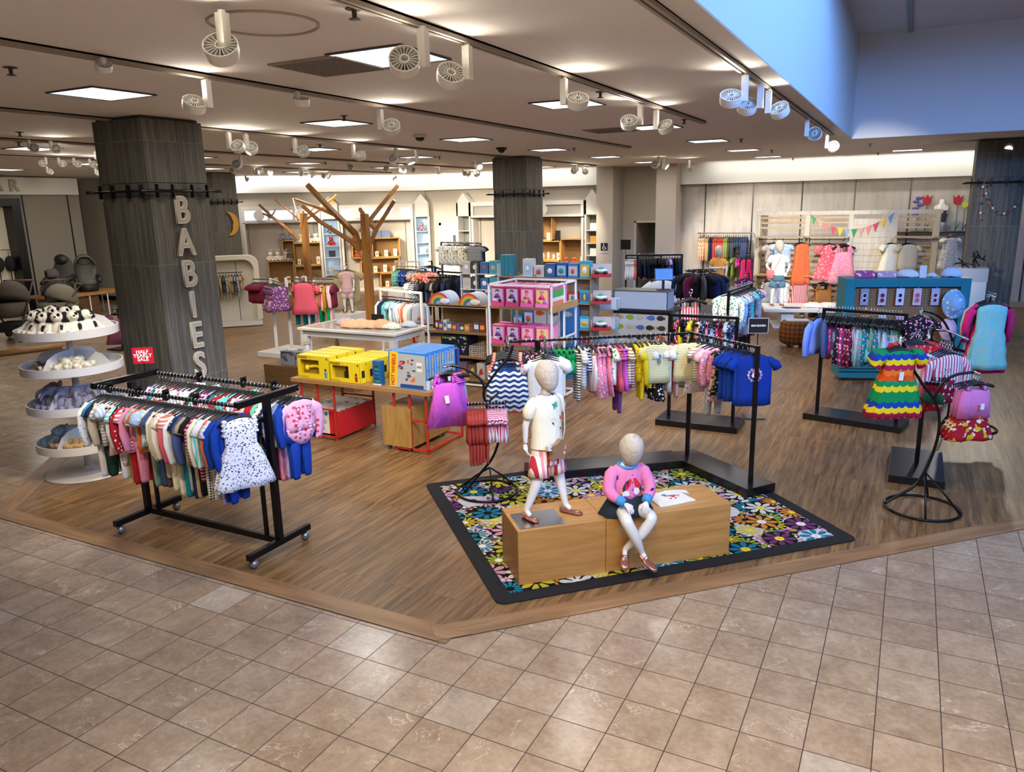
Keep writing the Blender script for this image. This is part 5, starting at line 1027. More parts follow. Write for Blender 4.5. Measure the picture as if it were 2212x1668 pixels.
# kids' appliance carton in the red frame and the oak cube
t = thing('bicycle_carton', 'red and white carton with round picture badges inside the red frame', 'carton', (-6.28, 6.66, .055)); b = B(); b.box(0, 0, 0, .56, .62, .285); b.obj('red_carton', M('c01f22', .45), t); b = B(); b.box(.0, -.001, 0, .40, .003, .285); b.obj('white_front', M('d8d2c6', .5), t)
b = B(); b.box(0, 0, .2855, .56, .62, .287); b.obj('printed_lid', fab('b8b2a8', 'floral', '6a6a68', .3), t)
b = B()
for x, z, m, r in ((.06, .22, 0, .03), (.36, .24, 1, .024), (.30, .22, 2, .030), (.33, .14, 2, .034), (.30, .06, 2, .03)): b.prismY([(x+r*cos(2*pi*k/16), z+r*sin(2*pi*k/16)) for k in range(16)], -.0022, -.001, m)
b.box(.05, -.002, .03, .10, -.001, .14, 3); b.obj('printed_badges', [M('c02a24', .5), M('2a78b8', .5), M('a8aaa6', .5), M('6f97a2', .5)], t)
t = thing('rolling_wooden_cube', 'oak veneer box on castors standing under the toy table right end', 'display cube', (-5.05, 6.58, 0)); b = B(); b.box(0, 0, .055, .38, .78, .50); b.obj('box_body', mk_wood('cube_oak', '8c6a34', '9f7b42', 'b08c50', 2, 1.2), t, bev=.002)
for x in (.05, .33):
    for y in (.05, .72): b = B(); b.cyl((x-.01, y, .026), (x+.01, y, .026), .026, n=14); b.box(x-.014, y-.012, .03, x+.014, y+.012, .055); b.obj('castor', M('77787c', .35, .6), t)
# brown plinth with baskets and the blue window box
BRP = mk_wood('brown_plinth', '5e4222', '6d4f2b', '7a5a33', 0, .6)
t = thing('display_plinth', 'low brown box with baskets and blue carton between toy table and white table', 'display plinth', (-8.78, 8.55, 0)); b = B(); b.box(0, 0, 0, 1.75, .62, .30); b.obj('box_body', BRP, t, bev=.003)
BK = M('85868a', .6)
for i in range(3):
    t = thing('potty_box', 'grey carton with dark handle cut-out, %s from left on the low brown box' % nth(i), 'carton', (-8.52+.30*i, 8.66, .301), 0, 'grey cartons on the low brown box'); b = B(); b.box(0, 0, 0, .27, .24, .21); b.obj('carton', fab('8a8b90', 'floral', '55565c', .25), t)
    b = B(); b.tube([(.03, -.002, .16), (.06, -.008, .20), (.21, -.008, .20), (.24, -.002, .16)], .009, 6); b.lathe([(.001, 0), (.08, 0), (.085, .02), (.06, .022), (.001, .01)], 16, (.135, .12, .205), 1); b.obj('lid', [M('2a2624', .5), M('b9b4a4', .5)], t, smooth=True)
BLB = M('6f8fd0', .5)
window_box('doll_carton', .48, .18, .30, BLB, (.05, .05, .36, .24), M('c8c2b8', .7), 'periwinkle blue carton with a window behind the yellow cartons', 'toy box', None, (-7.55, 8.72, .301), 0, lambda t, w, d, hh, win: B().ell(.20, .07, .12, .12, .04, .06).ell(.27, .06, .16, .06, .04, .05).obj('doll', fab('d8a088', 'floral', 'b06a58', .4), t, smooth=True))
# ---------------------------------------------------------------- letters and moon
def mk_letter():
    g = N('letter_perforated', .6); c = g.coord('Object'); sp = g.n('SeparateXYZ'); g.l(c, sp.inputs[0])
    q = lambda o: g.math('ABSOLUTE', g.math('SUBTRACT', g.math('FRACT', g.math('MULTIPLY', o, 38)), .5))
    m = g.math('LESS_THAN', g.math('MAXIMUM', q(sp.outputs[0]), q(sp.outputs[2])), .24); return g.out(g.mix(m, hexc('a39c8e'), hexc('3c3a36')))
LTM = mk_letter(); LTR = M('c3baa9', .6); lx = -7.21+.03; y0 = 5.96
for i, ch in enumerate('BABIES'):
    zc = 2.635-.348*i; p = Vector((lx, y0+.0, zc)); yy = (0, .02, 0, .0, -.02, -.02)[i]
    t = thing('marquee_letter', 'pale perforated letter %s, %s from the top on the nearest pillar' % (ch, nth(i)), 'letter', (lx, 6.02+.0, zc), pi/2, 'tall letters on the nearest pillar')
    o = text_mesh(ch, .41, .018, LTR, t, (0, 0, -.0), (pi/2, 0, 0), name='letter_body', bold=.010, sx=.80); o2 = text_mesh(ch, .41, .0205, LTM, t, (0, 0, -.0), (pi/2, 0, 0), name='perforated_face', bold=-.004, sx=.80)
for i, ch in enumerate('AR'):
    t = thing('wall_letter', 'pale brown letter %s on the white fascia at the far left' % ch, 'letter', (-20.78, 11.86+.42*i, 3.36), pi/2, 'letters on the left fascia'); text_mesh(ch, .42, .02, M('a89c8c', .6), t, (0, 0, 0), (pi/2, 0, 0), name='letter_body', bold=.012)
t = thing('crescent_moon', 'yellow wooden crescent moon with a face profile on the rear pillar', 'decoration', (-16.40, 15.30, 2.28), pi/2)
mo_ = []
for k in range(19): a = radians(100-200*k/18); mo_.append((.36*cos(a)-.08, .31*sin(a)))
for k in range(13): a = radians(-78+156*k/12); mo_.append((.20*cos(a)-.13+(.022 if k == 7 else -.012 if k in (5, 8) else 0), .27*sin(a)))
b = B(); b.prismY([(x*.9, z) for x, z in mo_], -.025, .0); b.obj('moon_body', M('b98a30', .6), t)
# ---------------------------------------------------------------- far left corner
t = thing('low_table', 'wooden table on thin white metal legs holding the car seats', 'table', (-19.9, 11.6, 0)); b = B(); b.box(0, 0, .56, 1.1, 2.1, .62); b.obj('tabletop', OT, t)
for x, y in ((.02, .03), (1.07, .03), (.02, 2.07), (1.07, 2.07), (1.07, 1.0), (1.07, 1.5)): b = B(); b.box(x-.012, y-.012, 0, x+.012, y+.012, .56); b.obj('leg', WMET, t)
b = B(); b.box(.08, .3, .0, 1.0, 1.3, .55); b.obj('lower_box', M('5a3f22', .6), t)
def car_seat(loc, rz, c, label, hood=True, sc=1.0):
    t = thing('child_car_seat', label, 'car seat', loc, rz, 'child car seats'); m1, m2 = M(c, .8), M('121214', .5)
    b = B(); b.rings([[(w*cos(2*pi*k/14), y+d*sin(2*pi*k/14), z) for k in range(14)] for z, w, y, d in ((0, .20, 0, .26), (.06, .23, 0, .28), (.14, .24, 0, .27), (.18, .21, 0, .24))]); b.obj('base', m2, t, smooth=True)
    b = B(); b.rings([[(w*cos(2*pi*k/14), y+d*sin(2*pi*k/14), z) for k in range(14)] for z, w, y, d in ((.12, .22, .05, .17), (.3, .24, .14, .13), (.5, .23, .19, .11), (.66, .17, .22, .09), (.74, .10, .22, .07))]); b.obj('backrest', m1, t, smooth=True)
    b = B(); b.ell(0, -.10, .20, .19, .20, .09); b.obj('cushion', m1, t, smooth=True)
    for s in (-1, 1): b = B(); b.tube([(s*.22, .15, .34), (s*.25, -.05, .30), (s*.23, -.22, .22)], [.05, .055, .04], 8); b.obj('side_wing', m2, t, smooth=True)
    b = B(); b.ell(0, .16, .68, .15, .10, .12); b.obj('headrest', m1 if hood else m2, t, smooth=True)
    if hood: b = B(); b.rings([[(.22*cos(pi*k/10), .25-.30*f-.02*sin(pi*k/10), .58+.26*sin(pi*k/10)*(1-.15*f)) for k in range(11)] for f in (0, .3, .6, 1)], close=False, capa=False, capb=False); o = b.obj('hood', m1, t, smooth=True); o.modifiers.new('s', 'SOLIDIFY').thickness = .02
    t.scale = (sc,)*3; return t
car_seat((-19.35, 12.95, .62), radians(60), '57534d', 'grey child car seat with hood, rightmost on the wooden table', True, 1.15)
car_seat((-19.45, 12.25, .62), radians(20), '3a3836', 'dark child car seat with tall headrest, middle of the wooden table', False, 1.25)
car_seat((-19.3, 11.9, .62), radians(-20), '4a4540', 'brown-grey child car seat at the left of the wooden table', True, .8)
def stroller(loc, rz, c, label, sc=1.0):
    t = thing('baby_stroller', label, 'stroller', loc, rz, 'baby strollers'); m1, m2 = M(c, .85), M('141414', .5)
    b = B(); b.lathe([(.25, -.04), (.27, .0), (.255, .12), (.20, .22), (.11, .285), (.001, .30)], 22, sy=1.15); o = b.obj('canopy', m1, t, smooth=True, loc=(0, .12, .70)); o.rotation_euler = (radians(-22), 0, 0)
    b = B(); b.rings([[(w*cos(2*pi*k/14), y+d*sin(2*pi*k/14), z) for k in range(14)] for z, w, y, d in ((.40, .18, .05, .30), (.5, .22, .05, .36), (.64, .235, .05, .40))]); b.obj('bassinet', m1, t, smooth=True)
    for s in (-1, 1): b = B(); b.tube([(s*.24, -.32, .14), (s*.24, .0, .48), (s*.24, .45, .98)], .014, 8); b.tube([(s*.24, .36, .14), (s*.24, .0, .50)], .014, 8); b.obj('frame', m2, t, smooth=True)
    b = B(); b.tube([(-.24, .45, .98), (.24, .45, .98)], .018, 8); b.obj('handle', M('6a4630', .6), t, smooth=True)
    for x, y in ((-.26, -.34), (.26, -.34), (-.26, .38), (.26, .38)): b = B(); b.cyl((x-.018, y, .13), (x+.018, y, .13), .13, n=20); b.cyl((x-.02, y, .13), (x+.02, y, .13), .04, n=12, mi=1); b.obj('wheel', [m2, M('77777a', .4)], t)
    b = B(); b.box(-.2, -.22, .16, .2, .28, .30); b.obj('storage_basket', M('1c1c1c', .9), t); t.scale = (sc,)*3; return t
stroller((-17.1, 9.6, 0), radians(35), '4d463d', 'brown-grey baby stroller at the left edge of the picture', 1.25)
stroller((-17.0, 10.55, 0), radians(-10), '6d685a', 'olive-grey baby stroller with broad canopy beside the car seats', 1.1)
stroller((-17.9, 11.2, 0), radians(60), '1c1b1a', 'black baby stroller with folded canopy behind the olive one', 1.1)
lg = at(58, 757, .05); t = thing('wooden_floor_edge', 'rounded tan wooden rail lying on the floor at the left edge', 'wooden rail', (lg.x, lg.y, .055), radians(73)); b = B(); b.cyl((-.62, 0, 0), (.62, 0, 0), .055, n=14); b.obj('rail_body', OT, t, smooth=True)
# mirror / display bay frame on the left wall
t = thing('wall_display_bay', 'tall black framed wall bay with pale back panel at the left edge', 'display bay', (-21.03, 11.0, 0)); b = B(); b.box(0, 0, 0, .02, 1.05, 2.85); b.obj('back_panel', M('d8cfb8', .6), t); b = B(); b.box(0, 1.05, 0, .42, 1.27, 2.85); b.obj('side_panel', BLACK, t); b = B(); b.box(0, 0, 2.85, .44, 1.27, 3.05); b.obj('top_panel', BLACK, t)
b = B(); b.cyl((.03, .1, 1.75), (.03, 1.05, 1.75), .012); b.obj('wall_rail', CHROME, t)
for i in range(3): t = thing('backpack', 'black strapped bag hanging in the framed bay, %s from left' % nth(i), 'bag', (-20.85, 11.35+.28*i, 1.2), radians(90), 'black bags in the framed bay'); b = B(); b.ell(0, 0, .2, .13, .09, .20); b.obj('bag_body', M('17171a', .8), t, smooth=True); b = B(); b.tube([(-.06, -.08, .3), (-.08, -.13, 0), (-.07, -.1, -.25)], .014, 6); b.tube([(.0, .0, .38), (0, 0, .53)], .008, 6); b.obj('strap', M('0e0e10', .8), t, smooth=True)
pd = atv(247, 668, (-13.5, 9.8, 0)); garment('sundress', tuple(pd), radians(25), fab('b8708a'), 'pink tiered dress hanging just left of the nearest pillar', None, sc=1.25)
t = thing('hook_stand', 'thin black stand holding the pink dress behind the nearest pillar', 'clothes stand', (pd.x, pd.y+.06, 0)); b = B(); b.box(-.01, -.01, .02, .01, .01, pd.z); b.tube([(0, 0, pd.z-.01), (0, -.12, pd.z)], .008, 6); b.obj('post', BLKMET, t); b = B(); b.box(-.2, -.2, 0, .2, .2, .02); b.obj('base', BLKMET, t)
# ---------------------------------------------------------------- mid-floor racks
def wp(px, py, P=None, Y=None, X=None, z=None):
    return at(px, py, z) if z is not None else (aty(px, py, Y) if Y is not None else (atx(px, py, X) if X is not None else atv(px, py, P)))
def hrack(p, q, ht, lb, m=BLKMET, base=.30, bh=.075, th=.018, name='clothes_rack', rail2=None, ext=.1, bm=None):
    p = Vector((p[0], p[1], 0)); q = Vector((q[0], q[1], 0)); d = q-p; L = d.length; t = thing(name, lb, 'clothes rack', p, atan2(d.y, d.x))
    b = B(); b.box(-ext, -base/2, 0, L+ext, base/2, bh); b.obj('base', bm or (GL if m is BLKMET else m), t, bev=.003)
    for x in (0, L): b = B(); b.box(x-th, -th, bh, x+th, th, ht+th); b.obj('post', m, t)
    b = B(); b.box(0, -th*.7, ht-th*.8, L, th*.7, ht+th); b.obj('hang_rail', m, t)
    return t, p, q
def fill(p, q, z, items, where, group, **k): return rail_fill((p[0], p[1], z), (q[0], q[1], z), items, where, group, **k)
# rack behind the V rack (dark and pink items)
t, p, q = hrack((-2.47, 8.92), (-1.70, 8.92), 1.31, 'low black rack with thick base right behind the V-shaped rack', base=.48)
fill((p.x+.04, p.y), (q.x-.04, q.y), 1.33, rand_items(22, ['tank', 'swim', 'shorts', 'tee'], ['navy', 'burgundy', 'pink', 'hot pink+white:floral', 'navy+white:floral', 'mint', 'black', 'coral', 'lilac', 'yellow', 'red+white:floral', 'white', 'light blue'], (['shorts'], ['pink', 'black', 'green']), .4), 'on rack behind V-rack', 'clothes on the rack behind the V-shaped rack', sc=.85)
# right rack with swimwear
t, p, q = hrack((-.86, 9.84), (.02, 9.66), 1.33, 'black rack with thick base hung with swimwear at the right', base=.44)
SW = [('longtee', 'slate blue')]+[('swim', 'hot pink+turquoise:floral')]*2+rand_items(7, ['swim', 'tank'], ['navy+pink:floral', 'hot pink+white:floral', 'purple', 'burgundy+pink:floral'])+rand_items(16, ['swim', 'swim', 'tank'], ['turquoise+pink:floral', 'turquoise+coral pink:floral', 'teal+pink:floral', 'light blue+pink:floral'], (['shorts'], ['turquoise']), .2)
fill((p.x+.03, p.y), (q.x-.03, q.y), 1.352, SW, 'on right swimwear rack', 'swimwear on the right black rack', sc=1.3)
for i, (f, px, py) in enumerate([(.30, 1838, 770), (.62, 1880, 775)]): garment('swim', (p.x+(q.x-p.x)*(.25+.27*i), p.y-.06, 1.33), radians(35), cloth('turquoise+pink:floral'), 'turquoise and pink swimsuit facing out on the right rack, %s of two' % nth(i), 'front-facing swimsuits', sc=1.35, tagp=True)
garment('longtee', (p.x-.06, p.y-.05, 1.33), radians(70), fab('7890d8'), 'long periwinkle top hanging at the left end of the right swimwear rack', None, sc=1.25)
# red and white bikini stand, tall rack with sign behind
c = at(1548, 800, 0); c = Vector((-2.75, 10.9, 0)); t = thing('clothes_stand', 'slim stand holding the red and pink swimsuit behind the low rack', 'clothes stand', c); b = B(); b.box(-.2, -.2, 0, .2, .2, .02); b.obj('base', GL, t); zt_ = hz(c, 632); b = B(); b.box(-.012, -.012, .02, .012, .012, zt_); b.tube([(0, 0, zt_), (.04, -.14, zt_+.015)], .010, 8); b.obj('post', BLKMET, t)
for i in range(3): garment('swim', (c.x+.012+.01*i, c.y-.03-.045*i, zt_+.02), radians(22+6*i), cloth(('light blue+white:floral', 'pale pink', 'red+pale pink:vstripe')[i]), ('blue patterned', 'pale pink', 'red and pink panelled')[i]+' swimsuit on the slim stand behind the low rack', 'swimsuits on the slim stand', sc=1.5)
t, p, q = hrack((-2.15, 10.6), (-2.05, 11.7), 1.42, 'black rack seen end-on with tropical prints near the sign', base=.4)
fill((p.x, p.y), (q.x, q.y), 1.44, rand_items(20, ['tee', 'longtee', 'tank', 'bigtee'], ['light blue+white:floral', 'slate blue+white:floral', 'pale pink', 'lilac', 'white+green:floral', 'white', 'grey+white:floral', 'mint+green:floral'], (['pants', 'shorts'], ['pale pink', 'lilac', 'grey']), .5), 'on end-on rack by sign', 'clothes on the end-on rack', sc=1.0, flip=True)
s_ = Vector((-1.56, 9.5, 0)); t = thing('counter_sign', 'small black framed brand sign on a thin pole behind the V-shaped rack', 'sign', s_, radians(22)); z1, z2 = hz(s_, 720), hz(s_, 687)
b = B(); b.cyl((0, 0, 0.01), (0, 0, z1), .006); b.box(-.12, -.12, 0, .12, .12, .012); b.obj('pole', BLKMET, t)
b = B(); b.box(-.12, -.006, z1, .12, .006, z2); b.obj('frame', M('9a9a98', .5), t); b = B(); b.box(-.112, -.0075, z1+.007, .112, -.0055, z2-.007); b.obj('sign_face', M('0d0d0f', .4), t); tb_('MINI BODEN', .030, 'e8e8e6', t, (0, -.009, (z1+z2)/2), (pi/2, 0, 0), .0006)
# ---------------------------------------------------------------- shelf with rainbows (S1) and pink toy shelf (S2)
OK2 = mk_wood('shelf_oak', '6f5230', '80613a', '8e6f45', 0, 1.0)
def shelf_unit(name, lb, x0, y0, w, d, ht, levels, back=True, th=.012, extra=()):
    t = thing(name, lb, 'shelf unit', (x0, y0, 0))
    for x in (0, w):
        for y in (0, d): b = B(); b.box(x-th, y-th, 0, x+th, y+th, ht); b.obj('post', WMET, t)
    b = B()
    for y in (0, d): b.box(0, y-th, ht-2*th, w, y+th, ht); b.box(0, y-th, .02, w, y+th, .02+2*th)
    for x in (0, w): b.box(x-th, 0, ht-2*th, x+th, d, ht); b.box(x-th, 0, .02, x+th, d, .02+2*th)
    for e in extra: b.box(*e)
    b.obj('top_and_base_rails', WMET, t)
    for z in levels: b = B(); b.box(th, -.012, z-.035, w-th, d+.012, z); b.obj('shelf_board', OK2, t, bev=.002)
    if back: b = B(); b.box(th, d-.02, levels[-1], w-th, d-.008, levels[0]-.035); b.obj('back_panel', OK2, t)
    return t
S1 = (-6.38, 9.58); L1 = (1.215, .82, .46, .12); shelf_unit('toy_shelf_unit', 'white framed wooden shelf unit topped with two rainbow packs', S1[0], S1[1], 1.02, .42, 1.20, L1, True)
def rainbow(i, loc):
    t = thing('rainbow_pack', 'half-round rainbow striped toy pack, %s of two on the shelf top' % ('left', 'right')[i], 'toy box', loc, radians(4), 'rainbow packs')
    b = B(); rs_ = [.17, .147, .124, .101, .078, .055]
    for k in range(5): b.rings([[(rs_[k+j2]*cos(pi*a/16), y, max(.0, rs_[k+j2]*sin(pi*a/16))) for a in range(17)] for j2, y in ((0, 0), (0, -.012), (1, -.012), (1, 0))]+[[(rs_[k]*cos(pi*a/16), 0, rs_[k]*sin(pi*a/16)) for a in range(17)]], close=False, capa=False, capb=False, mi=k)
    b.obj('rainbow_face', [M(q, .6) for q in ('b8302c', 'c8702c', 'c0a83a', '4a8a50', '4a4a90')], t)
    b = B(); b.rings([[(.17*cos(pi*a/16), y, .17*sin(pi*a/16)) for a in range(17)] for y in (0, .09)], mi=0); b.rings([[(.17*cos(pi*a/16), y, .17*sin(pi*a/16)) for a in range(17)] for y in (.09, .34)], mi=1); b.obj('card_sleeve', [M('8fb0c0', .6), M('b4b8bc', .6)], t)
    b = B(); b.ell(.10, -.02, .045, .09, .02, .045, 12, 6); b.obj('cloud', M('c8ccd0', .7), t, smooth=True)
rainbow(0, (S1[0]+.20, S1[1]+.02, L1[0]+.001)); rainbow(1, (S1[0]+.72, S1[1]+.02, L1[0]+.001))
rb_ = random.Random(21); k = 0
BC = ['7a2c2a', '2c4a80', 'c8c4bc', '5a6a80', '8a4a3a', '6a5a7a', '3a5a4a', 'a08050', '8c3038', '44506a']
x = S1[0]+.10
for i in range(11):
    w = rb_.uniform(.05, .10); hh = rb_.uniform(.08, .17); t = thing('small_toy_box', '%s small boxed toy, %s from left on the upper shelf below the rainbows' % (('red', 'blue', 'white', 'steel blue', 'brick', 'violet', 'green', 'tan', 'dark red', 'slate')[i % 10], nth(i)), 'toy box', (x, S1[1]+.04, L1[1]+.001), 0, 'small toys below the rainbows'); b = B(); b.box(0, 0, 0, w-.006, .09, hh); b.obj('carton', M(BC[i % 10], .5), t); b = B(); b.box(.01, -.001, hh*.3, w-.016, 0, hh*.75); b.obj('printed_label', M(('d8d0c0', 'e0a030', '3060a0')[i % 3], .5), t); x += w+.002
    if x > S1[0]+.95: break
t = thing('science_kit_box', 'large dark navy science kit carton on the middle shelf', 'toy box', (S1[0]+.20, S1[1]+.03, L1[2]+.001)); b = B(); b.box(0, 0, 0, .46, .30, .30); b.obj('carton', M('0c1424', .4), t)
b = B()
for i in range(24): b.ell(rb_.uniform(.14, .43), -.001, rb_.uniform(.04, .27), rb_.uniform(.006, .03), .001, rb_.uniform(.005, .018), 8, 4, i % 3)
b.obj('printed_picture', [M('5a6a8a', .5), M('a8b0b8', .5), M('8a8a30', .5)], t); tb_('Robotic Arm', .045, '8a9a40', t, (.14, -.002, .25), (pi/2, 0, 0))
t = thing('wire_basket', 'white wire basket with sloped front on the middle shelf', 'basket', (S1[0]+.70, S1[1]+.0, L1[2]+.001)); b = B()
for i in range(9): x = .03*i; b.box(x, 0, 0, x+.004, .004, .14+.10*i/8); b.box(x, .26, 0, x+.004, .264, .14+.1*i/8)
for i in range(6): z = .03*i; b.box(0, 0, z, .244, .004, z+.004); b.box(0, 0, z, .004, .26, z+.004); b.box(.24, 0, z, .244, .26, z+.004)
b.obj('wire_mesh', WMET, t)
for i in range(6):
    w = .13; t = thing('board_game_box', '%s boxed game, %s from left on the bottom shelf below the rainbows' % (('dark blue', 'orange', 'dark', 'multicoloured', 'brown', 'white')[i], nth(i)), 'toy box', (S1[0]+.06+.15*i, S1[1]+.02, L1[3]+.001), 0, 'boxed games on the bottom shelf'); b = B(); b.box(0, 0, 0, w, .22, .20+.04*(i % 2)); b.obj('carton', M(('1c2848', 'b06a30', '26242c', '5a4a60', '6a4a30', 'a8a49c')[i], .5), t)
    b = B(); b.prismY([(.03, .05), (.11, .08), (.09, .17), (.05, .14)], -.002, 0); b.obj('printed_picture', M(('c86a30', 'e0c040', '4a6aa0', 'd86030', 'c8a040', 'a03030')[i], .5), t)
S2 = (-5.04, 9.08); L2 = (1.30, .78, .34)
shelf_unit('toy_shelf_unit', 'white framed unit full of pink toy packs behind the V-shaped rack', S2[0], S2[1], .93, .82, 1.60, L2, False, extra=((-.012, 0, .84, .012, .82, .86), (.918, 0, .84, .942, .82, .86), (.918, .40, .02, .942, .424, 1.6)))
def doll_box(kind, lb, loc, rz=0, grp=None, lid='e0408a'):
    c = ('d2407a', 'c83a74', 'e0609a', 'e87ab0')[kind % 4]; w, d, hh = .19, .10, .26
    t = thing('doll_box', lb, 'toy box', loc, rz, grp); b = B(); b.box(0, .01, 0, w, d, hh*.94); b.box(0, -.004, 0, w, d, .05); b.box(0, 0, hh*.94, w, d, hh); b.obj('carton', M(c, .4), t)
    b = B(); b.box(.015, .002, .055, w-.015, .009, hh*.9); b.obj('inner_card', M(('b8a0b0', 'c0a8b8', 'e8a8b8', 'e8c080')[kind % 4], .5), t)
    b = B(); m = [M(q, .5) for q in (('5a2a78', 'd8b0a8', '2c1a20'), ('5a2a78', 'd8b0a8', '2c1a20'), ('e86a80', 'd08a40', 'c02850'), ('e02a70', 'd8a040', 'b06ab0'))[kind % 4]]
    b.ell(w/2, 0, hh*.72, .018, .008, .024, 8, 5, 1); b.prismY([(w/2-.02, hh*.62), (w/2+.02, hh*.62), (w/2+.05, hh*.42), (w/2-.05, hh*.42)], -.006, .004, 0); b.ell(w/2, .0, hh*.78, .03, .006, .02, 8, 4, 2)
    b.ell(w*.25, -.004, hh*.3, .03, .006, .02, 8, 4, 1); b.ell(w*.72, -.004, hh*.28, .028, .006, .028, 8, 4, 2); b.obj('doll', m, t, smooth=True); return t
DB = [doll_box(k, 'x', (0, 0, -50)) for k in range(4)]
for d_ in DB: keep(d_)
fl = lambda z, r, lbl, y=0.02: [dup(DB[k], None, (S2[0]+.02+.222*k, S2[1]+y, z+.001), 0, '%s doll pack, %s from left %s' % (('pink and purple', 'pink and violet', 'pink and orange', 'magenta and yellow')[k], nth(k), lbl), r) for k in range(4)]
fl(L2[0], 'doll packs in the front of the pink toy unit', 'on the upper shelf, pink toy unit')
for r_ in range(1, 5):
    for k in range(4): dup(DB[(k+r_) % 4 if r_ > 2 else k], None, (S2[0]+.02+.222*k, S2[1]+.02+.13*r_, L2[0]+.001), 0, 'pink topped doll pack, row %s back, %s from left on the upper shelf' % (nth(r_), nth(k)), 'doll packs behind in the pink toy unit')
fl(L2[1], 'doll packs lower in the pink toy unit', 'on the middle shelf, pink toy unit')
fl(L2[1], 'doll packs lower in the pink toy unit', 'in the second row of the middle shelf', .22)
fl(L2[2], 'doll packs lowest in the pink toy unit', 'on the lowest shelf, pink toy unit')
for d_ in DB:
    for ch in KIDS[d_.name]: D.objects.remove(ch)
    D.objects.remove(d_)
for i in range(5):
    t = thing('marker_set_box', 'narrow carton with green and orange bands, %s from front on pink toy unit' % nth(i), 'toy box', (S2[0]+.905, S2[1]+.04+.075*i, L2[0]+.001), radians(0), 'banded cartons on the pink toy unit'); b = B(); b.box(-.005, 0, 0, .025, .062, .08, 0); b.box(-.005, 0, .08, .025, .062, .13, 1); b.box(-.005, 0, .13, .025, .062, .23, 2); b.box(-.005, 0, .23, .025, .062, .25, 3); b.obj('carton', [M('d07a4a', .5), M('d8d0c8', .5), M('4a9a50', .5), M('d85a80', .5)], t)
t = thing('pricing_tray', 'oak lipped edge board at the right end of the pink toy unit', 'shelf edge', (S2[0]+.945, S2[1]-.01, L2[0]-.06)); b = B(); b.box(0, 0, 0, .02, .84, .09); b.obj('board', OAKY, t)
# ---------------------------------------------------------------- tall toy shelves with cars behind (S3)
GY = mk_wood('grey_oak_shelf', '7c6a56', '8c7963', '9a8872', 0, 1.0)
o3 = Vector((-5.86, 11.3, 0)); t = thing('tall_toy_shelf', 'tall grey-oak toy shelf unit behind the pink toy unit', 'shelf unit', o3); w3 = 1.42; zs = (.25, .66, 1.08, 1.48)
b = B(); b.box(0, .16, 0, w3, .18, 1.48); b.obj('back_panel', GY, t)
for x in (0, .46, .92, w3): b = B(); b.box(x-.012, 0, 0, x+.012, .34, 1.52); b.obj('upright', GY, t)
for z in zs: b = B(); b.box(-.01, -.02, z-.02, w3+.02, .36, z); b.obj('shelf_board', GY, t)
r3 = random.Random(8); n_ = 0
for j, z in enumerate(zs):
    for i in range(7):
        x = .03+i*.20; hh = r3.uniform(.16, .30); cc = r3.choice(['2f78b0', '1e5c90', 'b8302c', 'd8c8b0', '6a4a8a', '3a9aa8', 'b0a898', '2c2c40', 'd07a30', 'c8c4c0', '8a2a3a', '2fa0b8'])
        if (j == 3 and i < 1): continue
        t2 = thing('toy_box', 'boxed toy, %s from left, %s shelf up, tall toy unit' % (nth(i), nth(j)), 'toy box', (o3.x+x, o3.y+.01, z+.001), 0, 'boxed toys on the tall toy unit'); b = B(); b.box(0, 0, 0, .175, .13, hh); b.obj('carton', M(cc, .5), t2)
        b = B(); b.box(.015, -.002, .03, .16, 0, hh*.8, 0); b.ell(.085, -.006, hh*.45, r3.uniform(.02, .06), .012, r3.uniform(.03, .06), 8, 5, 1); b.obj('printed_picture', [M(r3.choice(['c8c0b0', '4a6a90', 'd8b040', 'a8c0c8']), .5), M(r3.choice(['d8b030', 'c84a3a', '3a8a80', 'e8e0d0', '5a3a78']), .5)], t2)
for j, z in enumerate((.66, 1.08, 1.50)):
    t2 = thing('toy_car_box', 'open box with green and white toy car, %s from the bottom at the shelf end' % nth(j), 'toy box', (o3.x+w3+.03, o3.y-.06, z), radians(12), 'toy car boxes at the shelf end'); b = B(); b.box(0, 0, 0, .30, .16, .05, 0); b.box(0, .15, 0, .30, .16, .20, 1); b.box(0, 0, 0, .006, .16, .16, 1); b.obj('carton', [M('b02a30', .5), M('c8bab0', .5)], t2)
    b = B(); b.ell(.16, .06, .10, .10, .05, .035, 12, 6); b.ell(.15, .06, .13, .05, .035, .03, 10, 6, 1); b.cyl((.08, .0, .07), (.08, .12, .07), .028, n=10, mi=2); b.cyl((.22, .0, .07), (.22, .12, .07), .028, n=10, mi=2); b.obj('toy_car', [M('d8d8cc', .4), M('2f9a72', .4), M('1a1a1a', .5)], t2, smooth=True); b = B(); b.ell(.05, -.006, .10, .02, .006, .024, 8, 5); b.obj('printed_face', M('8a5a48', .6), t2)
for i in range(3): tag(B().box(0, 0, 0, .07, .16, .34).obj('toy_box', M('2a7a8a', .5), loc=(o3.x-.19+.075*i, o3.y+.02, 1.485+.0)), 'teal upright carton, %s of three at the top left of the tall toy unit' % nth(i), 'toy box', 'teal cartons') if i < 3 else None
b = B(); b.box(-.22, -.02, 1.46, 0, .34, 1.48); b.box(-.22, .0, 0, -.20, .34, 1.46); tag(b.obj('side_shelf', GY, loc=o3), 'narrow grey-oak side shelf holding three teal cartons', 'shelf')
fishc = ['2c2a28', '8a8a86', 'b08a50', '4a6a9a', 'c04a2a', '6a3a2c', 'b0a890', '2a3a30', '8c8f94', '8a9a2a']
def fish(w, m):
    b = B(); b.prismY([(w*.42*cos(2*pi*k/16)-w*.08, w*.27*sin(2*pi*k/16)) for k in range(16)], -.003, 0); b.prismY([(w*.30, 0), (w*.5, w*.24), (w*.44, 0), (w*.5, -w*.24)], -.003, 0); return b
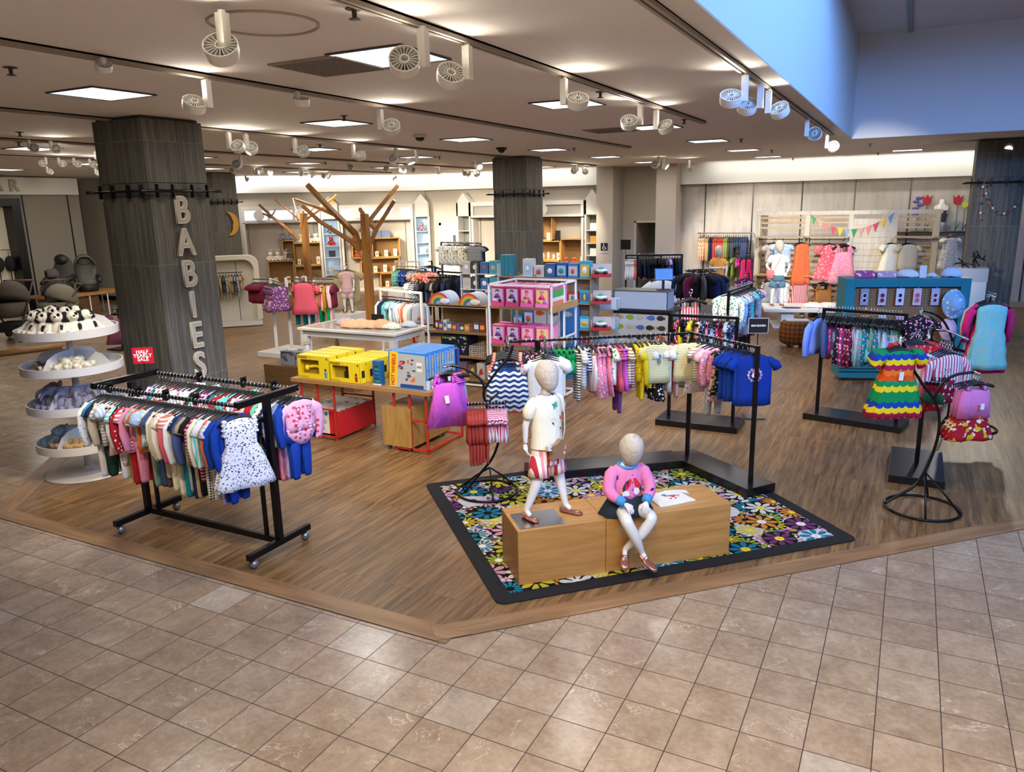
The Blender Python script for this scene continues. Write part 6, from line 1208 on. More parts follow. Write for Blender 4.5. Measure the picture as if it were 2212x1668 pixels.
# ---------------------------------------------------------------- cashier counter
cx, cy = -4.38, 12.2; cw, cdp = .98, .55; t = thing('cashier_counter', 'white and black cash counter tiled with painted fish pictures', 'counter', (cx, cy, 0))
b = B(); b.box(0, 0, 0, cw, cdp, .86); b.obj('body', M('bdbab2', .4), t); b = B(); b.box(-.02, -.03, .86, cw+.04, cdp+.03, .90); b.obj('worktop', M('2a2523', .3), t)
b = B(); b.box(cw-.03, -.012, 0, cw, 0, .86); b.box(0, -.012, .82, cw, 0, .86); b.box(cw, cdp-.04, 0, cw+.01, cdp, .86); b.box(cw, 0, .82, cw+.01, cdp, .86); b.obj('black_edging', BLACK, t)
fh = B()
for r_ in range(5):
    for k in range(5):
        f = fish(.155, None); o = f.obj('fish_tile', M(fishc[(r_*3+k*7) % 10], .4), t, loc=(.11+.18*k, -.001, .10+.165*r_)); o.rotation_euler = (0, 0, 0)
        if (r_+k) % 2: o.scale.x = -1
for r_ in range(5):
    for k in range(3): f = fish(.14, None); o = f.obj('fish_tile', M(fishc[(r_*5+k*3+4) % 10], .4), t, loc=(cw+.001, .10+.165*k, .08+.145*r_), rz=pi/2)
t = thing('counter_riser', 'white box riser on the cash counter below the tablet', 'counter riser', (cx+.0, cy+.02, .901)); b = B(); b.box(0, 0, 0, .92, .01, .29); b.box(.91, 0, 0, .92, .40, .29); b.box(0, .39, 0, .92, .40, .29); b.box(0, 0, 0, .01, .40, .29); b.obj('riser_panels', M('a9b0b8', .4), t); b = B(); b.box(-.01, -.01, .29, .93, .41, .305); b.obj('riser_top', M('55504c', .3), t)
t = thing('tablet_display', 'blue-screened tablet on a black stand over the cash counter', 'tablet', (cx+.80, cy+.18, 1.207), radians(28)); b = B(); b.box(-.10, -.05, 0, .10, .08, .012); b.box(-.02, 0, .01, .02, .03, .22); b.obj('stand', BLKPL, t); b = B(); b.box(-.15, -.008, -.10, .15, .012, .10); o = b.obj('tablet_body', BLKPL, t, loc=(0, -.02, .26)); o.rotation_euler = (radians(-14), 0, 0); b = B(); b.box(-.138, -.0095, -.086, .138, -.0082, .086); b.obj('screen', M('1c3cf0', .3, 0, 1.1), o); b = B(); b.box(-.11, -.0105, -.055, .105, -.0096, .055); b.obj('screen_panel', M('20407a', .3, 0, .5), o)
for j, z in enumerate((.28, .60, .92)):
    t = thing('white_drawer_bin', 'white open storage bin, %s from the bottom beside the fish counter' % nth(j), 'storage bin', (cx-.12+.02*j, cy-.45, z), radians(8), 'white storage bins'); b = B(); b.box(0, 0, 0, .30, .24, .02); b.box(0, 0, 0, .30, .015, .18); b.box(0, .225, 0, .30, .24, .18); b.box(0, 0, 0, .015, .24, .18); b.box(.285, 0, 0, .30, .24, .18); b.obj('bin_body', M('c4c8cc', .35), t); b = B(); b.box(.04, -.004, .03, .20, .0, .15); b.obj('label_holder', M('a4aeb8', .2), t)
t = thing('bin_pole', 'white upright panel carrying the storage bins', 'display stand', (cx-.16, cy-.32, 0)); b = B(); b.box(-.06, -.03, 0, .02, .03, 1.05); b.box(-.15, -.12, 0, .15, .12, .02); b.obj('upright', M('b0b6bc', .4), t)
# games with fish prints under the pink unit
for i in range(3): t = thing('fish_print_carton', 'white carton with outlined shapes, %s from left behind the pink toy unit' % nth(i), 'toy box', (-5.10+.23*i, 10.6, 0), 0, 'white cartons behind the pink toy unit'); b = B(); b.box(0, 0, 0, .21, .20, 1.10); b.obj('carton', M('b8b4ac' if i != 2 else '2a6aa0', .5), t); f = fish(.15, None); f.obj('printed_fish', M(fishc[i+4], .5), t, loc=(.11, -.001, 1.0))
# black rack with white and coral items by the doorway, luggage clutter right of it
pA, pB = Vector((-6.35, 18.6, 0)), Vector((-5.45, 18.6, 0)); zt2 = hz(pA, 552)
t, p, q = hrack((pA.x, pA.y), (pB.x, pB.y), zt2, 'black rack of white and coral clothes before the far doorway', base=.4)
fill((p.x+.02, p.y), (q.x-.02, q.y), zt2+.02, [('tunic', 'white')]*5+[('tunic', 'coral')]*5+[('tee', 'black+white:floral')]*5+[('tank', 'black')]*2, 'on rack before doorway', 'clothes on the rack before the doorway', sc=1.2)
garment('jacket', (-5.1, 17.6, hz((-5.1, 17.6), 590)), radians(15), cloth('white'), 'white top on a hanger beside the tablet', None, sc=2.1)
t = thing('clothes_stand', 'black post stand holding the white top behind the tablet', 'clothes stand', (-5.08, 17.75, 0)); b = B(); zz_ = hz((-5.1, 17.6), 590); b.box(-.2, -.2, 0, .2, .2, .03); b.box(-.015, -.015, .03, .015, .015, zz_); b.tube([(0, 0, zz_), (-.02, -.2, zz_)], .012, 6); b.obj('post', BLKMET, t)
sgn = thing('rack_sign', 'small black sign on top of the rack before the doorway', 'sign', (pA.x-.02, pA.y, zt2+.03)); b = B(); b.cyl((0, 0, 0), (0, 0, .12), .006); b.box(-.13, -.008, .12, .13, .008, .36); b.obj('sign_plate', BLACK, sgn)
c = Vector((-3.5, 14.6, 0)); t = thing('round_clothes_rack', 'dark round rack of black clothes and bags right of the tablet', 'clothes rack', c); zt3 = hz(c, 585); b = B(); b.tube([(.28*cos(2*pi*k/24), .28*sin(2*pi*k/24), zt3) for k in range(24)], .012, 6, True); b.cyl((0, 0, 0), (0, 0, zt3), .018); b.box(-.29, -.01, zt3-.01, .29, .01, zt3+.01); b.lathe([(.3, 0), (.3, .02), (.02, .04)], 20); b.obj('frame', BLKMET, t)
for i in range(16):
    a = 2*pi*i/16; garment('jacket' if i % 2 else 'tee', (c.x+.28*cos(a), c.y+.28*sin(a), zt3+.014), a, cloth(('black', 'dark grey', 'black', 'navy', 'black', 'burgundy')[i % 6]), '%s garment, %s around the dark round rack' % (('black', 'dark grey', 'black', 'navy', 'black', 'burgundy')[i % 6], nth(i)), 'clothes on the dark round rack', sc=1.1)
for i in range(3): t = thing('black_suitcase', 'black upright case, %s of three right of the cash counter' % nth(i), 'suitcase', (-3.15+.24*i, 13.1+.25*i, 0), radians(10), 'black cases'); b = B(); b.box(0, 0, .03, .26, .22, .62+.1*i); b.obj('case_body', M('0e0e10', .5), t, bev=.02); b = B(); b.tube([(.06, .11, .62+.1*i), (.06, .11, .78+.1*i), (.20, .11, .78+.1*i), (.20, .11, .62+.1*i)], .008, 6); b.obj('handle', CHROME, t)
garment('maxi', (-2.45, 13.3, 1.42), radians(40), cloth('burgundy+pink:floral'), 'burgundy floral dress hanging beside the black cases', None, sc=1.2); t = thing('clothes_stand', 'thin stand holding the burgundy floral dress', 'clothes stand', (-2.40, 13.42, 0)); b = B(); b.box(-.01, -.01, .02, .01, .01, 1.42); b.tube([(0, 0, 1.42), (-.05, -.16, 1.42)], .008, 6); b.box(-.18, -.18, 0, .18, .18, .02); b.obj('post', BLKMET, t)
# black rack over the tall toy shelf
pA = Vector((-4.75, 14.6, 0)); zt2 = hz(pA, 552); t, p, q = hrack((pA.x, pA.y), (-3.95, 14.9), zt2, 'black rack of dark clothes rising behind the tall toy unit', base=.3)
fill((p.x, p.y), (q.x, q.y), zt2+.02, rand_items(16, ['tee', 'longtee'], ['black', 'dark grey', 'navy', 'lilac', 'black']), 'on rack above toy unit', 'dark clothes behind the tall toy unit', sc=1.0)
# ---------------------------------------------------------------- left-middle: white table, racks, trees
WT = M('d2cdbf', .45); t = thing('white_table', 'long cream table with glass top and turned legs', 'table', (-8.85, 9.42, 0)); b = B(); b.box(0, 0, .70, 1.95, .95, .74); b.obj('tabletop', WT, t, bev=.006)
b = B(); b.box(.08, .08, .7405, 1.87, .87, .745); b.obj('glass_inset', M('a8aaa4', .1), t); b = B(); b.box(.06, .06, .60, 1.89, .89, .70); b.obj('apron', WT, t)
for x in (.10, 1.85):
    for y in (.10, .85): b = B(); b.box(x-.05, y-.05, .50, x+.05, y+.05, .62); b.lathe([(.028, 0), (.040, .03), (.022, .06), (.040, .2), (.046, .36), (.032, .44), (.046, .47), (.046, .50)], 14, (x, y, 0)); b.obj('leg', WT, t)
def pile(label, name, loc, c, r, hgt, seed, pat='plain', c2='ffffff', cat='shirt', grp=None, rz=0):
    g_ = random.Random(seed); b = B(); n = 20; ph = g_.uniform(0, 6)
    b.rings([[(r*f*(1+.16*sin(3*a+ph)+.08*sin(7*a+ph*2))*cos(a), r*.62*f*(1+.14*sin(4*a+ph)+.05*sin(9*a))*sin(a), z+.010*sin(5*a+ph+z*60)) for a in [2*pi*k/n for k in range(n)]] for f, z in ((1, 0.012), (1.02, hgt*.25), (.9, hgt*.55), (.66, hgt*.8), (.35, hgt*.95), (.08, hgt))])
    return tag(b.obj(name, fab(c, pat, c2), loc=loc, smooth=True, rz=rz), label, cat, grp)
TZ_ = .745
pile('crumpled lilac top at the left end of the cream table', 'crumpled_shirt', (-8.25, 9.95, TZ_), 'b8a0ae', .22, .10, 1, 'floral', 'e8dce0'); pile('white patterned top beside the lilac one on the cream table', 'crumpled_shirt', (-7.98, 10.05, TZ_), 'ddd8d0', .12, .08, 2, 'floral', '8a8a90')
for i in range(4): pile('peach folded top, %s from left in the big pile on the cream table' % nth(i), 'folded_shirt', (-7.95+.17*i, 9.72+.04*i, TZ_+.0), 'f0b48a', .20, .12+.02*(i % 2), 5+i, grp='peach tops on the cream table')
pile('pale yellow-white folded top right of the peach pile', 'folded_shirt', (-7.28, 9.85, TZ_), 'e8e6cc', .19, .10, 12, 'floral', 'c8d0a8'); pile('pale blue-white cap at the right end of the cream table', 'folded_hat', (-7.12, 10.12, TZ_), 'd0d8e4', .15, .09, 13, cat='hat')
t = thing('table_sign', 'small black sign standing on the cream table', 'sign', (-7.95, 10.25, TZ_)); b = B(); b.box(-.01, 0, 0, .24, .01, .15); b.obj('sign_plate', BLACK, t)
# W3 white rack with long-sleeved tops
def zat(px, py, z): v = at(px, py, z); return v
def loop_rack(p, q, ht, lb, m=WMET, th=.018):
    p, q = Vector((p[0], p[1], 0)), Vector((q[0], q[1], 0)); d = q-p; t = thing('clothes_rack', lb, 'clothes rack', p, atan2(d.y, d.x)); L = d.length
    for x in (0, L): b = B(); b.box(x-th, -th, 0, x+th, th, ht); b.box(x-th, -.2, 0, x+th, .2, .03); b.obj('post', m, t)
    b = B(); b.box(-th, -th, ht, L+th, th, ht+2*th); b.obj('top_rail', m, t); b = B(); b.box(0, -.008, ht-.11, L, .008, ht-.09); b.obj('hang_rail', CHROME, t); return t
pW = Vector((-8.62, 11.42, 0)); qW = Vector((-7.55, 11.15, 0)); hW = hz(pW, 624); loop_rack(pW, qW, hW-.03, 'white rack of long-sleeved tops behind the cream table')
fill((pW.x+.05, pW.y), (qW.x-.05, qW.y), hW-.105, [('longtee', 'white'), ('longtee', 'navy', 'pants', 'navy'), ('longtee', 'navy'), ('longtee', 'turquoise', 'pants', 'teal'), ('longtee', 'turquoise+white:floral', 'pants', 'navy'), ('bigtee', 'light blue', 'pants', 'light blue'), ('longtee', 'white', 'pants', 'lilac'), ('tee', 'light blue', 'pants', 'white'), ('longtee', 'light blue'), ('longtee', 'white', 'pants', 'white'), ('longtee', 'coral+white:vstripe', 'shorts', 'pink'), ('longtee', 'orange', 'shorts', 'red'), ('longtee', 'ivory', 'shorts', 'red'), ('longtee', 'ivory', 'pants', 'red'), ('longtee', 'grey', 'pants', 'orange')], 'on white rack behind cream table', 'long-sleeved tops on the white rack', sc=1.1)
# W1 multi-arm white stand
c = Vector((-10.25, 10.55, 0)); t = thing('four_way_stand', 'white four-way stand with pink and burgundy sets left of the cream table', 'clothes stand', c)
b = B(); b.box(-.30, -.40, 0, .30, .40, .09); b.obj('base', M('c8c6c2', .35), t, bev=.004); z_ = hz(c, 600)
for x, y in ((-.08, -.12), (.12, .06), (.20, .26)): b = B(); b.box(x-.02, y-.02, .09, x+.02, y+.02, z_); b.obj('post', WMET, t)
arms = [((-.08, -.12), (-.62, -.02)), ((-.08, -.12), (.30, -.30)), ((.12, .06), (.95, .40))]
for a_0, a_1 in arms: b = B(); b.tube([(a_0[0], a_0[1], z_-.02), (a_1[0], a_1[1], z_-.04)], .012, 6); b.obj('arm', CHROME, t)
def armfill(a0, a1, items, where, grp, z=z_-.02, sc=1.0, f0=.25, yaw_off=0):
    P, Q = Vector((c.x+a0[0], c.y+a0[1], z)), Vector((c.x+a1[0], c.y+a1[1], z-.02)); P = P+(Q-P)*f0; return rail_fill(P, Q, items, where, grp, sc=sc)
armfill(*arms[0], [('tee', 'burgundy', 'shorts', 'rust')]*9, 'on left arm of white stand', 'burgundy sets on the white stand', sc=.95)
armfill(*arms[1], [('tunic', 'purple+pale pink:floral')]*8, 'on front arm of white stand', 'purple floral tunics on the white stand', sc=1.1, f0=.1)
armfill(*arms[2], rand_items(20, ['tee', 'tunic', 'longtee'], ['pink+white:floral', 'burgundy', 'pale pink', 'coral pink', 'mustard', 'pale pink'], (['pants'], ['pale pink', 'green', 'teal']), .5), 'on rear arm of white stand', 'pink sets on the rear arm of the white stand', sc=1.15, f0=.15)
fo = atv(668, 690, (-9.55, 10.6, 0)); fo.z = 0; zf = hz(fo, 597); t = thing('clothes_stand', 'slim white stand holding the coral baby set', 'clothes stand', fo); b = B(); b.box(-.012, -.012, 0, .012, .012, zf); b.tube([(0, 0, zf), (0, -.12, zf)], .008, 6); b.box(-.2, -.2, 0, .2, .2, .02); b.obj('post', WMET, t)
garment('tunic', (fo.x, fo.y-.08, zf+.0), radians(28), cloth('coral pink'), 'coral ruffled baby top over pink frilled bloomers, facing out', None, under=('shorts', cloth('pink')), sc=1.35, cat='shirt')
# W2 tall white post with grey-brown outfits, toddler mannequin
fo = Vector((-11.6, 13.6, 0)); t = thing('clothes_stand', 'tall white post stand with grey-brown outfits left of the taller tree', 'clothes stand', fo); zf = hz(fo, 575); b = B(); b.box(-.02, -.02, .06, .02, .02, zf); b.obj('post', WMET, t); b = B(); b.box(-.35, -.3, 0, .55, .5, .08); b.obj('base', WMET, t)
for i, (dx, dy, zz_, lb) in enumerate([(.15, -.25, zf-.10, 'lower'), (.35, .1, zf+.02, 'upper')]): garment('bigtee', (fo.x+dx, fo.y+dy, zz_), radians(30), cloth('khaki'), '%s grey-brown outfit hanging by the tall white post' % lb, 'grey-brown outfits', under=('pants', cloth('khaki')), sc=1.6)
b = B(); b.tube([(0, 0, zf-.08), (.15, -.25, zf-.10)], .01, 6); b.tube([(0, 0, zf-.02), (.35, .1, zf)], .01, 6); b.obj('arm', WMET, t)
def mannequin_simple(loc, rz, lb, sc, top, bot, topm, botm, arm='down', headless=False, legs=True, shoes=None, grp=None):
    t = thing('child_mannequin', lb, 'mannequin', loc, rz, grp); t.scale = (sc,)*3
    ax = {'down': ((-.16, .02, .70), (-.15, -.03, .55), (.16, .02, .70), (.15, -.03, .55)), 'crossed': ((-.17, -.02, .71), (.05, -.13, .72), (.17, .0, .70), (.15, .0, .53)), 'hips': ((-.20, .03, .70), (-.12, -.05, .60), (.20, .03, .70), (.14, -.04, .58))}[arm]
    pts = [(0, .0, .50, .078, .062), (0, 0, .62, .066, .055), (0, 0, .76, .082, .06), (0, .005, .86, .07, .05), (0, 0, .91, .036, .034), (-.06, 0, .44, .058, .058), (-.075, -.01, .27, .040, .042), (-.08, .02, .06, .022, .024), (-.08, -.05, .03, .022, .018),
           (.06, 0, .44, .058, .058), (.08, -.02, .27, .040, .042), (.09, .0, .06, .022, .024), (.09, -.07, .03, .022, .018), (-.112, .01, .845, .034), ax[0]+(.026,), ax[1]+(.017,), (.112, .01, .845, .034), ax[2]+(.026,), ax[3]+(.017,)]
    skin('body', pts, [(0, 1), (1, 2), (2, 3), (3, 4), (0, 5), (5, 6), (6, 7), (7, 8), (0, 9), (9, 10), (10, 11), (11, 12), (3, 13), (13, 14), (14, 15), (3, 16), (16, 17), (17, 18)], MANW, t, 2)
    for a, b_ in ((ax[0], ax[1]), (ax[2], ax[3])): w_ = Vector(b_); dr = (w_-Vector(a)).normalized(); hand(t, w_, w_+dr*.1, (-a[0], -.4, .1), 1 if a[0] > 0 else -1)
    if not headless: head(t, (0, -.012, 1.045), radians(8), radians(4), .98, ((0, .002, .88), (0, 0, .93), (0, -.005, .98)))
    n = 24; b = B(); rows = [(.905, .055, .045), (.893, .085, .056), (.87, .115, .062), (.82, .122, .074), (.72, .118, .076), (.62, .12, .08), (.54, .13, .09)]
    b.rings([[(w*cos(2*pi*k/n), (d_+.003*sin(k*1.7+i))*sin(2*pi*k/n), z) for k in range(n)] for i, (z, w, d_) in enumerate(rows)], capa=False, capb=False)
    for s, a in ((-1, ax[0]), (1, ax[2])):
        s0 = Vector((s*.09, .005, .865)); s1 = Vector((s*.118, .01, .845)); e = Vector(a); b.tube([s0, s1, s1+(e-s1)*.35, s1+(e-s1)*.6], [.042, .046, .045, .044], 12)
    b.obj(top, topm, t, smooth=True)
    if bot:
        b = B(); b.rings([[(w*cos(2*pi*k/n), d_*sin(2*pi*k/n), z) for k in range(n)] for z, w, d_ in ((.56, .108, .078), (.50, .12, .084), (.44, .125, .088))], capa=False)
        for s in (-1, 1): b.tube([(s*.058, 0, .47), (s*.068, 0, .38), (s*.075, -.004, .32)], [.064, .070, .072], 14)
        b.obj(bot, botm, t, smooth=True)
    if shoes:
        for x, y in ((-.08, .03), (.09, .01)): shoe(t, (x, y, 0), (x, y-.15, 0))
    return t
cm = Vector((-11.15, 13.55, 0)); zb_ = .34
tag(B().box(-.3, -.3, 0, .3, .3, .34).obj('display_plinth', WMET, loc=cm), 'low white block under the headless toddler mannequin', 'display plinth')
mannequin_simple((cm.x, cm.y, .34), radians(35), 'white headless toddler mannequin in pink frilled romper near the taller tree', 1.0, 'pink_romper', 'romper_bottom', fab('e0b8b8'), fab('e0b8b8'), 'down', True, shoes=True)
# trees
def tree(c, brs, lb, r0, trunk_py):
    t = thing('wooden_display_tree', lb, 'display tree', c)
    zt = hz(c, trunk_py); b = B(); b.tube([(0, 0, 0), (0, 0, zt)], [r0, r0*.85], 4); b.obj('trunk', TREEW, t)
    for i, br in enumerate(brs):
        off = 0
        P_ = [atv(x, y, c+NH*o) - c for x, y, o in br[0]]; n = len(P_); b = B(); b.tube(P_, [br[1]*(1-.3*k/(n-1)) for k in range(n)], 4); b.obj('branch', TREEW, t)
    return t
tc = Vector((-9.95, 12.8, 0)); g4 = lambda x, y: (440+x/4.39, 360+y/4.39)
G4 = lambda L, w: ([(440+x/4.39, 360+y/4.39, o) for x, y, o in L], w)
tree(tc, [G4([(1480, 790, 0), (1440, 640, .0), (1180, 380, -.3), (980, 170, -.5)], .075), G4([(1480, 800, 0), (1400, 710, -.1), (1100, 520, -.4), (935, 370, -.6)], .06), G4([(1250, 460, -.25), (1060, 380, .1), (865, 310, .3)], .045), G4([(1500, 900, 0), (1510, 890, 0), (1640, 590, -.2), (1810, 320, -.4)], .065), G4([(1490, 620, 0), (1500, 600, 0), (1660, 400, .2), (1840, 180, .4)], .065), G4([(1640, 600, .1), (1560, 520, .6), (1480, 400, .9)], .06), G4([(1440, 680, 0), (1410, 720, 0), (1470, 800, 0)], .07)], 'taller wooden display tree with square trunk and spreading branches', .105, 462)
tc = Vector((-15.0, 16.6, 0))
tree(tc, [G4([(905, 690, 0), (760, 560, -.2), (640, 470, -.3), (520, 355, -.5)], .055), G4([(680, 500, -.2), (620, 470, -.1), (565, 445, 0)], .04), G4([(640, 470, -.3), (665, 440, -.3), (680, 405, -.3)], .03), G4([(900, 510, 0), (870, 470, .2), (675, 310, .5)], .028), G4([(900, 500, 0), (870, 400, .2), (845, 300, .4)], .03), G4([(920, 580, 0), (940, 520, .0), (1080, 420, .3), (1260, 270, .5)], .05), G4([(1100, 420, .3), (1180, 370, .2), (1245, 335, .0)], .035), G4([(925, 640, 0), (935, 520, -.1), (945, 420, -.2)], .035), G4([(940, 500, 0), (1000, 440, .1), (1065, 375, .2)], .025)], 'smaller wooden display tree farther left', .11, 461)
# W4 rack of blue outfits, navy jersey, chrome rack with dark hangers
pA = Vector((-11.05, 15.3, 0)); zt2 = hz(pA, 566); loop_rack(pA, (-10.3, 15.2), zt2, 'white rack of green and blue outfits left of the taller tree trunk'); fill((pA.x+.04, pA.y), (-10.34, 15.2), zt2-.09, [('romper', 'mint+white:floral')]*4+[('romper', 'royal blue+light blue:floral')]*5+[('romper', 'light blue+white:floral')]*4, 'on white rack by tree', 'outfits on the white rack by the tree', sc=1.15)
fo = Vector((-9.55, 14.6, 0)); zf = hz(fo, 564); t = thing('clothes_stand', 'stand with blue sleeveless jersey right of the taller tree trunk', 'clothes stand', fo); b = B(); b.box(-.015, -.015, 0, .015, .015, zf); b.tube([(0, 0, zf), (.04, -.2, zf)], .01, 6); b.box(-.2, -.2, 0, .2, .2, .03); b.obj('post', BLKMET, t)
garment('tank', (fo.x+.03, fo.y-.12, zf+.01), radians(25), cloth('royal blue'), 'royal blue sleeveless jersey facing out beside the taller tree', None, sc=1.6)
pA = Vector((-9.3, 13.2, 0)); zt2 = hz(pA, 600); t, p, q = hrack(pA, (-8.35, 13.5), zt2, 'dark rack of navy and grey clothes behind the white rack', base=.3)
fill((p.x, p.y), (q.x, q.y), zt2+.02, [('tee', 'white'), ('tee', 'white'), ('longtee', 'navy+white:stripe'), ('longtee', 'navy+white:stripe')]+rand_items(12, ['tee', 'pants'], ['black', 'dark grey', 'navy', 'khaki']), 'on dark rack behind white rack', 'navy and grey clothes on the dark rack', sc=1.3)
garment('bigtee', (-10.15, 14.0, hz((-10.15, 14.0), 610)), radians(28), cloth('white'), 'white tee with small print facing out left of the taller tree trunk', None, sc=1.1, cat='shirt')
t = thing('clothes_stand', 'low stand behind the white tee near the taller tree', 'clothes stand', (-10.1, 14.1, 0)); zf = hz((-10.15, 14.0), 610); b = B(); b.box(-.012, -.012, 0, .012, .012, zf); b.tube([(0, 0, zf), (-.05, -.1, zf)], .008, 6); b.box(-.15, -.15, 0, .15, .15, .02); b.obj('post', BLKMET, t)
# W5 grey rack left of the central pillar
pA, pB = Vector((-9.25, 14.55, 0)), Vector((-8.05, 14.2, 0)); zt2 = hz(pA, 524); t, p, q = hrack(pA, pB, zt2, 'tall grey rack of black and white tees left of the central pillar', m=M('9a9c9e', .3, .8), base=.4, bm=WMET)
for i in range(4):
    for k in range(5):
        f = .14+.24*i+.025*k; pq = pA+(pB-pA)*f; cs = (('white+black:floral', 'white+black:floral', 'ivory+black:floral', 'grey+dark grey:stripe')[i], ('white+black:floral', 'white+navy:floral', 'brown', 'navy')[i])[k < 3]
        garment('bigtee', (pq.x-.02*k, pq.y-.06*(4-k)*0-.05*k+.12, zt2+.02), radians(24), cloth(cs), '%s tee, %s deep, %s cluster of tall grey rack' % (cname(cs), nth(4-k), nth(i)), 'tees on the tall grey rack', sc=.92)
z5 = hz(pA, 583); t, p, q = hrack((-9.1, 14.15), (-8.2, 13.9), z5, 'lower rack of dark trousers beneath the black and white tees', m=BLKMET, base=.25)
fill((p.x, p.y), (q.x, q.y), z5+.02, rand_items(12, ['pants', 'longtee', 'jacket'], ['black', 'dark grey', 'navy', 'dark green', 'black']), 'on lower dark rack', 'dark clothes on the lower rack', sc=1.25)
fo = Vector((-9.15, 13.55, 0)); z6 = hz(fo, 577); t = thing('clothes_stand', 'slanted arm stand with peach patterned tops left of the dark trousers', 'clothes stand', fo); b = B(); b.box(-.015, -.015, 0, .015, .015, z6); b.tube([(0, 0, z6), (.12, -.35, z6-.02)], .01, 6); b.tube([(0, 0, z6), (.34, -.18, z6-.02)], .01, 6); b.box(-.2, -.2, 0, .2, .2, .03); b.obj('post', WMET, t)
for i in range(4): garment('tee', (fo.x+.03*i, fo.y-.08*i, z6), radians(25), cloth('peach+brown:floral' if i % 2 else 'ivory+peach:floral'), 'peach patterned top, %s from the front on the slanted arm' % nth(3-i), 'peach patterned tops', under=('pants', cloth('peach+brown:floral')), sc=1.15)
for i in range(2): garment('tee', (fo.x+.22+.08*i, fo.y-.12-.04*i, z6), radians(60), cloth('coral+white:floral'), 'coral patterned top, %s of two right of the peach ones' % nth(i), 'coral patterned tops', sc=1.1)
# grey shelving with blue boxes just left of the pillar
o4 = Vector((-8.05, 13.35, 0)); t = thing('metal_shelf_unit', 'grey metal shelf unit of baby boxes left of the central pillar', 'shelf unit', o4); z7 = hz(o4, 590)
for x in (0, .35, .85): b = B(); b.box(x-.015, 0, 0, x+.015, .34, z7+.2 if x else z7); b.obj('upright', M('a8acb0', .4), t)
for z in (z7*.28, z7*.52, z7*.76, z7): b = B(); b.box(-.02, -.01, z-.02, .87, .35, z); b.obj('shelf_board', M('b4b8bc', .4), t)
for j, z in enumerate((z7*.52, z7*.76, z7)):
    for i in range(4): t2 = thing('baby_gear_box', '%s boxed baby item, %s from left on %s level left of central pillar' % (('grey', 'dark', 'blue', 'teal')[i], nth(i), ('lower', 'middle', 'top')[j]), 'carton', (o4.x+.03+.205*i, o4.y+.02, z+.001), 0, 'baby gear boxes'); b = B(); b.box(0, 0, 0, .18, .2, .22+.03*(i % 2)); b.obj('carton', M(('a8a6a2', '3a3634', '3a5a90', '3a8a98')[i], .5), t2); b = B(); b.ell(.09, -.004, .12, .05, .008, .05, 10, 5); b.obj('printed_picture', M(('6a6460', 'a8988c', 'c8d0d8', 'd0d8c8')[(i+j) % 4], .5), t2)
# ---------------------------------------------------------------- nursery bays along the diagonal and rear walls
CAB = M('c9c5bd', .55); SKYW = M('bcd6ff', .4, 0, 1.5); r8 = random.Random(5)
class Fr:                                   # wall frame: x along the wall, room side is -y
    def __init__(s, o, a): s.o = Vector(o); s.a = a; s.m = Matrix.Translation(s.o) @ Matrix.Rotation(a, 4, 'Z')
    def p(s, x, y, z): return s.m @ Vector((x, y, z))
    def th(s, name, lb, cat, x, y=0, z=0, grp=None): return thing(name, lb, cat, s.p(x, y, z), s.a, grp)
FD = Fr((-18.47, 17.53, 0), radians(45)); FB = Fr((0, 21.7, 0), 0)
def bay(F, x0, x1, lb, disc=(), win=True, dp=.36):
    t = F.th('nursery_bay', lb, 'built-in bay', x0, 0, 0, 'nursery bays'); w = x1-x0
    b = B()
    for x in (0, w-.07): b.box(x, -dp, 0, x+.07, -.001, 2.25)
    b.obj('side_panel', CAB, t)
    b = B(); b.box(0, -dp, 2.22, w, -dp+.05, 2.32); b.box(0, -dp, 2.60, w, -dp+.05, 2.72); n = 3; b.box(0, -dp, 2.22, w, -.001, 2.25); b.box(0, -dp+.05, 2.70, w, -.001, 2.72)
    for k in range(n+1): x = (w-.08)*k/n; b.box(x, -dp, 2.32, x+.08, -dp+.05, 2.60)
    b.obj('lintel_frame', CAB, t)
    b = B(); b.box(.02, -dp+.09, 2.30, w-.02, -dp+.11, 2.62); b.obj('lintel_panel', SKYW if win else M('a9a49a', .7), t)
    for x in disc: b = B(); b.prismY([(x+.16*cos(2*pi*k/28), 2.46+.16*sin(2*pi*k/28)) for k in range(28)], -dp-.03, -dp-.005); b.obj('round_disc', CAB, t)
    b = B(); b.prism([(0, -dp), (w, -dp), (w, -.001), (0, -.001)], 0, .08); b.obj('plinth', CAB, t)
    for x in (.14, w*.5, w-.2): b = B(); b.box(x-.006, -.012, .1, x+.006, -.0015, 2.2); b.obj('wall_slot', BLACK, t)
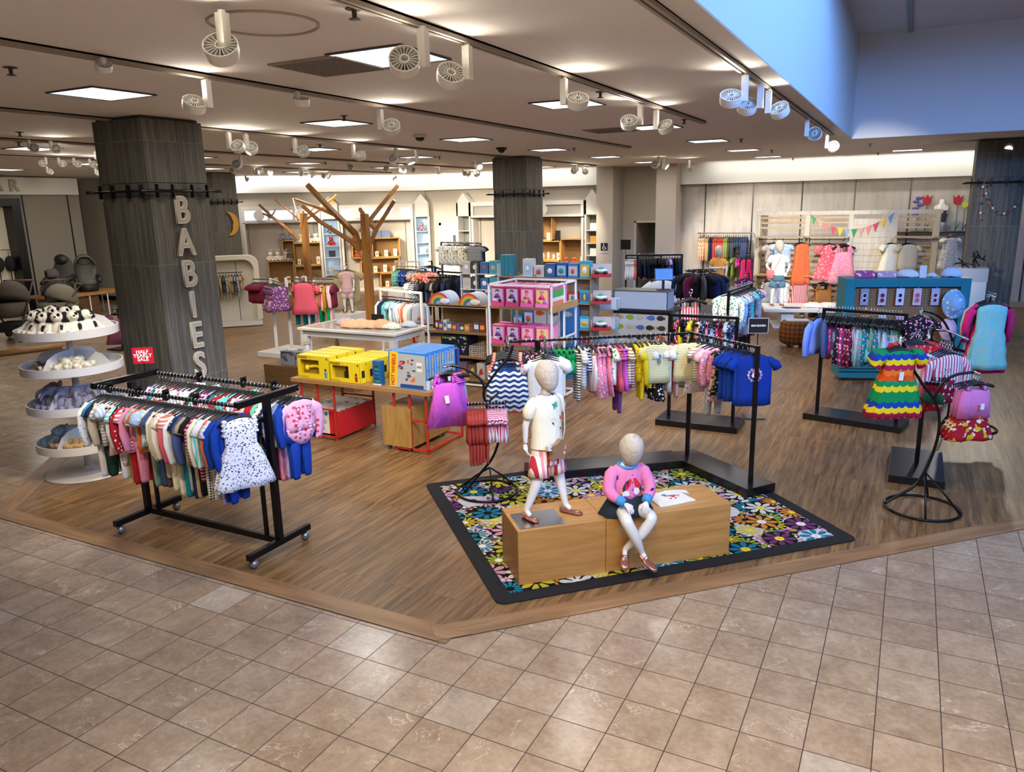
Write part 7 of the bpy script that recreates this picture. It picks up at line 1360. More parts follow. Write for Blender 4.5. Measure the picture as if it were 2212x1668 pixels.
def pencil(F, x0, w, lb, items=(), dp=.36, blue=False):
    t = F.th('pencil_cabinet', lb+' of the nursery wall', 'cabinet', x0, 0, 0, 'pencil-topped cabinets'); b = B()
    b.box(0, -dp, 0, .05, -.001, 2.72); b.box(w-.05, -dp, 0, w, -.001, 2.72); b.box(0, -.02, 0, w, -.001, 2.72); b.box(0, -dp, 2.3, w, -dp+.03, 2.72); b.box(0, -dp, 0, w, -.001, .3); b.obj('carcass', CAB, t)
    b = B(); b.prismY([(0, 2.72), (w, 2.72), (w/2, 3.02)], -dp, -.05); b.obj('gable_point', CAB, t)
    b = B(); b.box(.05, -.03, .3, w-.05, -.021, 2.25); b.obj('inner_back', M('a9c4e0' if blue else '74756c', .5, 0, .25 if blue else 0), t)
    for z in (.3, .75, 1.12, 1.48, 1.85): b = B(); b.box(.05, -dp+.02, z-.02, w-.05, -.03, z); b.obj('shelf', M('c8c8c4', .4), t)
    for z, c, kind in items:
        q = F.p(x0+w/2, -.2, z+.001)
        if kind == 'b': tag(B().box(-.10, -.05, 0, .10, .05, .20).obj('gift_box', M(c, .5), loc=q, rz=F.a), 'small %s box, shelf at %s in the %s' % ('pale' if c[0] in 'de' else 'coloured', {.75: 'knee height', 1.12: 'waist height', 1.48: 'chest height', 1.85: 'head height'}[z], lb), 'box')
        else: plush('bear', q, F.a, 'soft %s plush on the shelf at %s in the %s' % ('red' if c[0] == 'a' else 'grey', {1.12: 'waist height', 1.48: 'chest height', 1.85: 'head height'}[z], lb), None, c, c, 1.1)
bay(FD, .12, 2.43, 'left nursery bay with three sky-blue lintel windows', (.5, 1.75)); bay(FD, 3.03, 5.36, 'middle nursery bay with three sky-blue lintel windows', (.5, 1.8))
pencil(FD, 2.45, .56, 'left pencil cabinet', ((1.85, '70747a', 'p'), (1.48, 'a02c2c', 'p'), (1.12, '2c3038', 'b')), blue=True); pencil(FD, 5.40, .50, 'middle pencil cabinet', ((1.85, '9a8088', 'p'), (1.12, 'd8d8d8', 'b')), blue=True)
bay(FB, -12.42, -8.62, 'right nursery bay behind the central pillar', (2.5,), False); pencil(FB, -12.95, .50, 'pencil cabinet beside the plain door'); pencil(FB, -8.58, .46, 'rightmost pencil cabinet', ((1.85, 'e8e0d0', 'b'), (1.48, 'c08a3a', 'b'), (1.12, 'd8d8d4', 'b')))
b = B(); b.box(-13.73, 21.66, 0, -12.97, 21.70, 2.01); b.box(-13.82, 21.64, 0, -13.73, 21.7, 2.1); b.box(-13.82, 21.64, 2.01, -12.96, 21.7, 2.1); S('door_1', b, M('c4bfb6', .6)); b = B(); b.box(-13.30, 21.65, 1.15, -13.20, 21.66, 1.7); S('window_1', b, M('55585c', .2))
CUB = mk_wood('cube_shelf_oak', 'a87a3c', 'bd8d4b', 'cc9d5c', 0, 1.0); CUBI = M('8a6636', .7)
def cube(F, x, z, w, h_, lb, items='', d=.34, nsh=0):
    t = F.th('wooden_cube_shelf', 'oak '+lb+(' of the left bay' if 'bay' not in lb else ''), 'cube shelf', x, -.01-d, z, 'wooden cube shelves'); th = .025; b = B()
    b.box(0, 0, 0, w, d, th); b.box(0, 0, h_-th, w, d, h_); b.box(0, 0, 0, th, d, h_); b.box(w-th, 0, 0, w, d, h_)
    b.obj('cube_frame', CUB, t); b = B(); b.box(th, d-.015, th, w-th, d, h_-th); b.obj('cube_back', CUBI, t)
    if nsh: b = B(); b.box(th, 0, h_*nsh-th/2, w-th, d, h_*nsh+th/2); b.obj('cube_shelf_board', CUB, t)
    n = len(items)
    for i, ch in enumerate(items):
        q = F.p(x+w*(i+.5)/n, -.01-d+.12, z+th+.001); hh = min(h_*.7, .17+.03*(i % 3)); lab = '%s from left in the %s' % (nth(i), lb)
        if ch == 'w': tt_ = thing('gift_box', 'small white gift box, '+lab, 'box', q, F.a); b = B(); b.box(-.055, -.04, 0, .055, .04, hh); b.obj('carton', M('e6dcc0', .5), tt_); b = B(); b.ell(0, -.041, hh*.5, .03, .002, .035, 10, 4); b.obj('printed_motif', M('9a8a70', .6), tt_)
        elif ch == 'o': b = B(); b.lathe([(.035, 0), (.035, hh*.75), (.015, hh*.85), (.018, hh)], 12); tag(b.obj('lotion_bottle', M('e8e4d8', .3), loc=q, smooth=True), 'white bottle, '+lab, 'bottle')
        elif ch == 'k': tag(B().box(-.06, -.05, 0, .06, .05, hh*1.2).obj('gift_box', M('1a1a1c', .4), loc=q, rz=F.a), 'black upright box, '+lab, 'box')
        elif ch in 'pqr': plush('bunny' if ch == 'p' else 'bear', q, F.a, ('white rabbit plush, ' if ch == 'p' else 'penguin-grey plush, ' if ch == 'q' else 'reddish plush, ')+lab, None, {'p': 'e4dccc', 'q': '5a6470', 'r': 'b84a38'}[ch], {'p': 'd8c8b8', 'q': 'd8d8d4', 'r': 'e0b080'}[ch], .85)
cube(FD, .75, .35, .78, .72, 'low left cube', 'ww'); cube(FD, 1.22, 1.09, .36, .60, 'upper left cube', 'q'); cube(FD, 1.55, .90, .88, .70, 'tall right cube of the left bay', 'www'); cube(FD, 1.55, .20, .88, .69, 'lower right cube of the left bay', 'wwww')
for i in range(3): plush('bunny', FD.p(.85+.22*i, -.2, 1.075), FD.a, 'pale rabbit plush, %s from left on the low left cube' % nth(i), 'rabbits on the low left cube', 'e8e0d4', 'd4c4b8', 1.15)
for i in range(5): plush('bear', FD.p(1.28+.22*i+(.1 if i > 1 else 0), -.2, 1.695 if i < 2 else 1.605), FD.a, '%s plush bear, %s from left on top of the left bay cubes' % ('grey' if i < 2 else 'cream', nth(i)), 'bears on the left bay cubes', '8a8688' if i < 2 else 'e4dcca', 'b8b0a8' if i < 2 else 'cdbfae', 1.1)
cube(FD, 3.35, 1.05, .62, .62, 'tall left cube of the middle bay', 'rr'); cube(FD, 3.99, 1.05, .90, .62, 'upper right cube of the middle bay', 'www'); cube(FD, 3.60, .55, 1.25, .49, 'middle row cube of the middle bay', 'wwww'); cube(FD, 4.2, .08, .9, .46, 'lowest cube of the middle bay', 'ww')
for i in range(3): tag(B().box(-.13, -.05, 0, .13, .05, .22).obj('gift_box', M('6a7898', .5), loc=FD.p(3.9+.28*i, -.2, 1.672), rz=FD.a), 'blue-grey boxed toy, %s from left on top of the middle bay cubes' % nth(i), 'box', 'boxed toys on the middle bay cubes')
cube(FB, -10.25, 1.55, .62, .72, 'tall upper cube of the right bay', 'ww'); cube(FB, -10.25, .95, .88, .59, 'middle cube of the right bay', 'oooow'); cube(FB, -10.25, .35, .88, .59, 'lowest cube of the right bay', 'w'); cube(FB, -9.36, .82, .80, .78, 'large right cube of the right bay', 'rrw')
tag(B().box(-.06, -.05, 0, .06, .05, .30).obj('gift_box', M('17171a', .4), loc=(-9.50, 21.5, 1.541)), 'black upright box on the middle cube of the right bay', 'box')
t = thing('restroom_sign', 'small dark accessibility sign with white wheelchair symbol on the left wall column', 'sign', (-7.87, 21.095, 1.28)); b = B(); b.box(-.105, -.012, 0, .105, 0, .22); b.obj('plate', M('15181f', .4), t); b = B(); b.box(-.105, -.012, -.07, .105, 0, -.002); b.obj('caption_plate', M('c8c8c8', .4), t)
b = B(); b.tube([(.0+.045*cos(a), -.016, .08+.045*sin(a)) for a in [radians(q) for q in range(100, 400, 25)]], .007, 6); b.tube([(-.01, -.016, .16), (-.005, -.016, .105), (.04, -.016, .10), (.055, -.016, .05), (.07, -.016, .055)], .008, 6); b.ell(-.012, -.016, .185, .015, .004, .015, 8, 5); b.obj('wheelchair_symbol', M('f0f0f0', .4), t)
tb_('RESTROOM', .028, '30343c', t, (0, -.0135, -.036), (pi/2, 0, 0), .0005)
# pale arched display with baby clothes near the moon pillar
F = Fr((-14.3, 12.5, 0), radians(45)); t = F.th('arched_display_wall', 'pale round-cornered display wall of baby outfits behind the nearest pillar', 'display wall', 0); P_ = M('cfc8b4', .6)
w_ = 1.05; h_ = hz(F.p(.6, 0, 0), 556); ar = [(-1.1, .12), (w_, .12)]+[(w_-.22+.22*cos(a), h_-.22+.22*sin(a)) for a in [radians(q) for q in range(0, 91, 15)]]+[(-1.1, h_)]
b = B(); b.prismY(ar, 0, .06); b.obj('back_panel', P_, t); b = B(); b.prismY([(x if x < 0 else x+.07, z+.05) for x, z in ar][1:-1]+[(-1.1, h_+.05), (-1.1, h_-.06)]+[(x-.04, z-.04) for x, z in ar[-2:1:-1]]+[(w_-.04, .12)], -.30, 0); b.obj('arch_frame', P_, t)
b = B(); b.box(-1.1, -.32, .02, w_+.05, .06, .12); b.obj('plinth', M('d0cdc4', .5), t)
for x in (.1, .62): b = B(); b.box(x-.006, -.006, .12, x+.006, -.001, h_-.1); b.obj('wall_slot', BLACK, t)
b = B(); b.cyl((-.9, -.2, h_-.33), (.75, -.2, h_-.33), .01); b.obj('hang_rail', BLKMET, t)
rail_fill(F.p(-.9, -.2, h_-.32), F.p(-.1, -.2, h_-.32), [('tunic', 'pale pink')]*5, 'on arched display', 'pink tops on the arched display', sc=1.0); rail_fill(F.p(.05, -.2, h_-.32), F.p(.74, -.2, h_-.32), rand_items(11, ['tee', 'romper'], ['grey+dark grey:floral', 'khaki', 'slate blue+white:floral', 'dark grey', 'tan']), 'right on arched display', 'grey outfits on the arched display', sc=1.0)
garment('tunic', F.p(-.25, -.32, h_-.32), F.a, cloth('pale pink'), 'pale pink baby dress facing out on the arched display', None, sc=1.25); garment('tunic', F.p(-.45, -.1, h_+.55), F.a, cloth('white+pink:floral'), 'white and pink top hanging above the arched display', None, sc=1.0)
t = F.th('clothes_stand', 'white stand above the arched display', 'clothes stand', -.45, .2, 0); b = B(); b.box(-.012, -.012, 0, .012, .012, h_+.55); b.tube([(0, 0, h_+.54), (0, -.3, h_+.55)], .008, 6); b.obj('post', WMET, t)
# ---------------------------------------------------------------- slatted wooden frame with dresses (right rear)
FW = mk_wood('whitewashed_wood', 'a9a18f', 'bdb5a2', 'c9c2b0', 2, 1.0); SL = mk_wood('slat_wood', 'a08458', 'b3976a', 'c0a67a', 0, 1.0); FY = 18.3
t = thing('slatted_frame_display', 'large whitewashed wooden frame of slats and shelves hung with dresses', 'display frame', (-3.12, FY, 0)); PX = [0, 1.05, 1.93, 2.78, 3.56]; HT = 2.36
for x in PX: b = B(); b.box(x-.05, -.05, 0, x+.05, .05, HT); b.obj('post', FW, t)
for x in (PX[0], PX[-1]): b = B(); b.box(x-.06, .05, 0, x+.06, .9, HT-.03); b.obj('side_panel', FW, t)
b = B(); b.box(-.08, -.06, HT-.08, PX[-1]+.08, .08, HT); b.obj('top_beam', FW, t)
for i in (0, 1, 3):
    x0, x1 = PX[i]+.05, PX[i+1]-.05
    for z in (2.22, 2.11, 2.0): b = B(); b.box(x0, -.015, z-.022, x1, .005, z+.022); b.obj('slat', SL, t)
    for z in (1.82, .98): b = B(); b.box(x0-.04, -.38, z-.02, x1+.04, .02, z); b.obj('shelf', SL, t); b = B(); b.prismY([(0, z-.02), (.0, z-.22), (.02, z-.22), (.02, z-.02)], -.3, 0); f = b.obj('bracket', SL, t, loc=(x0, 0, 0)); b = B(); b.tube([(x0, -.28, z-.06), (x1, -.28, z-.06)], .008, 6); b.obj('hang_rail', BLKMET, t)
    for z in [.2+.13*k for k in range(12)]: b = B(); b.box(x0, .28, z-.03, x1, .30, z+.03); b.obj('slat', SL, t)
b = B()
for k in range(13): b.box(PX[2]+.05, -.02, .5+.13*k, PX[3]-.05, .0, .625+.13*k)
b.obj('shiplap_panel', FW, t)
def fx(px): return aty(px, 560, FY-.28).x
def hang(kind, px, z, cs, lb, sc=1.0, n=1, grp=None, rz=27, **k):
    for i in range(n): garment(kind, (fx(px)-.02*i, FY-.34+.06*i, z), radians(rz+3*i), cloth(cs), lb if n == 1 else lb+', %s from the front' % nth(i), grp, sc=sc, **k)
Z1, Z2 = 1.76, .92
hang('tee', 1672, Z1, 'grey+peach:floral', 'grey and peach tee at the upper left frame shelf', 1.2, 3, 'tees at the upper left of the frame', under=('pants', cloth('peach+brown:floral'))); hang('bigtee', 1690, Z1, 'light blue+white:floral', 'pale blue top behind the white-tee mannequin', 1.1, 2, 'pale blue tops on the frame')
hang('maxi', 1733, Z1, 'orange+coral:floral', 'long coral dress hanging right of the white-tee mannequin', 1.1, 4, 'long coral dresses'); hang('puffdress', 1790, Z1, 'coral pink+peach:floral', 'rose-red puff-sleeved dress in the middle of the frame', 1.35, 2, 'rose-red dresses on the frame')
hang('sundress', 1822, Z1, 'pink+peach:floral', 'pink floral dress right of the rose-red one', 1.6, 3, 'pink floral dresses on the frame'); hang('puffdress', 1925, Z1, 'ivory', 'cream tiered dress at the right of the frame', 1.05, 3, 'cream dresses on the frame'); hang('bigtee', 1962, Z1, 'beige', 'beige top right of the cream tiered dress', 1.15, 4, 'beige tops on the frame')
hang('tunic', 1668, Z2, 'ivory', 'cream top on the lower left frame rail', 1.2, 2, 'cream tops low on the frame'); hang('tunic', 1695, Z2, 'white+grey:floral', 'grey patterned top on the lower frame rail', 1.2, 2, 'grey patterned tops low on the frame'); hang('tunic', 1733, Z2, 'pale pink+rust:vstripe', 'pink striped dress on the lower frame rail', 1.3, 2, 'pink striped dresses low on the frame')
hang('sundress', 1785, Z2, 'mustard+burgundy:gingham', 'plaid dress low in the middle of the frame', 1.5, 4, 'plaid dresses low on the frame'); hang('maxi', 1830, Z2, 'coral pink', 'coral dress low on the frame beside the plaid one', .9, 3, 'coral dresses low on the frame')
cols = ['4a9a60', 'e0a090', 'e88070', 'c84a50', 'e0b830', '7aa0b8', '3a8a50', 'b89a88', 'd87878', 'c04058', 'd8b040', '6a8ab8']; A_, Z_ = (PX[1]+.05, 2.30), (PX[3]-.02, 2.32)
b0 = thing('bunting', 'string of coloured triangular flags draped across the wooden frame', 'bunting', (-3.12, FY-.07, 0)); pts_ = []
for k in range(25): u = k/24; pts_.append((A_[0]+(Z_[0]-A_[0])*u, 0, A_[1]+(Z_[1]-A_[1])*u-.34*4*u*(1-u)))
b = B(); b.tube(pts_, .004, 5); b.obj('string', M('d8d0b8', .8), b0)
for i, c in enumerate(cols): p1, p2 = Vector(pts_[2*i]), Vector(pts_[2*i+2 if 2*i+2 < 25 else 24]); m = (p1+p2)/2; b = B(); b.prismY([(p1.x+.01, p1.z), (p2.x-.01, p2.z), (m.x, m.z-.19)], -.003, .0); b.obj('flag', M(c, .8), b0)
# white display table with mannequin, folded items, plaid stools
ta = aty(1652, 668, 16.45); tzt = ta.z; t = thing('white_display_table', 'white display table with folded clothes before the wooden frame', 'table', (ta.x, ta.y, 0), radians(14)); b = B(); b.box(0, 0, tzt-.06, 1.95, 1.05, tzt); b.obj('tabletop', WMET, t, bev=.003)
for x in (.35, 1.2): b = B(); b.box(x, .15, .04, x+.25, .85, tzt-.06); b.obj('pedestal', WMET, t); 
b = B(); b.box(.2, .1, 0, 1.7, .95, .04); b.obj('foot_plate', WMET, t); tp = lambda x, y: Vector((ta.x+x*cos(radians(14))-y*sin(radians(14)), ta.y+x*sin(radians(14))+y*cos(radians(14)), tzt+.0005))
mp_ = tp(.28, .62); sc_ = (hz(mp_, 518)-tzt)/1.155; mn = mannequin_simple(mp_, radians(18), 'standing child mannequin in white tee and denim shorts on the white table', sc_, 'tee_shirt', 'denim_shorts', fab('dfe6da'), fab('5f7f92'), 'hips', shoes=True)
t = thing('shoulder_bag', 'small coral bag hanging at the hip of the white-tee mannequin', 'bag', mp_+Vector((-.13, -.14, .56*sc_)), radians(18)); b = B(); b.ell(0, 0, 0, .09, .03, .10, 12, 8); b.obj('bag_body', M('d8706c', .6), t, smooth=True); b = B(); b.tube([(.05, 0, .05), (.17, -.01, .30), (.22, .06, .44)], .006, 5); b.obj('strap', M('c86a60', .6), t)
flat_tee('folded_shorts', 'blue denim piece laid flat at the left front of the white table', tp(.55, .12), radians(14), fab('3f5468'), .16, .20); 
for i in range(3): pile('pale folded top, %s from left on the white table' % nth(i), 'folded_shirt', tp(1.0+.28*i, .38), 'e6dccc', .22, .10, 30+i, 'floral', 'e0b8b0', grp='pale tops on the white table')
PLD = fab('6e2c1c', 'gingham', '80602e', .28, None)
for i, (px, py, lb) in enumerate([(1712, 752, 'round plaid stool on white feet before the white table'), (1790, 748, 'second plaid stool, mostly hidden behind the swimwear rack')]):
    q = at(px, py, 0); t = thing('plaid_stool', lb, 'stool', (q.x, q.y+.25, 0)); b = B(); b.lathe([(.24, .06), (.275, .09), (.29, .25), (.275, .42), (.24, .455), (.001, .465)], 32); b.obj('cushion', PLD, t, smooth=True)
    for a in range(5): b = B(); b.lathe([(.04, 0), (.05, .02), (.04, .06)], 12, (.18*cos(a*1.256), .18*sin(a*1.256), 0)); b.obj('foot', WHITE, t, smooth=True)
    if i == 0: tag(B().box(-.2, -.13, 0, .2, .13, .02).obj('book', WHITE, loc=(q.x+.02, q.y+.25, .466), rz=.3), 'flat white book on the plaid stool', 'book')
# mannequin in orange tee, grey wall racks
q = Vector((-3.75, 17.2, 0)); z0_ = hz(q, 655); sc_ = (hz(q, 530)-z0_)/1.155; tag(B().box(-.3, -.3, 0, .3, .3, z0_).obj('display_plinth', M('8a7a66', .6), loc=q), 'block under the orange-tee mannequin', 'display plinth')
mannequin_simple((q.x, q.y, z0_), radians(20), 'standing child mannequin in orange tee and patterned shorts, arm across', sc_, 'orange_tee', 'patterned_shorts', fab('e8a048'), fab('e0b8a0', 'floral', 'b86a60', .6), 'crossed', shoes=True)
t = thing('wall_rail', 'upper chrome rail on the grey panel wall', 'wall rail', (-5.25, 21.35, 1.76), 0, 'wall rails'); b = B(); b.box(0, -.01, -.01, 1.42, .01, .01); b.box(0, 0, -.01, .02, .33, .01); b.box(1.4, 0, -.01, 1.42, .33, .01); b.obj('rail', CHROME, t)
fill((-5.2, 21.35), (-3.9, 21.35), 1.77, [('pants', 'peach+burgundy:floral')]*3+[('pants', 'tan')]*2+[('pants', 'navy')]*2+[('pants', 'rust')]*5+[('pants', 'lime')]*2+[('pants', 'dark grey')]*3+[('shorts', 'denim blue')]*3+[('pants', 'slate blue')]*3, 'on upper wall rail', 'trousers on the upper wall rail', sc=1.25)
t = thing('wall_rail', 'lower dark rail on the grey panel wall', 'wall rail', (-4.8, 21.30, 1.22), 0, 'wall rails'); b = B(); b.box(0, -.01, -.01, 1.25, .01, .01); b.box(0, 0, -.01, .02, .38, .01); b.box(1.23, 0, -.01, 1.25, .38, .01); b.obj('rail', BLKMET, t)
fill((-4.78, 21.3), (-3.6, 21.3), 1.23, rand_items(16, ['bigtee', 'tank', 'shorts'], ['grey+black:floral', 'dark grey', 'lime', 'olive', 'khaki', 'coral', 'hot pink', 'purple', 'magenta']), 'on lower wall rail', 'tops on the lower wall rail', sc=1.2)
q = Vector((-3.45, 20.6, 0)); 
for i in range(7): garment('maxi', (-3.7+.05*i, 20.2+.09*i, 1.25), radians(40), cloth(('hot pink', 'purple', 'coral', 'magenta', 'burgundy', 'hot pink', 'purple')[i]), '%s dress, %s from the front left of the wooden frame' % (('hot pink', 'purple', 'coral', 'magenta', 'burgundy', 'hot pink', 'purple')[i], nth(i)), 'bright dresses left of the frame', sc=1.15)
t = thing('clothes_rack', 'thin rack of bright dresses left of the wooden frame', 'clothes rack', (-3.7, 20.2, 0)); b = B(); b.box(-.012, -.06, 0, .012, -.03, 1.25); b.tube([(0, -.05, 1.235), (.36, .62, 1.235)], .01, 6); b.box(.35, .60, 0, .37, .63, 1.25); b.obj('frame', BLKMET, t)
# top right shelf with flowers and torso
t = thing('wall_shelf', 'thin shelf high on the grey wall behind the frame', 'wall shelf', (-.55, 21.3, hz((.5, 21.3), 503))); sz = t.location.z; b = B(); b.box(0, 0, 0, 1.75, .38, .015); b.obj('shelf_board', BLKMET, t)
def flower(px, kind, lb):
    p = aty(px, 500, 21.45); top = hz(p, {'t': 440, 'y': 446, 'b': 430}[kind]); t = thing('wooden_flower', lb, 'flower decoration', (p.x, p.y, sz+.016), 0, 'wooden flowers'); hh = top-sz; b = B(); b.tube([(0, 0, 0), (.01, 0, hh*.5), (0, 0, hh)], .008, 6); b.box(-.10, -.02, 0, .10, .02, .02); b.tube([(0, 0, .05), (.08, 0, .2)], [.02, .006], 6); b.obj('stem', M('20603c', .7), t); b = B()
    if kind == 't': b.prismY([(-.09, hh), (-.11, hh+.19), (-.05, hh+.12), (0, hh+.2), (.05, hh+.12), (.11, hh+.19), (.09, hh), (.04, hh-.05), (-.04, hh-.05)], -.012, .012); b.obj('petals', M('a8182c', .6), t)
    elif kind == 'y': b.prismY([((.10 if k % 2 else .055)*cos(2*pi*k/12), hh+.03+(.10 if k % 2 else .055)*sin(2*pi*k/12)) for k in range(12)], -.012, .012); b.obj('petals', M('c8c83c', .6), t)
    else:
        for z in (-.32, -.16, 0): b.ell(.04 if z else 0, 0, hh+z, .08, .012, .045, 10, 5); b.ell(-.06, 0, hh+z-.08, .07, .012, .04, 10, 5)
        b.obj('petals', M('5a4aa0', .6), t, smooth=True)
flower(1978, 'b', 'purple bell-flower cut-out above the wooden frame'); flower(1996, 't', 'red tulip cut-out left of the white torso'); flower(2062, 't', 'tall red tulip cut-out right of the white torso'); flower(2078, 'y', 'yellow daisy cut-out on the high shelf')
p = aty(2028, 500, 21.45); t = thing('torso_form', 'white torso form with dark straps on the high shelf', 'mannequin', (p.x, p.y, sz+.016)); hh = hz(p, 432)-sz; b = B(); b.rings([[(w*cos(2*pi*k/16), d*sin(2*pi*k/16), z*hh) for k in range(16)] for z, w, d in ((0, .12, .08), (.3, .11, .08), (.6, .15, .09), (.78, .16, .07), (.86, .06, .05), (1, .05, .05))]); b.obj('torso', MANW, t, smooth=True); b = B(); b.rings([[(w*cos(2*pi*k/16), d*sin(2*pi*k/16), z*hh) for k in range(16)] for z, w, d in ((.3, .115, .086), (.5, .14, .092), (.66, .15, .095))], capa=False, capb=False); b.obj('dark_top', M('3a3448', .8), t, smooth=True)
q = aty(2058, 505, 20.9); 
for i in range(3): garment('longdress', (q.x-.03*i, 20.8+.07*i, hz(q, 505)), radians(28), cloth('white+grey:floral'), 'white frilled dress, %s of three hanging right of the frame' % nth(i), 'white frilled dresses', sc=1.05)
t = thing('wall_rail', 'short arm for the white dresses right of the frame', 'wall rail', (q.x, 20.7, hz(q, 505)-.012), 0, 'wall rails'); b = B(); b.box(-.012, 0, -.012, .012, 1.0, .0); b.obj('rail', CHROME, t)
t = thing('hanger_bin', 'clear bin heaped with black hangers beside the right pillar', 'bin', (1.0, 16.0, 0)); hb2 = hz((1.0, 16.0), 600); b = B(); b.box(-.25, -.18, hb2-.05, .25, .18, hb2+.18); b.obj('clear_bin', M('cfd2d4', .2, alpha=.6), t); b = B(); b.box(-.24, -.17, 0, .24, .17, hb2-.051); b.obj('pedestal', WMET, t)
for i in range(10): h__ = D.objects.new('hanger', HGM); COL.objects.link(h__); h__.location = (1.0+.03*(i-5), 15.95+.02*(i % 3), hb2+.30+.02*(i % 2)); h__.rotation_euler = (radians(60*(i % 3)-60), radians(20*i), radians(33*i)); h__.scale = (.95,)*3; tag(h__, 'loose black hanger in the clear bin beside the right pillar', 'hanger', 'loose black hangers')
gl_ = thing('bead_garland', 'string of coloured beads hanging in loops on the right pillar', 'garland', (0.90, 16.77, 0)); P1 = [aty(x, y, 16.74)-Vector((.90, 16.77, 0)) for x, y in [(2118, 475), (2120, 430), (2126, 395), (2132, 425), (2145, 450), (2165, 462), (2185, 452), (2200, 440)]]; sm = smooth(P1, 5); b = B(); b.tube(sm, .003, 4); b.obj('string', M('c8c0b0', .7), gl_)
b = B()
for i, p in enumerate(sm[::2]): b.ell(p.x, p.y-.01, p.z, .022, .015, .022, 6, 4, i % 3)
b.obj('beads', [M('b83a4a', .6), M('d8d8d0', .6), M('3a3a6a', .6)], gl_)
# ---------------------------------------------------------------- teal pegboard fixture
TL = M('14707c', .4); q1, q2 = Vector((-.78, 11.95, 0)), Vector((.80, 12.50, 0)); an = atan2(q2.y-q1.y, q2.x-q1.x); TWd = (q2-q1).length; TH = 1.50
t = thing('teal_pegboard_fixture', 'large teal framed pegboard fixture with sunglasses and hats', 'display fixture', q1, an)
b = B(); b.box(0, 0, .05, .13, .45, TH); b.obj('side_panel', TL, t, bev=.004); b = B(); b.box(TWd-.13, 0, .05, TWd, .45, TH); b.obj('side_panel', TL, t, bev=.004); b = B(); b.box(.13, 0, TH-.12, TWd-.13, .45, TH); b.obj('top_panel', TL, t, bev=.004); b = B(); b.box(.13, 0, .05, TWd-.13, .45, .30); b.obj('base_panel', TL, t, bev=.004)
b = B(); b.box(-.01, -.012, .14, TWd*.99, 0, .155); b.box(-.01, -.012, .19, TWd*.99, 0, .2); b.obj('dark_strip', M('16262c', .5), t)
g = N('pegboard', .7); c = g.coord('Object'); sp = g.n('SeparateXYZ'); g.l(c, sp.inputs[0]); fq = lambda o: g.math('SUBTRACT', g.math('FRACT', g.math('MULTIPLY', o, 26)), .5); rr_ = g.math('ADD', g.math('POWER', fq(sp.outputs[0]), 2), g.math('POWER', fq(sp.outputs[2]), 2)); PEG = g.out(g.mix(g.math('LESS_THAN', rr_, .03), hexc('8a6238'), hexc('3c2814')))
b = B(); b.box(.13, .06, .30, TWd-.13, .08, TH-.12); b.obj('pegboard', PEG, t)
for x in (.1, TWd-.1): b = B(); b.cyl((x, .1, .025), (x, .14, .025), .025); b.obj('castor', BLKPL, t)
tq = lambda x, y, z: Vector((q1.x+x*cos(an)-y*sin(an), q1.y+x*sin(an)+y*cos(an), z))
def card(i, x, z, c, lens, lb, grp):
    t = thing('sunglasses_card', lb, 'sunglasses', tq(x, .02, z), an, grp); b = B(); b.box(-.055, -.004, -.24, .055, .0, .0); b.tube([(0, .04, .01), (0, -.03, .01)], .004, 5); b.obj('card', M(c, .6), t); b = B()
    for zz in (-.10, -.17): b.prismY([(.027*cos(2*pi*k/14), zz+.03*sin(2*pi*k/14)) for k in range(14)], -.010, -.004)
    b.obj('lens', M(lens, .2), t); b = B()
    for zz in (-.10, -.17): b.tube([(.029*cos(2*pi*k/14), -.010, zz+.032*sin(2*pi*k/14)) for k in range(14)], .005, 5, True)
    b.obj('frame', M('e8e0e4' if i % 2 == 0 else 'd88aa0', .4), t)
for i, (x, c, l_) in enumerate([(.27, '8a8aa8', '2a2030'), (.51, 'b8b4c4', '5a2a40'), (.75, 'd4ccd8', '3a2028'), (.98, 'e0b8bc', 'c86070'), (1.22, 'b0aac0', '6a2a40')]): card(i, x, TH-.14, c, l_, 'sunglasses on hanging card, %s from left in the top pegboard row' % nth(i), 'sunglasses in the top row')
for i, (x, c) in enumerate([(.30, 'c8a060'), (.54, 'b8c8d8'), (.78, 'd8a0b8'), (1.02, 'd88a98')]): card(i, x, TH-.52, c, 'a85068', 'sunglasses on hanging card, %s from left in the second pegboard row' % nth(i), 'sunglasses in the second row')
def hat(x, z, m, lb, s=1.0): t = thing('sun_hat', lb, 'hat', tq(x, -.02, z), an+radians(8)); b = B(); b.X = Matrix.Rotation(radians(82), 4, 'X') @ Matrix.Scale(s, 4); b.lathe([(.17, 0), (.165, .01), (.10, .045), (.085, .10), (.05, .125), (.001, .13)], 24, sy=1.25); b.obj('hat_body', m, t, smooth=True)
hat(1.46, TH-.36, fab('8fb4d0', 'dots', 'e8f0f4', .55), 'pale blue spotted bucket hat hanging at the right of the pegboard'); hat(1.42, TH-.72, fab('e8b8c0'), 'pale pink cap hanging below the blue hat', .75)
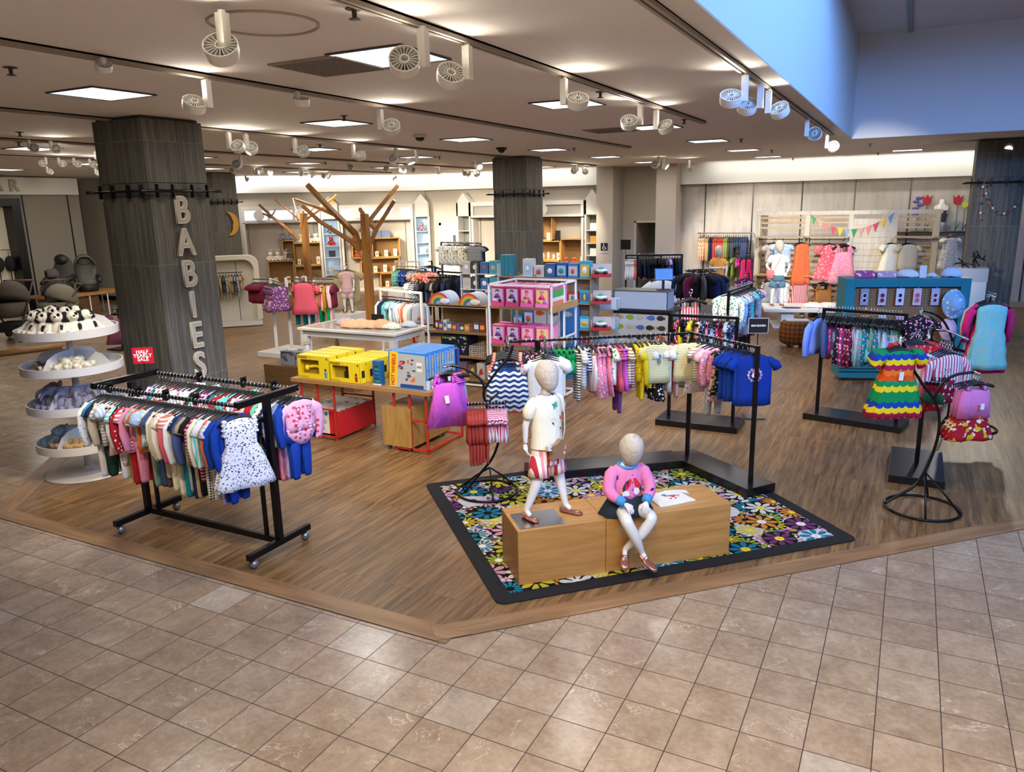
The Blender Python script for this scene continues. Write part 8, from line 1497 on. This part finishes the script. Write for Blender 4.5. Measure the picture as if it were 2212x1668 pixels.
for i, (x, w, h_, c, kind, lb) in enumerate([(.16, .26, .10, 'c05080', 'b', 'pink zipped pouch at the left top of the teal fixture'), (.45, .26, .09, 'dca0a8', 'b', 'rose patterned pouch on top of the teal fixture'), (.74, .30, .11, 'e4e2dc', 'p', 'white folded towel on top of the teal fixture'), (1.02, .09, .17, 'e8d8d0', 'b', 'small white sign card on top of the teal fixture'), (1.14, .14, .06, 'e0dcd8', 'p', 'small white items on top of the teal fixture'), (1.33, .26, .13, 'd0d4e4', 'p', 'white cap at the right top of the teal fixture')]):
    if kind == 'b': o = B().box(0, 0, 0, w, .12 if w > .1 else .02, h_).obj('zipped_pouch' if w > .1 else 'sign_card', fab(c, 'floral', 'f0e4e4', .5) if w > .1 else M(c, .5), loc=tq(x, .12, TH+.001), rz=an, bev=.01 if w > .1 else 0); tag(o, lb, 'pouch' if w > .1 else 'sign')
    else: pile(lb, 'folded_hat', tq(x+w/2, .2, TH), c, w*.5, h_, 40+i, cat='hat' if 'cap' in lb else 'towel')
# ---------------------------------------------------------------- dresses at the right edge on a second curved stand
C3 = at(2092, 925, 0); C3 = (C3.x, C3.y, 0)
n1 = cv([(2040, 935), (2050, 880), (2056, 800), (2062, 760), (2052, 720), (2035, 690), (2012, 676), (1992, 672)], C3); n2 = cv([(2056, 800), (2066, 760), (2085, 720), (2115, 680), (2143, 640)], C3)
loop_stand(C3, .28, [n1, n2], [radians(a) for a in (-60, 60, 180)], 'second black curved stand hidden behind the pink set', [(n2[-1]+Vector((0, .12, 0)), n2[-1]+Vector((.02, -.10, 0))), (n1[-1], n1[-1]+Vector((-.02, -.14, 0)))], atv(2045, 900, C3))
e3 = n2[-1]; its = [('tankdress', fab('74b8b2', 'floral', 'b0a8a0', 1.3), 'turquoise tiered dress at the right edge', 1.18), ('sleevedress', fab('cc2268'), 'bright pink long-sleeved dress behind the turquoise one', 1.12), ('sleevedress', fab('cc2268'), 'second bright pink long-sleeved dress at the right edge', 1.12), ('maxi', fab('c8441c'), 'rust-orange dress showing below the turquoise one', 1.0), ('sleevedress', fab('b8b4b0'), 'pale grey long-sleeved dress behind the pink ones', 1.12)]
for i, (kd, m, lb, s_) in enumerate(its): garment(kd, (e3.x+.015-.012*i, e3.y-.07+.05*i, e3.z+.012), radians(20+3*i), m, lb, 'dresses at the right edge', sc=s_)
for i in range(5): p = n1[-1]; garment('bigtee', (p.x-.01, p.y-.10+.045*i, p.z+.012), radians(30+4*i), cloth(('black+pink:floral', 'black+lilac:floral', 'black', 'black+lime:floral', 'navy')[i]), '%s top, %s from the front above the rainbow dress' % (('black and pink', 'black and lilac', 'black', 'black and lime', 'navy')[i], nth(i)), 'dark tops on the second curved stand', sc=1.0)
